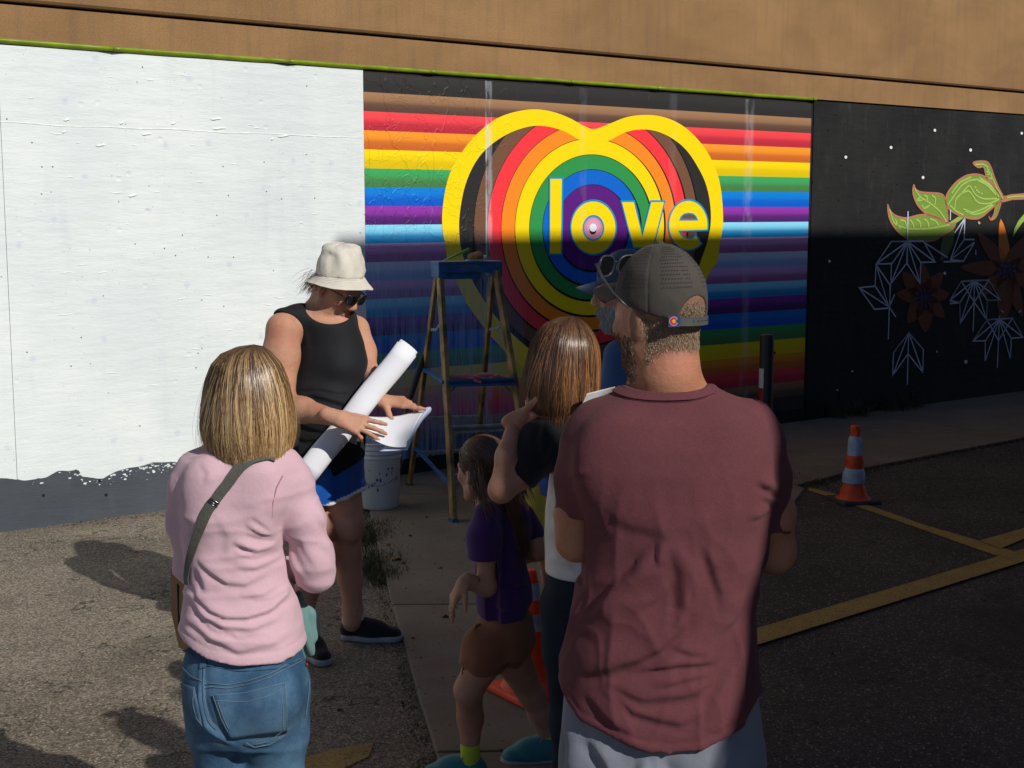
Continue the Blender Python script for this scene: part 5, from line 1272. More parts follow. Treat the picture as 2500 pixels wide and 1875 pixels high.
# bob haircut
def bob(name, c, M, prof, rx, ry, n, cols, parent, face=1.15, mlen=14, ends=.02, part=.0, r=.0011, cling=.9, seed=3, sway=(0, 0)):
    """prof: (fraction of full radius, drop below the crown) pairs; strands flow from the crown over the head and hang"""
    rg = np.random.default_rng(seed); PR = np.array(prof); seg = np.concatenate([[0], np.cumsum(np.hypot(np.diff(PR[:, 0]) * rx, np.diff(PR[:, 1])))]); Ltot = seg[-1]
    paths = []; C = []
    ncl = n // 9
    cph = rg.uniform(-math.pi, math.pi, ncl * 2); cph = cph[np.abs(cph) < math.pi - face * .5][:ncl]; cn = len(cph)
    ccol = rg.random(cn); clift = rg.normal(1.0, .020, cn); cw = rg.normal(0, .10, cn); cend = rg.normal(0, ends, cn); kc = rg.uniform(.82, 1.15, cn)
    for i in range(n):
        k = rg.integers(cn); ph = cph[k] + rg.normal(0, .045); st = max(0, rg.random() ** 1.4 * .42 - .02); e = 1.0 + cend[k] / Ltot + rg.normal(0, .012)
        t = np.linspace(st, e, mlen); s = t * Ltot; rr = np.interp(s, seg, PR[:, 0]); z = np.interp(s, seg, PR[:, 1]); z = z + np.maximum(s - Ltot, 0)
        lay = clift[k] + rg.normal(0, .02); lay = 1 + (lay - 1) * np.clip((t - st) * 3, 0, 1)
        p_ = ph + cw[k] * t ** 2 + .03 * np.sin(t * 6 + k) + rg.normal(0, .01) * t
        conv = np.clip((.22 - t) / .22, 0, 1)
        x = np.sin(p_) * rr * rx * lay + part * conv; y = -np.cos(p_) * rr * ry * lay
        x = x + sway[0] * t ** 2; y = y + sway[1] * t ** 2
        paths.append(c + np.stack([x, y, -z], 1) @ M)
        a, b_, hi = cols; f = np.clip((t - .16) * 1.5 + (ccol[k] - .5) * .7, 0, 1)[:, None]; col = np.array(a) * (1 - f) + np.array(b_) * f
        if ccol[k] > .62: w = np.clip(t * 2.2 - .15, 0, 1)[:, None] * (.35 + .6 * rg.random()); col = col * (1 - w) + np.array(hi) * w
        C.append(col * rg.uniform(.86, 1.14) * kc[k])
    for i in range(n // 40):                                          # fly-away hairs
        ph = cph[rg.integers(cn)]; t = np.linspace(rg.uniform(.2, .6), 1.02, mlen); s = t * Ltot; rr = np.interp(s, seg, PR[:, 0]); z = np.interp(s, seg, PR[:, 1]); amp = rg.uniform(.03, .14)
        lay = 1.03 + amp * (t - t[0]) ** 1.5 ; x = np.sin(ph + (t - t[0]) * rg.normal(0, .4)) * rr * rx * lay; y = -np.cos(ph) * rr * ry * lay
        paths.append(c + np.stack([x, y, -z], 1) @ M); C.append(np.tile(np.array(hi) * .8, (mlen, 1)))
    rad = np.concatenate([np.full(n, r), np.full(n // 40, r * .4)])
    # inner mass under the strands
    V = []; m_ = 28; F = []
    rows = np.linspace(0, .97, 16)
    for t in rows:
        rr = np.interp(t * Ltot, seg, PR[:, 0]) * cling; z = np.interp(t * Ltot, seg, PR[:, 1]) + .012
        for q in range(m_):
            ph = 2 * math.pi * q / m_; f_ = 1 if abs(((ph + math.pi) % (2 * math.pi)) - math.pi) < math.pi - face * .5 else .75
            V.append(c + np.array([math.sin(ph) * rr * rx * f_, -math.cos(ph) * rr * ry * f_, -z]) @ M)
    for j in range(15):
        for q in range(m_): F.append((j * m_ + q, j * m_ + (q + 1) % m_, (j + 1) * m_ + (q + 1) % m_, (j + 1) * m_ + q))
    F.append(tuple(range(15 * m_, 16 * m_)))
    mass = mesh(name, V, F, HAIR, parent, col=np.array(cols[0]) * .5 + np.array(cols[1]) * .4, smooth=True)
    strands('strand', np.array(paths), rad, np.array(C), HAIR, mass, 3, .45, kind='stuff', out=c + np.array([0, 0, -.10]) @ M)
    return mass
E3 = np.eye(3)
bobp = [(0, 0), (.30, .006), (.55, .022), (.74, .048), (.86, .085), (.93, .12), (.975, .155), (1.0, .19), (.985, .22), (.94, .245), (.88, .262)]
cP = D(531, 744, YP + .01); a_ = R(-8); yaw = np.array([[math.cos(a_), math.sin(a_), 0], [-math.sin(a_), math.cos(a_), 0], [0, 0, 1]])
bob('hair', cP, yaw, bobp, .108, .115, 14500, ((.060, .034, .017), (.34, .190, .080), (.74, .52, .27)), pw, 1.3, 11, .010, .020, .00070, sway=(.004, 0))
# strap bag worn across the back, teal garment tucked at the hip, kraft bag in the left hand
bag = thing('shoulder_bag', 'grey webbing strap of a bag worn across the back of the pink top', 'bag', tuple(D(500, 1100, YP - .1)))
M_WEB = fabric('grey_webbing', (.085, .083, .070), heather=.25, bmp=.9)
s1, pp1, gg1 = surf_strip('strap', tp_, [(592, 992), (575, 986), (545, 992), (522, 1008), (505, 1028), (492, 1046), (478, 1062), (464, 1082), (452, 1100)], [.030, .032, .032, .031, .028, .026, .026, .024, .022], .004, M_WEB, bag, .0022)
s2, pp2, gg2 = surf_strip('strap', tp_, [(460, 1086), (450, 1102), (440, 1125), (428, 1158), (418, 1190), (410, 1222), (407, 1245), (409, 1262)], .025, .006, M_WEB, bag, .0022)
bk = MB(); bc = pp1[-6]; gx = gg1[-6]; dr = nrm(pp1[-1] - pp1[-8]); sd_ = np.cross(dr, gx)
bk.tube([bc + sd_ * .013 + dr * .006 + gx * .004, bc - sd_ * .013 + dr * .006 + gx * .004, bc - sd_ * .013 - dr * .006 + gx * .004, bc + sd_ * .013 - dr * .006 + gx * .004, bc + sd_ * .013 + dr * .006 + gx * .004], .0016, 6); bk.tube([bc + sd_ * .013 + gx * .006, bc - sd_ * .013 + gx * .006], .0014, 6)
bk.build('buckle', plain('buckle_metal', (.25, .25, .26), .25, 1.0, bmp=0), bag, smooth=True)
jk = SDF(); jk.chain([D(640, 1290, YP + .09), D(650, 1330, YP + .08), D(655, 1380, YP + .08), D(652, 1412, YP + .08)], [.014, .025, .028, .020], .03, (0, 1, 0), .7)
teal = surf('folded_jacket', jk, fabric('teal_cloth', (.115, .225, .215)), None, .005, None, lambda v, n: .006 * np.sin(v[:, 0] * 190 + v[:, 2] * 40) * 1)
tag(teal, 'pale teal cloth tucked at the right hip of the pink top', 'jacket')
kb = thing('paper_bag', 'brown kraft paper bag held at the left side of the pink top', 'bag', tuple(D(392, 1395, YP + .12)))
m_kraft = plain('kraft_paper', (.30, .165, .075), .8, nscale=12, bmp=.3)
A = [D(370, 1229, YP + .08), D(425, 1262, YP + .02), D(440, 1250, YP + .14), D(392, 1222, YP + .24)]; Bm = [D(371, 1320, YP + .08), D(430, 1330, YP + .02), D(445, 1322, YP + .14), D(395, 1312, YP + .24)]; Bt = [D(388, 1400, YP + .08), D(430, 1412, YP + .03), D(440, 1400, YP + .14), D(400, 1395, YP + .22)]
V = A + Bm + Bt; F = [(i, (i + 1) % 4, 4 + (i + 1) % 4, 4 + i) for i in range(4)] + [(4 + i, 4 + (i + 1) % 4, 8 + (i + 1) % 4, 8 + i) for i in range(4)] + [(11, 10, 9, 8)]
o = mesh('bag_body', V, F, m_kraft, kb); sd = o.modifiers.new('s', 'SOLIDIFY'); sd.thickness = .002
bx_ = MB(); bx_.box(D(418, 1300, YP + .12), (.03, 0, 0), (0, .06, 0), (0, 0, .07)); bx_.build('bag_contents', plain('dark_contents', (.012, .009, .008), .8), kb, bevel=.01)

# ================================================================== the artist in the bucket hat
YA = 5.78
art = person('woman artist in cream bucket hat, black tank top and blue shorts holding paper', D(700, 1000, YA)[0], YA)
FA = nrm((.74, -.50, -.50)); MA_ = frame(FA, nrm((.15, -.05, 1))); hA = D(727, 622, YA - .02); sa = SDF(); PA = head(sa, hA, MA_, 1.08, jaw=1.12, nose=1.15)
sa.chain([PA(0, -.035, -.045), D(700, 672, YA), D(692, 705, YA)], [.062, .066, .09], .03)
RS, LS = D(612, 712, YA - .10), D(768, 712, YA + .12)
sa.cap(D(640, 690, YA - .04), D(745, 690, YA + .06), .055, .05, .06)
RE, RW = D(608, 872, YA - .18), D(730, 904, 5.37); LE, LW = D(796, 806, YA + .02), D(823, 866, 5.60)
sa.chain([RS, D(607, 770, YA - .12), RE + (0, 0, .02)], [.074, .073, .056], .04); sa.chain([RE, D(655, 886, 5.50), RW], [.058, .050, .031], .03, (0, 0, 1), 1.0)
sa.chain([LS, D(785, 760, YA + .1), LE], [.062, .050, .042], .04); sa.chain([LE, D(808, 830, 5.7), LW], [.042, .038, .028], .03)
sa.loft(secs([(690, 640, 765, .09), (760, 652, 783, .12), (850, 640, 784, .13), (950, 620, 780, .14), (1040, 590, 775, .15)], YA), .03)
LK, LA_ = D(752, 1128, YA - .06), D(762, 1318, YA + .02); RK, RA_ = D(690, 1150, YA - .12), D(655, 1330, YA - .16)
sa.chain([D(735, 1050, YA), LK], [.092, .068], .03); sa.cap(LK + (.012, -.03, 0), LK + (.012, -.03, -.04), .045, .04, .03)
sa.chain([LK, D(748, 1190, YA + .0), D(757, 1250, YA + .02), LA_, D(760, 1345, YA)], [.062, .064, .052, .042, .04], .025)
sa.chain([D(640, 1050, YA - .02), RK], [.092, .066], .03); sa.chain([RK, D(680, 1205, YA - .12), D(665, 1270, YA - .13), RA_, D(660, 1370, YA - .18)], [.06, .062, .05, .041, .038], .025)
ha = SDF()
hand(ha, RW, (.93, -.12, -.30), (-.15, .80, -.55), (.25, .15, 1), 1.08, curl=(.10, .16, .22, .75), spread=.22, thumb=(.75, .45, .35), tcurl=.25)
ha.cap(RW - nrm((.93, -.12, -.30)) * .05, RW, .030, .030, .02)
hand(ha, LW, (1, -.05, -.05), (.05, .35, -1), (0, -1, -.45), 1.08, curl=(.03, .35, .45, .5), spread=.1, thumb=(.42, .85, .45), tcurl=.12)
ha.cap(LW - np.array([.03, 0, -.03]), LW, .028, .028, .02)
acol = skincol(SK1, [(PA(0, .1, -.058), .016, (.50, .14, .12)), (PA(.045, .07, -.02), .03, (.56, .24, .16)), (PA(-.045, .07, -.02), .03, (.56, .24, .16)), (PA(0, .11, -.02), .014, (.56, .22, .15))])
surf('body', sa, SKIN, art, .0055, acol, extra=[(ha, .0034)])
# tank top
tk = SDF(); tk.loft(secs([(672, 640, 760, .100), (700, 640, 772, .122), (740, 645, 786, .128), (780, 642, 792, .142), (820, 632, 793, .150), (860, 622, 794, .158), (900, 612, 795, .165), (950, 602, 790, .168), (1000, 588, 787, .170), (1045, 578, 784, .172)], YA), 0, pw=2.15)
tk.cap(D(645, 690, YA - .04), D(742, 690, YA + .06), .063, .058, .03); tk.cap(D(655, 682, YA - .05), D(612, 690, YA - .09), .048, .050, .03)
tk.ell(D(735, 790, YA - .02), (.095, .14, .09), None, .05); tk.ell(D(715, 880, YA - .03), (.13, .17, .12), None, .08)
for a_, b_, r_ in ((D(606, 716, YA - .12), D(594, 790, YA - .16), .080), (LS + (.055, .02, .02), D(802, 765, YA + .1), .060)): tk.cap(a_, b_, r_, r_, .012, op='sub')
tk.ell(D(716, 655, YA - .09), (.120, .15, .088), None, .010, 'sub')
tk.cut(lambda p: np.interp(p[:, 0], [D(x, 1030, YA)[0] for x in (570, 660, 732, 786)], [D(700, y, YA - .15)[2] for y in (1040, 1040, 1030, 1002)]) - p[:, 2])
FTK = [([(635, 860), (680, 850), (730, 862), (770, 880)], .010, .013), ([(628, 885), (680, 885), (740, 900)], .009, .014), ([(622, 905), (660, 915), (710, 925)], .008, .014), ([(640, 840), (700, 838), (760, 850)], .007, .012), ([(615, 930), (660, 945), (720, 940)], .007, .016), ([(660, 700), (672, 760)], -.004, .015)]
tkm = surf('tank_top', tk, M_TANK, art, .006, None, folds(FTK, YA - .14))
# shorts with white piping
so_ = SDF(); so_.loft(secs([(985, 584, 787, .170), (1040, 576, 786, .178), (1075, 575, 788, .178)], YA), .0)
so_.chain([D(640, 1050, YA - .02), D(655, 1098, YA - .04)], [.112, .112], .03); so_.chain([D(735, 1050, YA), D(748, 1085, YA - .02)], [.108, .106], .03)
hemz = lambda p: np.interp(p[:, 0], [D(x, 1090, YA)[0] for x in (560, 679, 717, 789)], [D(700, y, YA - .1)[2] for y in (1094, 1096, 1091, 1064)])
so_.cut(lambda p: hemz(p) - p[:, 2])
def shc(v, n):
    c = np.tile(np.array((.0, .080, .40)), (len(v), 1)); w = (v[:, 2] < hemz(v) + .018)[:, None]; return np.where(w, np.array((.72, .73, .76)), c)
sho = surf('shorts', so_, fabric('satin_shorts', (1, 1, 1), use_col=True, rough=.45), art, .005, shc, lambda v, n: .006 * np.sin(v[:, 0] * 70 + v[:, 1] * 30) * np.clip((1.0 - v[:, 2]) * 3, 0, 1) * .6)
# shoes and socks
for (an, he, to) in ((LA_, G(733, 1352), G(862, 1362)), (RA_, G(662, 1402), G(712, 1438))):
    he = np.array([he[0], he[1], 0]); to = np.array([to[0], to[1], 0]); 
    if an is RA_: he = np.array([an[0] - .01, an[1] + .06, 0]); to = he + nrm((.55, -1, 0)) * .27
    else: he = np.array([an[0] - .06, an[1] + .02, 0]); to = he + nrm((1, -.12, 0)) * .285
    shoe(art, he, to, h=.105, upper=M_BLACKC, sole_m=M_GSOLE, laces=M_RUB)
    sb = SDF(); bs = he + nrm(to - he) * .062 + np.array([0, 0, .09]); sb.cap(bs, bs + np.array([-.0, .0, .062]), .052, .048, .01)
    so1 = surf('sock', sb, M_SOCK, art, .006)
    if an is LA_:
        mk = MB(); c_ = bs + np.array([.012, -.0525, .045])
        for k, hgt in ((-1, .010), (0, .016), (1, .022)): mk.bar(c_ + np.array([k * .009 - .006, 0, -.006]), c_ + np.array([k * .009 + .004, 0, -.006 + hgt]), .005, .002, (0, 1, 0))
        mk.build('sock_mark', M_RUB, so1)
# loose hair at the nape
rg = np.random.default_rng(5); paths = []; cols = []
base = PA(-.01, -.088, -.005)
for i in range(420):
    p = PA(rg.normal(0, .035), -.088 + rg.normal(0, .008), rg.uniform(-.04, .035)); far = rg.random() < .04
    d = (np.array([rg.normal(0, .25), -.55 - (.6 if far else 0) * rg.random(), -.75]) @ MA_); L = rg.uniform(.03, .06) * (1.5 if far else 1); t = np.linspace(0, 1, 6)[:, None]
    paths.append(p + d * L * t + np.array([0, 0, -1]) * L * .5 * t ** 2 + rg.normal(0, .003, 3) * t); cols.append(np.tile(np.array((.40, .25, .13)) * rg.uniform(.6, 1.5), (6, 1)))
for i in range(200):
    q = 1; p = PA(.076 * q + rg.normal(0, .004), rg.uniform(-.06, .02), .03); t = np.linspace(0, 1, 6)[:, None]; paths.append(p + (np.array([.1, -.2, -1]) @ MA_) * rg.uniform(.03, .07) * t + rg.normal(0, .004, 3) * t); cols.append(np.tile(np.array((.40, .25, .13)) * rg.uniform(.6, 1.4), (6, 1)))
strands('hair', np.array(paths), .0007, np.array(cols), HAIR, art)
# bucket hat
hat = thing('bucket_hat', 'cream canvas bucket hat on the artist', 'hat', tuple(PA(0, 0, .08)))
up_ = nrm((.10, -.10, 1.0)); cH = D(734, 597, YA - .02)
hx_ = nrm(np.cross((0, 1, 0), up_)); hy_ = np.cross(up_, hx_)
def revol(prof, n=72, wob=None):
    V = []
    for j, (r, z) in enumerate(prof):
        for k in range(n):
            t = 2 * math.pi * k / n; w = wob(t, j / (len(prof) - 1)) if wob else (0, 0)
            V.append(cH + hx_ * (r + w[0]) * math.cos(t) + hy_ * (r * 1.12 + w[0]) * math.sin(t) + up_ * (z + w[1]))
    F = [(j * n + k, j * n + (k + 1) % n, (j + 1) * n + (k + 1) % n, (j + 1) * n + k) for j in range(len(prof) - 1) for k in range(n)]
    return V, F
def wobc(t, s):
    v = Vector((math.cos(t) * 2.2, math.sin(t) * 2.2, s * 3.1)); k = math.sin(min(1, s * 1.6) * math.pi * .5)
    return (mnoise.noise(v) * .010 * k + mnoise.noise(v * 3) * .0045 * k - .006 * math.exp(-((s - .52) / .06) ** 2) * max(0, math.cos(t - 3.5)), mnoise.noise(v * 1.7 + Vector((9, 0, 0))) * .006)
pr = [(.0, .138), (.03, .1375), (.055, .1345), (.070, .129), (.079, .121), (.084, .111), (.089, .100), (.0915, .085), (.094, .068), (.0955, .050), (.097, .032), (.098, .016), (.0985, .004)]
V, F = revol(pr, 72, wobc); crn = mesh('crown', V, F, M_HATC, hat, smooth=True)
sd = crn.modifiers.new('s', 'SOLIDIFY'); sd.thickness = .002
def wobb(t, s): return (.0, -.012 * s * math.cos(t * 2 + .4) - .008 * s * math.sin(t * 3) + .003 * mnoise.noise(Vector((math.cos(t) * 3, math.sin(t) * 3, s))))
pb = [(.0985, .006), (.106, -.001), (.114, -.009), (.122, -.017), (.130, -.024), (.138, -.030), (.1435, -.0335)]
V, F = revol(pb, 72, wobb); br = mesh('brim', V, F, M_HATC, hat, smooth=True); sd = br.modifiers.new('s', 'SOLIDIFY'); sd.thickness = .0025
mb = MB()
for r, z in ((.1065, .0005), (.1125, -.0055), (.1185, -.012), (.1245, -.018), (.1305, -.0235), (.1370, -.029)):
    V, _ = revol([(r, z + .002), (r, z)], 72, lambda t, s: wobb(t, (r - .0985) / .045)); mb.tube(V[:72] + [V[0]], .0007, 4, cap=False)
V, _ = revol([(.099, .008), (.1, 0)], 72); mb.tube(V[:72] + [V[0]], .0012, 4, cap=False)
mb.build('stitching', plain('hat_thread', (.50, .47, .40), .9), hat, smooth=True)
glasses(PA, MA_, 1.1, 'black sunglasses on the artist under the bucket hat', zz=.012, yy=.118, w=.034, hh=.0215)

# rolled drawings and the loose sheet
m_paper = plain('white_paper', (.74, .75, .80), .75, nscale=6, var=.03, bmp=.08)
rt_, rb_ = D(884, 748, 5.64), D(652, 1036, 5.44); ax = rb_ - rt_; L = np.linalg.norm(ax); ax /= L
ex_ = nrm(np.cross(ax, (0, 1, 0))); ey_ = np.cross(ax, ex_); roll = thing('paper_roll', 'long roll of white paper tucked under the hand of the artist', 'paper roll', tuple(rt_))
for ly, (t0, turns, r0, r1, la, lb) in enumerate(((.3, 2.6, .028, .0430, .0, 1.0), (1.2, 1.3, .0425, .046, .022, .985))):
    V = []; nt, nl = 70, 12
    for i in range(nt + 1):
        th = t0 + turns * 2 * math.pi * i / nt; r = lerp(r0, r1, i / nt)
        for j in range(nl + 1):
            s = lerp(la, lb, j / nl) * L; rr = r * (1 + .05 * math.sin(j * 1.1 + th)) ; V.append(rt_ + ax * s + ex_ * rr * math.cos(th) * 1.08 + ey_ * rr * math.sin(th) * .74)
    F = [(i * (nl + 1) + j, i * (nl + 1) + j + 1, (i + 1) * (nl + 1) + j + 1, (i + 1) * (nl + 1) + j) for i in range(nt) for j in range(nl)]
    o = mesh('rolled_sheet', V, F, m_paper, roll, smooth=True); sd = o.modifiers.new('s', 'SOLIDIFY'); sd.thickness = .0006
cn = [D(786, 899, 5.50), D(925, 879, 5.62), D(878, 966, 5.34), D(790, 938, 5.36)]; V = []; nn_ = 18
def fpt(u, v):
    a, b, c_, d_ = cn; p = (a * (1 - u) + b * u) * (1 - v) + (d_ * (1 - u) + c_ * u) * v
    return p + np.array([0, .3, 1.0]) * (-.018 * math.sin(math.pi * u) + .02 * u * u * math.sin(math.pi * v))
for j in range(nn_ + 1):
    for i in range(nn_ + 1): V.append(fpt(i / nn_, j / nn_))
n1 = nn_ + 1; F = [(j * n1 + i, j * n1 + i + 1, (j + 1) * n1 + i + 1, (j + 1) * n1 + i) for j in range(nn_) for i in range(nn_)]
sheet = thing('paper_sheet', 'folded white sheet of paper the artist points at', 'paper', tuple(cn[0]))
o = mesh('front_leaf', V, F, m_paper, sheet, smooth=True); sd = o.modifiers.new('s', 'SOLIDIFY'); sd.thickness = .0006
V = []                                                                # the sheet turns over at its right edge and runs back beneath
for j in range(nn_ + 1):
    e = fpt(1, j / nn_); e2 = fpt(.93, j / nn_)
    for i in range(13):
        t = i / 12; th = math.pi * min(1, t * 2); r = .016 * (1 - .6 * j / nn_)
        base_ = e + (e2 - e) * 0; out = nrm(e - e2); p = e + out * r * math.sin(th) + np.array([0, .25, -1]) * r * (1 - math.cos(th)) - out * max(0, t - .5) * .22
        V.append(p)
F = [(j * 13 + i, j * 13 + i + 1, (j + 1) * 13 + i + 1, (j + 1) * 13 + i) for j in range(nn_) for i in range(12)]
o = mesh('back_leaf', V, F, plain('paper_back', (.50, .56, .76), .75, var=.03, bmp=.08), sheet, smooth=True); sd = o.modifiers.new('s', 'SOLIDIFY'); sd.thickness = .0006

# ================================================================== woman with the brown bob, arm raised
YC = 3.85
wc = person('woman with long brown bob in black and white top raising her elbow', D(1250, 1000, YC)[0], YC)
sc = SDF(); hC = D(1232, 805, YC + .05); MC = frame((.05, .98, -.05)); PC = head(sc, hC, MC, .92)
sc.chain([D(1240, 830, YC), D(1250, 900, YC)], [.052, .055], .03)
CE, CWr = D(1083, 1058, YC - .10), D(1113, 908, YC - .02)
sc.chain([D(1190, 950, YC), D(1130, 1020, YC - .06), CE], [.046, .040, .036], .03); sc.chain([CE, D(1093, 985, YC - .08), CWr], [.033, .028, .020], .02)
hc_ = SDF(); hand(hc_, CWr, (.75, .1, .10), (.2, .6, .9), (.1, -1, .3), .92, curl=(.5, .55, .6, .6)); hc_.cap(CWr - np.array([0, .01, .05]), CWr, .024, .023, .02)
surf('body', sc, SKIN, wc, .006, skincol((.47, .245, .16)), extra=[(hc_, .004)])
tc = SDF(); tc.loft(secs([(885, 1225, 1320, .07), (930, 1195, 1365, .10), (1000, 1190, 1375, .115), (1100, 1178, 1365, .115), (1150, 1176, 1362, .12), (1258, 1178, 1375, .13)], YC), 0)
tc.cut(lambda p: p[:, 2] * 0 + (zpx(1256, YC - .1) - p[:, 2])); tc.cut(lambda p: p[:, 2] - zpx(990, YC))
ts = surf('white_shirt', tc, M_WHITEC, wc, .006, None, folds([([(1190, 1080), (1210, 1100), (1245, 1090)], .008, .012), ([(1185, 1150), (1215, 1145), (1245, 1160)], .010, .014), ([(1200, 1120), (1215, 1180)], .006, .012), ([(1190, 1210), (1240, 1220)], .008, .016), ([(1205, 1020), (1195, 1060)], .006, .010)], YC - .1))
bc_ = SDF(); bc_.loft(secs([(868, 1222, 1318, .068), (900, 1200, 1350, .092), (930, 1188, 1370, .108), (1000, 1184, 1380, .124), (1060, 1186, 1382, .13)], YC), 0)
bc_.chain([D(1205, 905, YC), D(1165, 960, YC - .02), D(1128, 1020, YC - .06)], [.054, .064, .056], .04); bc_.cap(D(1180, 905, YC), D(1230, 890, YC), .026, .04, .03)
ct0, ctd = D(1121, 1026, YC - .05), nrm(D(1083, 1058, YC - .1) - D(1190, 950, YC))
bc_.cut(lambda p: np.where(p[:, 0] < D(1180, 1000, YC)[0], (p - ct0) @ nrm(np.array([-.72, -.05, -.70])), -1)); bc_.cut(lambda p: np.where(p[:, 0] > D(1180, 1000, YC)[0], zpx(1002, YC) - p[:, 2] - .8 * (D(1204, 1000, YC)[0] - p[:, 0]).clip(0, .1), -1))
surf('black_top', bc_, M_BLACKC, wc, .006, None, folds([([(1180, 900), (1170, 950), (1175, 1000)], .008, .014), ([(1200, 930), (1190, 980), (1170, 1020)], .010, .014), ([(1120, 960), (1130, 1000), (1150, 1030)], .006, .012)], YC - .1))
st_ = MB(); a_, b_ = D(1262, 862, YC - .12), D(1325, 846, YC - .07); st_.box((a_ + b_) / 2, (b_ - a_) / 2, (0, .004, .0), (0.006, -.006, .016)); st_.build('white_collar', M_WHITEC, wc, bevel=.003)
jc = SDF(); jc.loft(secs([(1235, 1182, 1370, .115), (1300, 1180, 1376, .125), (1360, 1188, 1370, .12)], YC), 0); jc.chain([D(1228, 1310, YC), D(1232, 1400, YC), D(1236, 1560, YC), D(1238, 1950, YC)], [.085, .078, .062, .05], .03); jc.chain([D(1325, 1310, YC), D(1325, 1400, YC), D(1325, 1560, YC), D(1325, 1950, YC)], [.085, .078, .062, .05], .03)
jc.cut(lambda p: .04 - p[:, 2]); surf('jeans', jc, M_DARKDENIM, wc, .007)
for xc in (1232, 1325): a = D(xc, 1950, YC); shoe(wc, (a[0], a[1] - .06, 0), (a[0], a[1] + .18, 0), upper=M_RUB, sole_m=M_GSOLE)
hpC = [(0, 0), (.30, .006), (.55, .022), (.76, .048), (.88, .080), (.94, .12), (.97, .16), (.98, .20), (.97, .235), (.90, .262), (.80, .275)]
a_ = R(6); yw = np.array([[math.cos(a_), math.sin(a_), 0], [-math.sin(a_), math.cos(a_), 0], [0, 0, 1]]) @ np.array([[1, 0, -.10], [0, 1, 0], [.14, 0, 1]])
bob('hair', D(1228, 683, YC + .02), yw, hpC, .104, .112, 5200, ((.050, .023, .012), (.135, .058, .024), (.40, .19, .08)), wc, 1.2, 12, .018, .012, .0009, seed=11, sway=(.018, .0))

# ================================================================== girl in the purple t-shirt
YG = 4.3
gl = person('young girl in purple t-shirt and rust shorts stepping to the left', D(1085, 1200, YG)[0], YG)
sg = SDF(); hG = D(1043, 1018, YG); MG = frame((-.70, .70, -.10)); PG = head(sg, hG, MG, .86, jaw=1.0, nose=.55)
sg.chain([D(1052, 1045, YG), D(1068, 1095, YG)], [.040, .045], .02); sg.cap(D(1052, 1100, YG), D(1120, 1100, YG + .05), .035, .035, .03)
GE, GWr = D(1052, 1268, YG - .12), D(1003, 1257, YG - .16)
sg.chain([D(1047, 1130, YG - .1), D(1050, 1200, YG - .12), GE], [.031, .030, .030], .02); sg.chain([GE, GWr], [.030, .021], .015)
sg.chain([D(1138, 1120, YG + .1), D(1158, 1190, YG + .08), D(1125, 1205, YG + .16)], [.034, .032, .026], .02)
sg.chain([D(1045, 1430, YG - .04), D(1012, 1490, YG - .06), D(1016, 1550, YG), D(1016, 1632, YG - .02), D(1016, 1680, YG - .03)], [.062, .045, .042, .027, .027], .02)
sg.chain([D(1110, 1430, YG + .04), D(1148, 1500, YG + .10), D(1166, 1540, YG + .13), D(1182, 1590, YG + .16)], [.060, .044, .038, .028], .02)
hg_ = SDF(); hand(hg_, GWr, (-.55, -.15, -.85), (.7, .3, -.5), (-.5, -.6, .2), .72, curl=(.2, .3, .4, .5), spread=.2, thumb=(.6, .5, .3)); hg_.cap(GWr + np.array([.03, .01, 0]), GWr, .020, .020, .015)
surf('body', sg, SKIN, gl, .0055, skincol((.46, .25, .17), [(PG(0, .09, -.058), .014, (.45, .15, .12))]), extra=[(hg_, .0034)])
pt = SDF(); pt.loft(secs([(1088, 1050, 1128, .05), (1110, 1032, 1146, .068), (1150, 1026, 1150, .080), (1215, 1026, 1136, .088), (1260, 1026, 1148, .094), (1300, 1028, 1152, .100), (1352, 1034, 1154, .105)], YG), 0)
pt.chain([D(1052, 1115, YG - .07), D(1046, 1160, YG - .11), D(1047, 1240, YG - .12)], [.046, .053, .053], .025); pt.chain([D(1130, 1115, YG + .07), D(1144, 1150, YG + .1)], [.04, .048], .02)
zs1 = zpx(1208, YG - .12); pt.cut(lambda p: np.where((p[:, 1] < YG - .075) & (p[:, 0] < D(1075, 1200, YG)[0]), zs1 - p[:, 2], -1))
zh = [D(1040, y, YG - .1)[2] for y in (1343, 1352, 1345, 1312)]; pt.cut(lambda p: np.interp(p[:, 0], [D(x, 1300, YG)[0] for x in (1036, 1069, 1125, 1153)], zh) - p[:, 2])
surf('t_shirt', pt, M_PURPLE, gl, .0055, None, folds([([(1085, 1240), (1110, 1260), (1145, 1262)], .008, .012), ([(1080, 1130), (1090, 1180), (1085, 1230)], .005, .012), ([(1060, 1300), (1100, 1310), (1140, 1290)], .008, .014)], YG - .08))
rs = SDF(); rs.loft(secs([(1325, 1036, 1152, .10), (1380, 1014, 1158, .108), (1412, 1012, 1154, .104)], YG), 0)
rs.chain([D(1052, 1395, YG - .04), D(1034, 1462, YG - .06)], [.080, .074], .02); rs.chain([D(1106, 1395, YG + .03), D(1122, 1462, YG + .06)], [.076, .072], .012); rs.cut(lambda p: np.interp(p[:, 0], [D(x, 1400, YG)[0] for x in (1000, 1030, 1120, 1158)], [D(1000, y, YG - .1)[2] for y in (1442, 1458, 1462, 1415)]) - p[:, 2])
rso = surf('shorts', rs, M_BROWNC, gl, .0055, None, lambda v, n: nfield(v, 14, 6, (1.5, 1, .6)) * .006)
rf = MB()
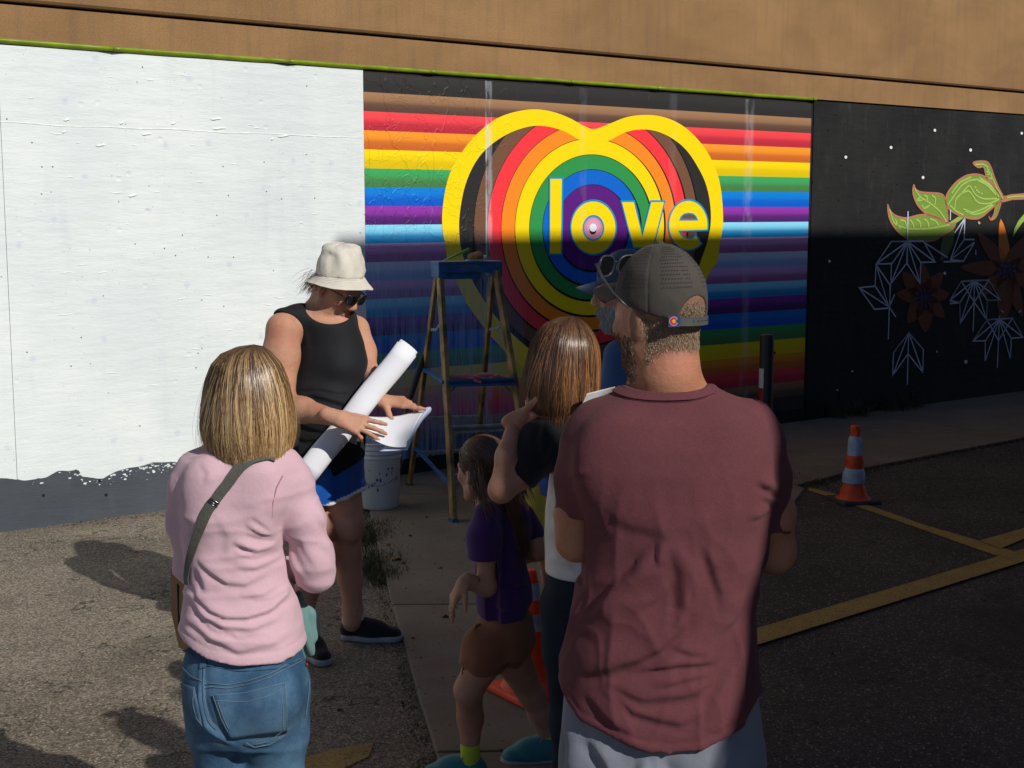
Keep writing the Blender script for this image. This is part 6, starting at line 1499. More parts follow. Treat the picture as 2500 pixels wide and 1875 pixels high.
for L in ([(1036, 1352), (1026, 1375), (1016, 1400), (1010, 1430), (1006, 1450)],):
    for i in range(46):
        t = i / 45 * 4; k = min(3, int(t)); a, b = L[k], L[k + 1]; x, y = lerp(a[0], b[0], t - k), lerp(a[1], b[1], t - k); p = D(x + 3, y, YG - .07); w = .014 * math.sin(i * 1.5)
        rf.v.append(tuple(p + np.array([0, .012, 0]))); rf.v.append(tuple(p + np.array([-.016, w * .8, w * .5]))); rf.c += [(1, 1, 1)] * 2
    rf.f += [(2 * i, 2 * i + 1, 2 * i + 3, 2 * i + 2) for i in range(45)]
o = rf.build('ruffle', M_BROWNC, rso, smooth=True); sd = o.modifiers.new('s', 'SOLIDIFY'); sd.thickness = .003
M_NEON = fabric('neon_sock', (.42, .52, .03)); M_TEAL = fabric('teal_shoe', (.015, .16, .19), rough=.5)
for an, d_ in ((D(1016, 1650, YG - .02), (-1, .1, 0)), (D(1184, 1592, YG + .16), (-1, -.12, 0))):
    gz = 0; he = np.array([an[0] + .045, an[1], gz]); to = he + nrm(d_) * .20
    s0 = MB(); s0.lathe((an[0], an[1], .055), [(.034, 0), (.034, .03), (.032, .06), (.033, .085), (.030, .088)], 16); s0.build('sock', M_NEON, gl, smooth=True)
    shoe(gl, he, to, h=.085, upper=M_TEAL, sole_m=M_GSOLE, laces=plain('grey_lace', (.2, .2, .2), .8))
# long hair tied back
rg = np.random.default_rng(21); paths = []; cols = []; tie = PG(.03, -.090, -.04)
for i in range(2600):
    th = rg.uniform(-math.pi, math.pi); ph = rg.uniform(.02, 1.75); dv = np.array([math.sin(th) * math.sin(ph), -math.cos(th) * math.sin(ph), math.cos(ph)])
    if dv[1] > .62 and dv[2] < .30 or dv[1] > .05 and dv[2] < -.1: continue
    rr = np.array([.087, .105, .098]) * .86; c0 = np.array([0, -.012, .040]) * .86; t = np.linspace(0, 1, 9); p0 = dv; tp3 = (tie - hG) @ MG.T - c0; tdv = nrm(tp3 / rr); P_ = []
    for q in t:
        w = nrm(p0 * (1 - q) + tdv * q) if np.dot(p0, tdv) > -.8 else nrm(p0 * (1 - q) + tdv * q + np.array([0, 0, .5]) * q * (1 - q)); P_.append(hG + (c0 + w * rr * (1.0 + rg.normal(0, .006))) @ MG)
    paths.append(P_); cols.append(np.tile(np.array((.085, .042, .022)) * rg.uniform(.5, 1.9), (9, 1)))
for i in range(700):
    t = np.linspace(0, 1, 9)[:, None]; e = D(1128, 1195, YG - .05) + rg.normal(0, .012, 3); m1 = D(1102, 1085, YG - .06) + rg.normal(0, .010, 3)
    p = tie * (1 - t) ** 2 + 2 * m1 * t * (1 - t) + e * t ** 2 + rg.normal(0, .009, 3) * np.sin(t * math.pi); paths.append(p); cols.append(np.tile(np.array((.085, .042, .022)) * rg.uniform(.5, 1.9), (9, 1)))
for i in range(420):                                                  # loose side locks hanging past the ear
    q = rg.choice([-1, 1]); p0 = PG(q * rg.uniform(.068, .086), rg.uniform(-.085, -.012), rg.uniform(.0, .07)); t = np.linspace(0, 1, 9)[:, None]; L = rg.uniform(.05, .15)
    p = p0 + (np.array([q * .10, rg.uniform(-.6, -.25), -1]) @ MG) * L * t + rg.normal(0, .008, 3) * t ** 2 + (np.array([q, 0, 0]) @ MG) * .010 * np.sin(t * 3); paths.append(p); cols.append(np.tile(np.array((.095, .048, .025)) * rg.uniform(.5, 1.9), (9, 1)))
hm = SDF(); hm.ell(hG + (np.array([0, -.016, .042]) * .86) @ MG, np.array([.085, .102, .096]) * .86, MG, 0); hm.cut(lambda p: ((p - hG) @ MG.T)[:, 1] - .020 - .75 * ((p - hG) @ MG.T)[:, 2].clip(-.03, 1))
hm.cut(lambda p: -((p - hG) @ MG.T)[:, 2] - .045)
hmo = surf('hair', hm, HAIR, gl, .006, (.05, .025, .013))
strands('strand', np.array(paths), .0009, np.array(cols), HAIR, hmo, 3, .5, kind='stuff')

# ================================================================== older man with the white beard
YD_ = 4.6
od = person('older bearded man in blue cap and blue shirt behind the man in maroon', D(1385, 900, YD_)[0], YD_)
s4 = SDF(); hD = D(1356, 628, YD_); MD = frame((-.95, .10, -.14)); PD = head(s4, hD, MD, 1.04, nose=1.1); s4.chain([D(1362, 680, YD_), D(1378, 745, YD_)], [.062, .07], .03)
s4.chain([D(1375, 700, YD_), D(1330, 1010, YD_ - .1)], [.03, .04], .03)
s4.chain([D(1330, 860, YD_ - .02), D(1330, 960, YD_), D(1385, 1000, YD_ + .1)], [.045, .04, .03], .03)
h4 = SDF(); hand(h4, D(1385, 1000, YD_ + .1), (1, .1, 0), (0, 1, 0), (0, 0, 1), 1.0)
s4.chain([D(1350, 1200, YD_), D(1350, 1520, YD_)], [.06, .045], .03); s4.chain([D(1410, 1200, YD_), D(1410, 1520, YD_)], [.06, .045], .03)
def dcol(v, n):
    q = (v - hD) @ MD.T; c = np.tile(np.array((.50, .24, .17)), (len(v), 1)); w = (np.clip((-.035 - q[:, 2]) / .012, 0, 1) * np.clip((q[:, 1] + .0) / .02, 0, 1))[:, None]; return c * (1 - w) + np.array((.42, .40, .38)) * w
surf('body', s4, SKIN, od, .006, dcol, extra=[(h4, .004)])
fuzz('beard', s4, 2200, hD - .17, hD + .15, lambda p, n: (((p - hD) @ MD.T)[:, 1] > .01) & (((p - hD) @ MD.T)[:, 2] < -.042) & (((p - hD) @ MD.T)[:, 2] > -.13), .022, .0012, lambda n: hcol(n, [(.55, .53, .50), (.38, .36, .34)], [2, 1]), HAIR, od, lambda p, n: np.tile([0, 0, -1.0], (len(p), 1)), .5)
b4 = SDF(); b4.loft(secs([(722, 1352, 1412, .06), (750, 1328, 1440, .09), (790, 1312, 1462, .11), (850, 1310, 1466, .12), (1000, 1316, 1455, .125), (1130, 1310, 1462, .13)], YD_), 0); b4.chain([D(1340, 770, YD_ - .02), D(1328, 880, YD_ - .02)], [.058, .06], .03)
surf('shirt', b4, M_BLUEC, od, .007, None, lambda v, n: nfield(v, 9, 3) * .006)
p5_ = SDF(); p5_.loft(secs([(1110, 1316, 1458, .12), (1180, 1316, 1458, .12)], YD_), 0); p5_.chain([D(1352, 1180, YD_), D(1352, 1330, YD_)], [.085, .08], .02); p5_.chain([D(1420, 1180, YD_), D(1420, 1330, YD_)], [.085, .08], .02); surf('shorts', p5_, M_GREYP, od, .009)
for xc in (1350, 1410): a = D(xc, 1520, YD_); shoe(od, (a[0] + .05, a[1], 0), (a[0] - .22, a[1], 0), upper=M_RUB, sole_m=M_GSOLE)
cap2 = thing('baseball_cap', 'dark blue cap on the bearded man, only its brim in sight', 'cap', tuple(PD(0, 0, .1)))
M_BCAP = fabric('blue_cap_cloth', (.03, .06, .13)); k4 = SDF(); k4.ell(PD(0, -.004, .036), (.084, .104, .104), MD, 0); k4.cut(lambda p: .036 - ((p - hD) @ MD.T)[:, 2]); surf('crown', k4, M_BCAP, cap2, .006)
brim(cap2, PD, MD, 1, .076, .085, M_BCAP, y0=.082, z0=.044)

# ================================================================== child in yellow, mostly hidden
YE = 4.72
kd = person('child in yellow dress with blue collar, mostly hidden between girl and brown-haired woman', D(1222, 1200, YE)[0], YE)
s6 = SDF(); hE = D(1214, 945, YE); ME = frame((-.2, .97, -.05)); head(s6, hE, ME, .85); s6.chain([D(1214, 965, YE), D(1218, 1020, YE)], [.038, .04], .02)
s6.chain([D(1176, 1120, YE), D(1175, 1190, YE), D(1176, 1225, YE + .02)], [.030, .026, .020], .02); h6 = SDF(); hand(h6, D(1176, 1225, YE + .02), (0, .1, -1), (1, 0, 0), (0, 1, 0), .62)
for xc in (1212, 1245): s6.chain([D(xc, 1240, YE), D(xc, 1380, YE), D(xc, 1480, YE)], [.05, .040, .028], .02)
surf('body', s6, SKIN, kd, .006, skincol((.42, .24, .16)), extra=[(h6, .004)])
y6 = SDF(); y6.loft(secs([(1030, 1186, 1245, .05), (1060, 1170, 1258, .07), (1120, 1168, 1262, .08), (1250, 1178, 1275, .10)], YE), 0); y6.chain([D(1166, 1052, YE), D(1160, 1090, YE), D(1166, 1150, YE)], [.034, .040, .040], .02); y6.cap(D(1150, 1045, YE), D(1148, 1075, YE), .012, .018, .02)
z6 = zpx(1170, YE); y6.cut(lambda p: np.where(p[:, 0] < D(1182, 1100, YE)[0], z6 - p[:, 2], -1)); surf('dress', y6, M_YELC, kd, .006, None, lambda v, n: nfield(v, 12, 3) * .008)
b6 = SDF(); b6.loft(secs([(1012, 1170, 1255, .055), (1040, 1160, 1262, .088), (1066, 1164, 1262, .090)], YE), 0); surf('collar', b6, fabric('vivid_blue', (.01, .06, .30)), kd, .006)
bob('hair', D(1214, 905, YE), E3, [(0, 0), (.5, .015), (.85, .06), (.98, .11), (.95, .17), (.85, .20)], .08, .088, 900, ((.05, .03, .02), (.09, .05, .03), (.2, .12, .06)), kd, 1.2, 9, .01, 0, .0012, seed=4)
for xc in (1212, 1245): a = D(xc, 1480, YE); shoe(kd, (a[0], a[1] - .05, 0), (a[0], a[1] + .12, 0), h=.08, upper=M_RUB, sole_m=M_GSOLE)

# ================================================================== stepladder
m_fib = plain('ladder_fibreglass', (.20, .125, .042), .55, nscale=7, var=.75); m_lblue = plain('ladder_blue', (.012, .085, .24), .5, nscale=12, var=.3)
m_alu = plain('ladder_aluminium', (.25, .28, .30), .45, .6, nscale=20, var=.3); m_splash = plain('paint_splash', (.52, .47, .38), .7)
FL, FR, RL = G(980, 1133), G(1158, 1118), G(885, 1053); wv = FR - FL; Wd = np.linalg.norm(wv[:2]); wv = nrm(wv); RR_ = RL + wv * Wd * .88
tz = D(1000, 566, 7.75)[2]
YT = (FL[1] + RL[1]) / 2
TL, TR = D(950, 585, FL[1] + .42), D(1072, 585, FL[1] + .42); TLr, TRr = TL + np.array([-.02, .10, 0]), TR + np.array([-.02, .10, 0])
lad = thing('step_ladder', 'paint-splashed step ladder with blue top and yellow rails before the mural', 'ladder', tuple((FL + FR + RL + RR_) / 4))
fw = nrm(np.cross(wv, (0, 0, 1)));
for a, b in ((FL, TL), (FR, TR)):
    m_ = MB(); m_.bar(a + np.array([0, 0, .03]), b, .028, .075, fw); m_.build('front_rail', m_fib, lad, bevel=.004)
    m_ = MB(); m_.box(a + np.array([0, 0, .018]), wv * .022, fw * .042, (0, 0, .018)); m_.build('foot', m_lblue, lad, bevel=.004)
for a, b in ((RL, TLr), (RR_, TRr)):
    m_ = MB(); m_.bar(a + np.array([0, 0, .02]), b, .026, .050, fw); m_.build('rear_rail', m_fib, lad, bevel=.004)
    m_ = MB(); m_.box(a + np.array([0, 0, .012]), wv * .022, fw * .034, (0, 0, .014)); m_.build('foot', M_RUB, lad, bevel=.004)
def onr(a, b, z): t = (z - a[2]) / (b[2] - a[2]); return a + (b - a) * t
zt = TL[2]
def zat(y): return D(980, y, FL[1] + .2)[2]
for i, (y, mm) in enumerate(((826, m_lblue), (926, m_alu), (1030, m_alu))):
    z = D(1000, y, FL[1] + .42 * (1133 - y) / 560)[2]; a, b = onr(FL, TL, z), onr(FR, TR, z); m_ = MB(); m_.box((a + b) / 2, (b - a) / 2 * .99, fw * .045, (0, 0, .012)); m_.box((a + b) / 2 - fw * (-.043), (b - a) / 2 * .99, fw * .002, (0, 0, .024)); m_.build('step', mm, lad, bevel=.003)
    for s, q in ((1, a), (-1, b)): m_ = MB(); m_.bar(q + wv * .015 * s + np.array([0, 0, -.075]), q + wv * .075 * s + np.array([0, 0, -.012]), .012, .004, fw); m_.build('brace', m_alu, lad)
for y in (905, 985, 1022):
    z = D(950, y, FL[1] + .9)[2]
    if z > .15: a, b = onr(RL, TLr, z), onr(RR_, TRr, z); m_ = MB(); m_.bar(a, b, .03, .02); m_.build('rear_brace', m_alu, lad, bevel=.002)
for (a, b, c, d) in ((FL, TL, RL, TLr), (FR, TR, RR_, TRr)):
    z = zt * .80; p = onr(a, b, z); q = onr(c, d, z * .93); m_ = MB(); m_.bar(p, (p + q) / 2 + np.array([0, 0, -.03]), .018, .004, wv); m_.bar((p + q) / 2 + np.array([0, 0, -.03]), q, .018, .004, wv); m_.build('spreader', m_alu, lad)
zsh = D(1000, 826, FL[1] + .23)[2]
m_ = MB(); pa, pb = onr(RL, TLr, zsh + .02), onr(FL, TL, zsh); m_.bar(pa, pb, .05, .02); m_.build('side_arm', m_lblue, lad, bevel=.003); m_ = MB(); m_.bar(onr(RL, TLr, .30), onr(FL, TL, .22), .03, .012); m_.build('side_arm', m_lblue, lad, bevel=.003)
tcn = (TL + TR + TLr + TRr) / 4 + np.array([0, 0, .045]); hw = np.linalg.norm(TR - TL) / 2 + .035
m_ = MB(); m_.box(tcn + np.array([0, 0, .004]), wv * hw, fw * .085, (0, 0, .010)); m_.box(tcn + fw * .075 + np.array([0, 0, -.028]), wv * (hw - .004), fw * .008, (0, 0, .028)); m_.box(tcn - fw * .075 + np.array([0, 0, -.028]), wv * (hw - .004), fw * .008, (0, 0, .028))
for s in (-1, 1): m_.box(tcn + wv * s * (hw - .028) + np.array([0, 0, -.045]), wv * .026, fw * .078, (0, 0, .040), taper=1.05)
m_.box(tcn + wv * -.04 - fw * .0 + np.array([0, 0, -.060]), wv * (hw * .55), fw * .06, (0, 0, .035)); ltop = m_.build('top_cap', m_lblue, lad, bevel=.004)
oc = tcn + fw * .0855 - wv * .005 + np.array([0, 0, -.022]); m_ = MB()
for r in (.062,): m_.tube([oc + wv * r * math.cos(t) + np.array([0, 0, 1]) * .014 * math.sin(t) for t in np.linspace(0, 2 * math.pi, 33)], .0022, 5, cap=False)
m_.build('oval_badge', plain('badge_grey', (.10, .16, .22), .5), ltop, smooth=True)
def text_mesh(txt, org, ux, uz, h, m, name, parent, italic=0.0, depth=.0008):
    cu = bpy.data.curves.new('t', 'FONT'); cu.body = txt; cu.size = 1.0; cu.align_x = 'CENTER'; cu.align_y = 'CENTER'; cu.shear = italic; cu.offset = .012
    ob = bpy.data.objects.new('t', cu); me = bpy.data.meshes.new_from_object(ob); V = [tuple(org + ux * v.co.x * h + uz * v.co.y * h) for v in me.vertices]; F = [tuple(p.vertices) for p in me.polygons]
    bpy.data.objects.remove(ob); bpy.data.meshes.remove(me); return mesh(name, V, F, m, parent)
uz = np.array([0, 0, 1.0]); text_mesh('WERNER', oc + fw * .001, -np.cross(uz, fw) * -1 if np.dot(np.cross(uz, fw), wv) > 0 else wv, uz, .020, plain('badge_letter', (.13, .17, .23), .5), 'lettering', ltop)
# old paint on the rails: pale dabs and worn capitals reading up the near rail
m_ = MB(); rl = nrm(TL - FL); sd_r = nrm(np.cross(rl, fw)); fo = fw * .0385
for i in range(46):
    q = random.random() ** .7; pnt = FL + (TL - FL) * (.28 + .70 * q) ; w = random.uniform(.004, .013); h = random.uniform(.006, .028) * (1.6 if q > .75 else 1)
    off_ = sd_r * 0; k = 7; c_ = pnt + wv * random.uniform(-.010, .010) + fo
    m_.add([c_ + wv * max(-.013, min(.013, w * math.cos(t) * random.uniform(.6, 1.2))) + rl * h * math.sin(t) * random.uniform(.6, 1.2) for t in [2 * math.pi * j / k for j in range(k)]], [tuple(range(k))])
m_.build('paint_splashes', m_splash, lad, kind='stuff')
text_mesh('RUTHLI', FL + (TL - FL) * .60 + fw * .0392, rl * 1.0, -wv, .038, plain('rail_letter', (.50, .50, .47), .7), 'lettering', lad)
cl_ = MB()
for t_, cc_ in ((.135, 0), (.155, 0)): pass
m_ = MB(); c_ = FL + (TL - FL) * .17 + fw * .0385; m_.box(c_, wv * .008, fw * .0006, rl * .006); m_.box(c_ + rl * .028, wv * .007, fw * .0006, rl * .005); m_.build('red_marks', plain('red_mark', (.35, .02, .02), .6), lad)
# things left on the ladder
gs_ = thing('scraper', 'bright green handled tool lying on the blue ladder top', 'tool', tuple(tcn + np.array([0, 0, .016])))
pA, pB = D(963, 558, YT - .0), D(1021, 533, YT - .02); pA = np.array([pA[0], tcn[1], tcn[2] + .020]); pB = pA + np.array([.152, .02, .068])
m_ = MB(); m_.tube([pA, pA + (pB - pA) * .5, pB], [.006, .009, .011], 10); m_.build('handle', plain('lime_plastic', (.20, .42, .02), .35, bmp=0), gs_, smooth=True)
m_ = MB(); m_.box(pA - nrm(pB - pA) * .02, nrm(pB - pA) * .03, fw * .014, (0, 0, .002)); m_.build('blade', m_alu, gs_)
sp_ = thing('sponge', 'tan sponge in a white wrapper on the ladder top under the green tool', 'sponge', tuple(tcn + np.array([.05, 0, .016])))
sq = SDF(); c_ = tcn + wv * .055 + np.array([0, 0, .040]); sq.ell(c_, (.050, .034, .026), None, 0); sq.ell(c_ + np.array([.025, 0, .010]), (.026, .03, .022), None, .02); surf('sponge_body', sq, plain('tan_sponge', (.33, .18, .07), .9, nscale=60, bmp=.6), sp_, .004, None, lambda v, n: nfield(v, 40, 2) * .006)
m_ = MB(); m_.box(tcn + wv * .055 + np.array([0, 0, .019]), wv * .055, fw * .032, (0, 0, .003)); m_.box(tcn + wv * .110 + np.array([0, 0, .032]), nrm(wv + np.array([0, 0, 1.2])) * .020, fw * .03, nrm(np.array([0, 0, 1]) - wv) * .0015); m_.build('wrapper', plain('wrapper_white', (.55, .55, .56), .5), sp_)
gv_ = thing('work_gloves', 'pair of dusty pink work gloves lying on the ladder shelf', 'gloves', tuple(onr(FL, TL, zsh)))
m_glove = fabric('pink_glove', (.36, .10, .12), bmp=.6)
for dx, dy, sg_ in ((.11, .0, 1), (.24, -.01, 1)):
    g_ = SDF(); c_ = onr(FL, TL, zsh) + wv * dx + np.array([0, 0, .026]); hand(g_, c_, nrm(wv + fw * .15 * sg_), (0, 0, -1), fw, .95, curl=(.1, .2, .15, .25), spread=.25, thumb=(.7, .6, .1)); g_.cap(c_ - wv * .06, c_, .030, .028, .02, (0, 0, 1), .5)
    surf('glove', g_, m_glove, gv_, .0045, None, lambda v, n: nfield(v, 45, 2) * .004)

# ================================================================== bucket with a pole
bkt = thing('bucket', 'white plastic bucket on the pavement behind the artist', 'bucket', tuple(G(822, 1098)))
bcn = G(819, 1100); bcn = np.array([bcn[0], bcn[1], .022]); m_bk = plain('white_plastic', (.55, .57, .58), .4, nscale=5, var=.08, bmp=.05)
pr = [(.105, 0), (.108, .004), (.120, .27), (.122, .275), (.127, .277), (.127, .284), (.122, .286), (.1225, .300), (.129, .302), (.129, .309), (.1235, .311), (.124, .325), (.131, .327), (.131, .334), (.125, .336), (.126, .352), (.130, .354), (.131, .362), (.126, .364), (.1215, .360), (.115, .20), (.103, .012), (.0, .012)]
BS = 1.16; m_ = MB(); m_.lathe(bcn, [(r * BS, z * BS) for r, z in pr], 48); m_.build('bucket_body', m_bk, bkt, smooth=True)
m_ = MB(); m_.lathe(bcn + np.array([0, 0, .001]), [(0, .0), (.10 * BS, .0)], 24); m_.build('bucket_base', m_bk, bkt)
m_ = MB(); P_ = [bcn + np.array([math.cos(t) * .135 * BS, -.02 - math.sin(t) * .12, .28 * BS - .17 * math.sin(t)]) for t in np.linspace(.0, math.pi, 22)]; m_.tube(P_, .0022, 6); m_.build('bail_wire', m_alu, bkt, smooth=True)
m_ = MB()
for i in range(26):
    t = random.uniform(-2.4, -.3); z = random.uniform(.10, .24); r = (.108 + .012 * z / .27) * BS + .0008; w = random.uniform(.003, .010); c_ = bcn + np.array([math.cos(t) * r, math.sin(t) * r, z * BS]); tx = np.array([-math.sin(t), math.cos(t), 0])
    if t < -1.2 and random.random() < .7: continue
    m_.add([c_ + tx * w * math.cos(a) * random.uniform(.5, 1.3) + uz * w * 1.4 * math.sin(a) * random.uniform(.5, 1.3) for a in [2 * math.pi * j / 7 for j in range(7)]], [tuple(range(7))])
m_.build('paint_spots', plain('blue_spot', (.06, .09, .22), .6), bkt, kind='stuff')
pole = thing('roller_pole', 'paint-stained extension pole with black grip standing in the white bucket', 'pole', tuple(bcn))
p0 = bcn + np.array([-.01, -.01, .03]); p1 = D(915, 768, bcn[1] + .35); pd = p1 - p0
m_ = MB(); m_.tube([p0, p0 + pd * .74], .014, 12); m_.build('shaft', plain('stained_pole', (.10, .07, .04), .6, nscale=40, var=.9), pole, smooth=True)
m_ = MB(); m_.tube([p0 + pd * .70, p0 + pd * .72, p0 + pd * .97, p1], [.015, .020, .022, .018], 14); m_.build('grip', plain('black_grip', (.030, .031, .033), .75, nscale=60), pole, smooth=True)
m_ = MB(); m_.tube([p0 + pd * .30, p0 + pd * .36], .0185, 12); m_.build('collar', m_alu, pole, smooth=True)

# ================================================================== bollard and traffic cones
bo = D(1657, 722, 9.9); bol = thing('bollard', 'black post with white and red tape strip standing by the mural', 'bollard', (bo[0], bo[1], 0))
m_ = MB(); m_.lathe((bo[0], bo[1], 0), [(.052, 0), (.052, bo[2] - .012), (.048, bo[2] - .003), (.0, bo[2])], 28); m_.build('post', plain('black_steel', (.016, .016, .017), .5), bol, smooth=True)
def arc(z0, z1, name, m, r=.0530, a0=-3.05, a1=-2.1):
    m_ = MB(); v = []
    for i in range(9):
        t = lerp(a0, a1, i / 8); v += [(bo[0] + r * math.cos(t), bo[1] + r * math.sin(t), z0), (bo[0] + r * math.cos(t), bo[1] + r * math.sin(t), z1)]
    m_.add(v, [(2 * i, 2 * i + 2, 2 * i + 3, 2 * i + 1) for i in range(8)]); m_.build(name, m, bol)
zb = lambda y: D(1657, y, 9.9)[2]
arc(zb(837), zb(795), 'white_tape', plain('white_tape', (.55, .55, .56), .4)); arc(zb(885), zb(838), 'red_tape', plain('red_tape', (.30, .012, .018), .4))
m_ = MB(); m_.lathe((bo[0] + .054, bo[1], zb(762)), [(0, .012), (.008, .01), (.01, 0)], 10, (1, 0, 0)); m_.build('eyelet', M_RUB, bol)
m_or = plain('cone_orange', (.62, .065, .012), .5, nscale=10, var=.18); m_rf = plain('cone_reflective', (.30, .36, .48), .45, nscale=14, var=.25); m_cb = plain('cone_rubber', (.035, .04, .045), .8); m_ord = plain('cone_bright_orange', (.85, .060, .008), .5, nscale=10, var=.15)
def cone(loc, H, r0, r1, base, bands, label, body_m, base_m, rot=0.0, wob=0.0, tilt=None, grp='traffic cones'):
    c = thing('traffic_cone', label, 'traffic cone', tuple(loc), grp); loc = np.array(loc, float)
    cs_, sn = math.cos(rot), math.sin(rot); X = np.array([cs_, sn, 0]); Y_ = np.array([-sn, cs_, 0]); Z = np.array([0, 0, 1.0])
    if tilt: Z, X, Y_ = tilt
    m_ = MB(); m_.box(loc + Z * .014, X * base, Y_ * base, Z * .013, taper=.96); m_.build('base', base_m, c, bevel=.008)
    zs = [0.0] + [b for b in bands] + [1.0]
    for i in range(len(zs) - 1):
        a, b = zs[i], zs[i + 1]; refl = i % 2 == 1; m_ = MB(); n = 32; v = []; rows = 7
        for j in range(rows):
            t = lerp(a, b, j / (rows - 1)); rr = lerp(r0, r1, t) + (.0025 if refl else 0)
            if i == 0: rr += .03 * math.exp(-t * H / .012)
            sag = wob * math.sin((t * 9 + i) * 2) + wob * 1.2 * (1 - (t - a) / (b - a))
            for k in range(n):
                th = 2 * math.pi * k / n; w = rr + sag + wob * .8 * mnoise.noise(Vector((math.cos(th) * 2, math.sin(th) * 2, t * 14 + i))); v.append(loc + Z * (.026 + t * H) + (X * math.cos(th) + Y_ * math.sin(th)) * w)
        f = [(j * n + k, j * n + (k + 1) % n, (j + 1) * n + (k + 1) % n, (j + 1) * n + k) for j in range(rows - 1) for k in range(n)]
        if i == len(zs) - 2: f.append(tuple((rows - 1) * n + k for k in range(n)))
        m_.add(v, f); m_.build('reflective_band' if refl else 'cone_section', m_rf if refl else body_m, c, smooth=True)
    return c
cone(G(1843, 1084), .475, .078, .024, .135, [.22, .42, .60, .86], 'faded orange cone with two grey bands standing alone on dark asphalt', m_or, m_cb, .25, .006)
cn_ = G(1146, 1506); cn_[2] = .022; cone(cn_, .46, .088, .022, .135, [.50, .64, .76, .90], 'bright orange cone behind the legs of the girl in purple', m_ord, m_ord, .62)
q3 = G(1193, 1408); q3[2] = .15; tz_ = nrm(np.array([.9, .45, -.12])); tx_ = nrm(np.cross((0, 0, 1), tz_)); cone(q3, .36, .075, .022, .115, [.35, .6], 'orange cone with black base lying on its side beside dark jeans', m_or, m_cb, 0, .002, (tz_, tx_, np.cross(tz_, tx_)))

# ================================================================== weeds, leaves, grit
def grass(name, spots, n, hgt, cols, kind='stuff', seedr=0):
    rg = np.random.default_rng(seedr); V = []; F = []; C = []
    for i in range(n):
        x, y, r, z = spots[rg.integers(len(spots))]; px, py = x + rg.normal(0, r), y + rg.normal(0, r * 1.6); h = hgt * rg.uniform(.3, 1.3); a = rg.uniform(0, 6.28); w = rg.uniform(.0012, .003); ln = rg.uniform(.2, 1.1) * h; b = rg.uniform(0, 6.28)
        dx, dy = math.cos(a) * w, math.sin(a) * w; ex, ey = math.cos(b) * ln, math.sin(b) * ln; k = len(V)
        V += [(px - dx, py - dy, z), (px + dx, py + dy, z), (px + ex * .35 + dx * .7, py + ey * .35 + dy * .7, z + h * .6), (px + ex * .35 - dx * .7, py + ey * .35 - dy * .7, z + h * .6), (px + ex, py + ey, z + h * .9)]
        F += [(k, k + 1, k + 2, k + 3), (k + 3, k + 2, k + 4)]; c = np.array(cols[rg.integers(len(cols))]) * rg.uniform(.5, 1.4); C += [c] * 5
    o = mesh(name, V, F, COLMAT, None, col=C); o['kind'] = kind; return o
gcols = [(.045, .065, .018), (.07, .075, .025), (.13, .10, .05), (.035, .05, .015)]
spots = []
for i in range(60):
    t = i / 59; Y_ = lerp(8.7, 4.3, t); X_ = edge_at(wl_pts, Y_) - .03; spots.append((X_, Y_, .022, .0))
dense = [(G(815, 1145)[0], G(815, 1145)[1], .07, .0), (G(800, 1165)[0], G(800, 1165)[1], .06, 0), (G(812, 1215)[0], G(812, 1215)[1], .075, 0), (G(805, 1235)[0], G(805, 1235)[1], .07, 0), (G(722, 1120)[0], G(722, 1120)[1], .10, 0), (G(830, 1250)[0], G(830, 1250)[1], .05, .0)]
grass('edge_grass', spots, 1100, .015, gcols, seedr=1); grass('weeds', dense, 3000, .05, gcols, seedr=2)
s2_ = [(lerp(q[0][0], q[2][0], t) + .02, lerp(q[0][1], q[2][1], t) - .02, .03, 0) for t in np.linspace(0, 1, 30)] if False else []
Q_ = [gnd(1940, 1192), gnd(2121, 1146), gnd(2500, 1074)]
for i in range(40):
    t = i / 39 * 2; k = min(1, int(t)); p = lerp(Q_[k], Q_[k + 1], t - k); s2_.append((p[0], p[1] - .02, .03 if t < 1.1 else .015, 0))
s2_ += [(G(1735, 1040)[0], G(1735, 1040)[1], .08, 0)] * 12
grass('edge_weeds', s2_, 2600, .03, [(.10, .075, .035), (.05, .055, .02), (.07, .05, .03)], seedr=3)
s3_ = [tuple(W0[:2] + (WD * a + WN * .05)[:2]) + (.05, .02) for a in (7.4, 7.6, 7.7, 8.1, 8.25, 8.3, 8.5)]
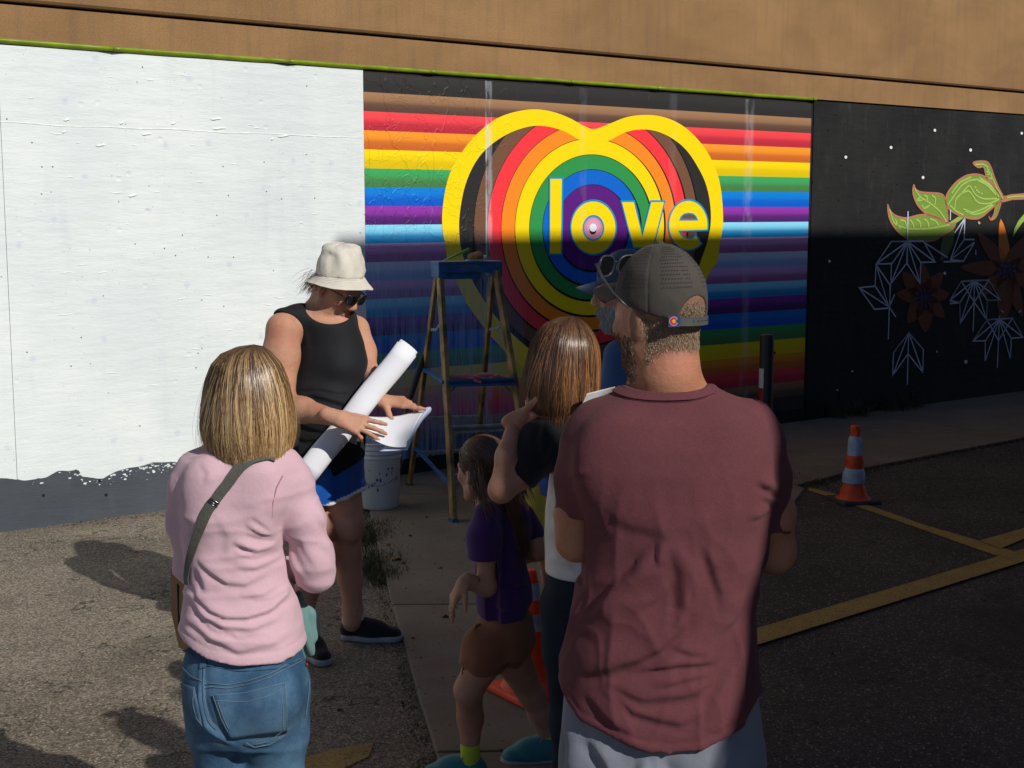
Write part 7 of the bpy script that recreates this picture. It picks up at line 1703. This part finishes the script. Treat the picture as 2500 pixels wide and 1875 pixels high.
grass('wall_weeds', s3_, 900, .16, [(.08, .06, .03), (.05, .045, .02)], seedr=4)
leafm = {}
def fallen(x, y, s, colr, nm, lab):
    p = G(x, y); a = random.uniform(0, 6.28); u_, w_ = np.array([math.cos(a), math.sin(a), .1]), np.array([-math.sin(a), math.cos(a), .25]); n = 12
    V = [p + np.array([0, 0, .03])] + [p + np.array([0, 0, .026]) + u_ * s * math.cos(t) * (1 + .15 * math.sin(5 * t)) + w_ * s * .6 * math.sin(t) + np.array([0, 0, .3 * s * math.sin(t) ** 2]) for t in [2 * math.pi * k / n for k in range(n)]]
    o = mesh('fallen_leaf', V, [(0, 1 + k, 1 + (k + 1) % n) for k in range(n)], plain('leaf_' + nm, colr, .7), None, smooth=True); sd = o.modifiers.new('s', 'SOLIDIFY'); sd.thickness = .001
    tag(o, lab, 'leaf', 'fallen leaves on the pavement')
fallen(856, 1218, .030, (.50, .26, .02), 'yellow', 'bright yellow curled leaf on the pavement beside the weeds'); fallen(838, 1185, .026, (.30, .17, .07), 'tan', 'pale tan leaf on the pavement just above the yellow leaf')
fallen(824, 1222, .022, (.20, .06, .03), 'rust', 'rust brown leaf in the weeds left of the yellow leaf'); fallen(871, 1226, .018, (.05, .03, .015), 'dark', 'small dark leaf just right of the yellow leaf')
fallen(950, 1237, .016, (.10, .06, .03), 'brown', 'small brown leaf alone on the slab near the hand of the girl')
rg = np.random.default_rng(8); V = []; F = []
for i in range(500):
    X_, Y_ = rg.uniform(-1.0, 5), rg.uniform(4.2, 11.5); s = abs(rg.normal(0, .006)) + .002
    k = len(V); z = .024 if edge_at(wl_pts, Y_) < X_ < edge_at(wr_pts, Y_) else .002
    for t in range(5): V.append((X_ + s * math.cos(t * 1.257) * rg.uniform(.6, 1.3), Y_ + s * math.sin(t * 1.257) * rg.uniform(.6, 1.3), z))
    V.append((X_, Y_, z + s * .8)); F += [(k + t, k + (t + 1) % 5, k + 5) for t in range(5)]
o = mesh('grit', V, F, plain('grit_dark', (.05, .04, .032), .9), None); o['kind'] = 'stuff'
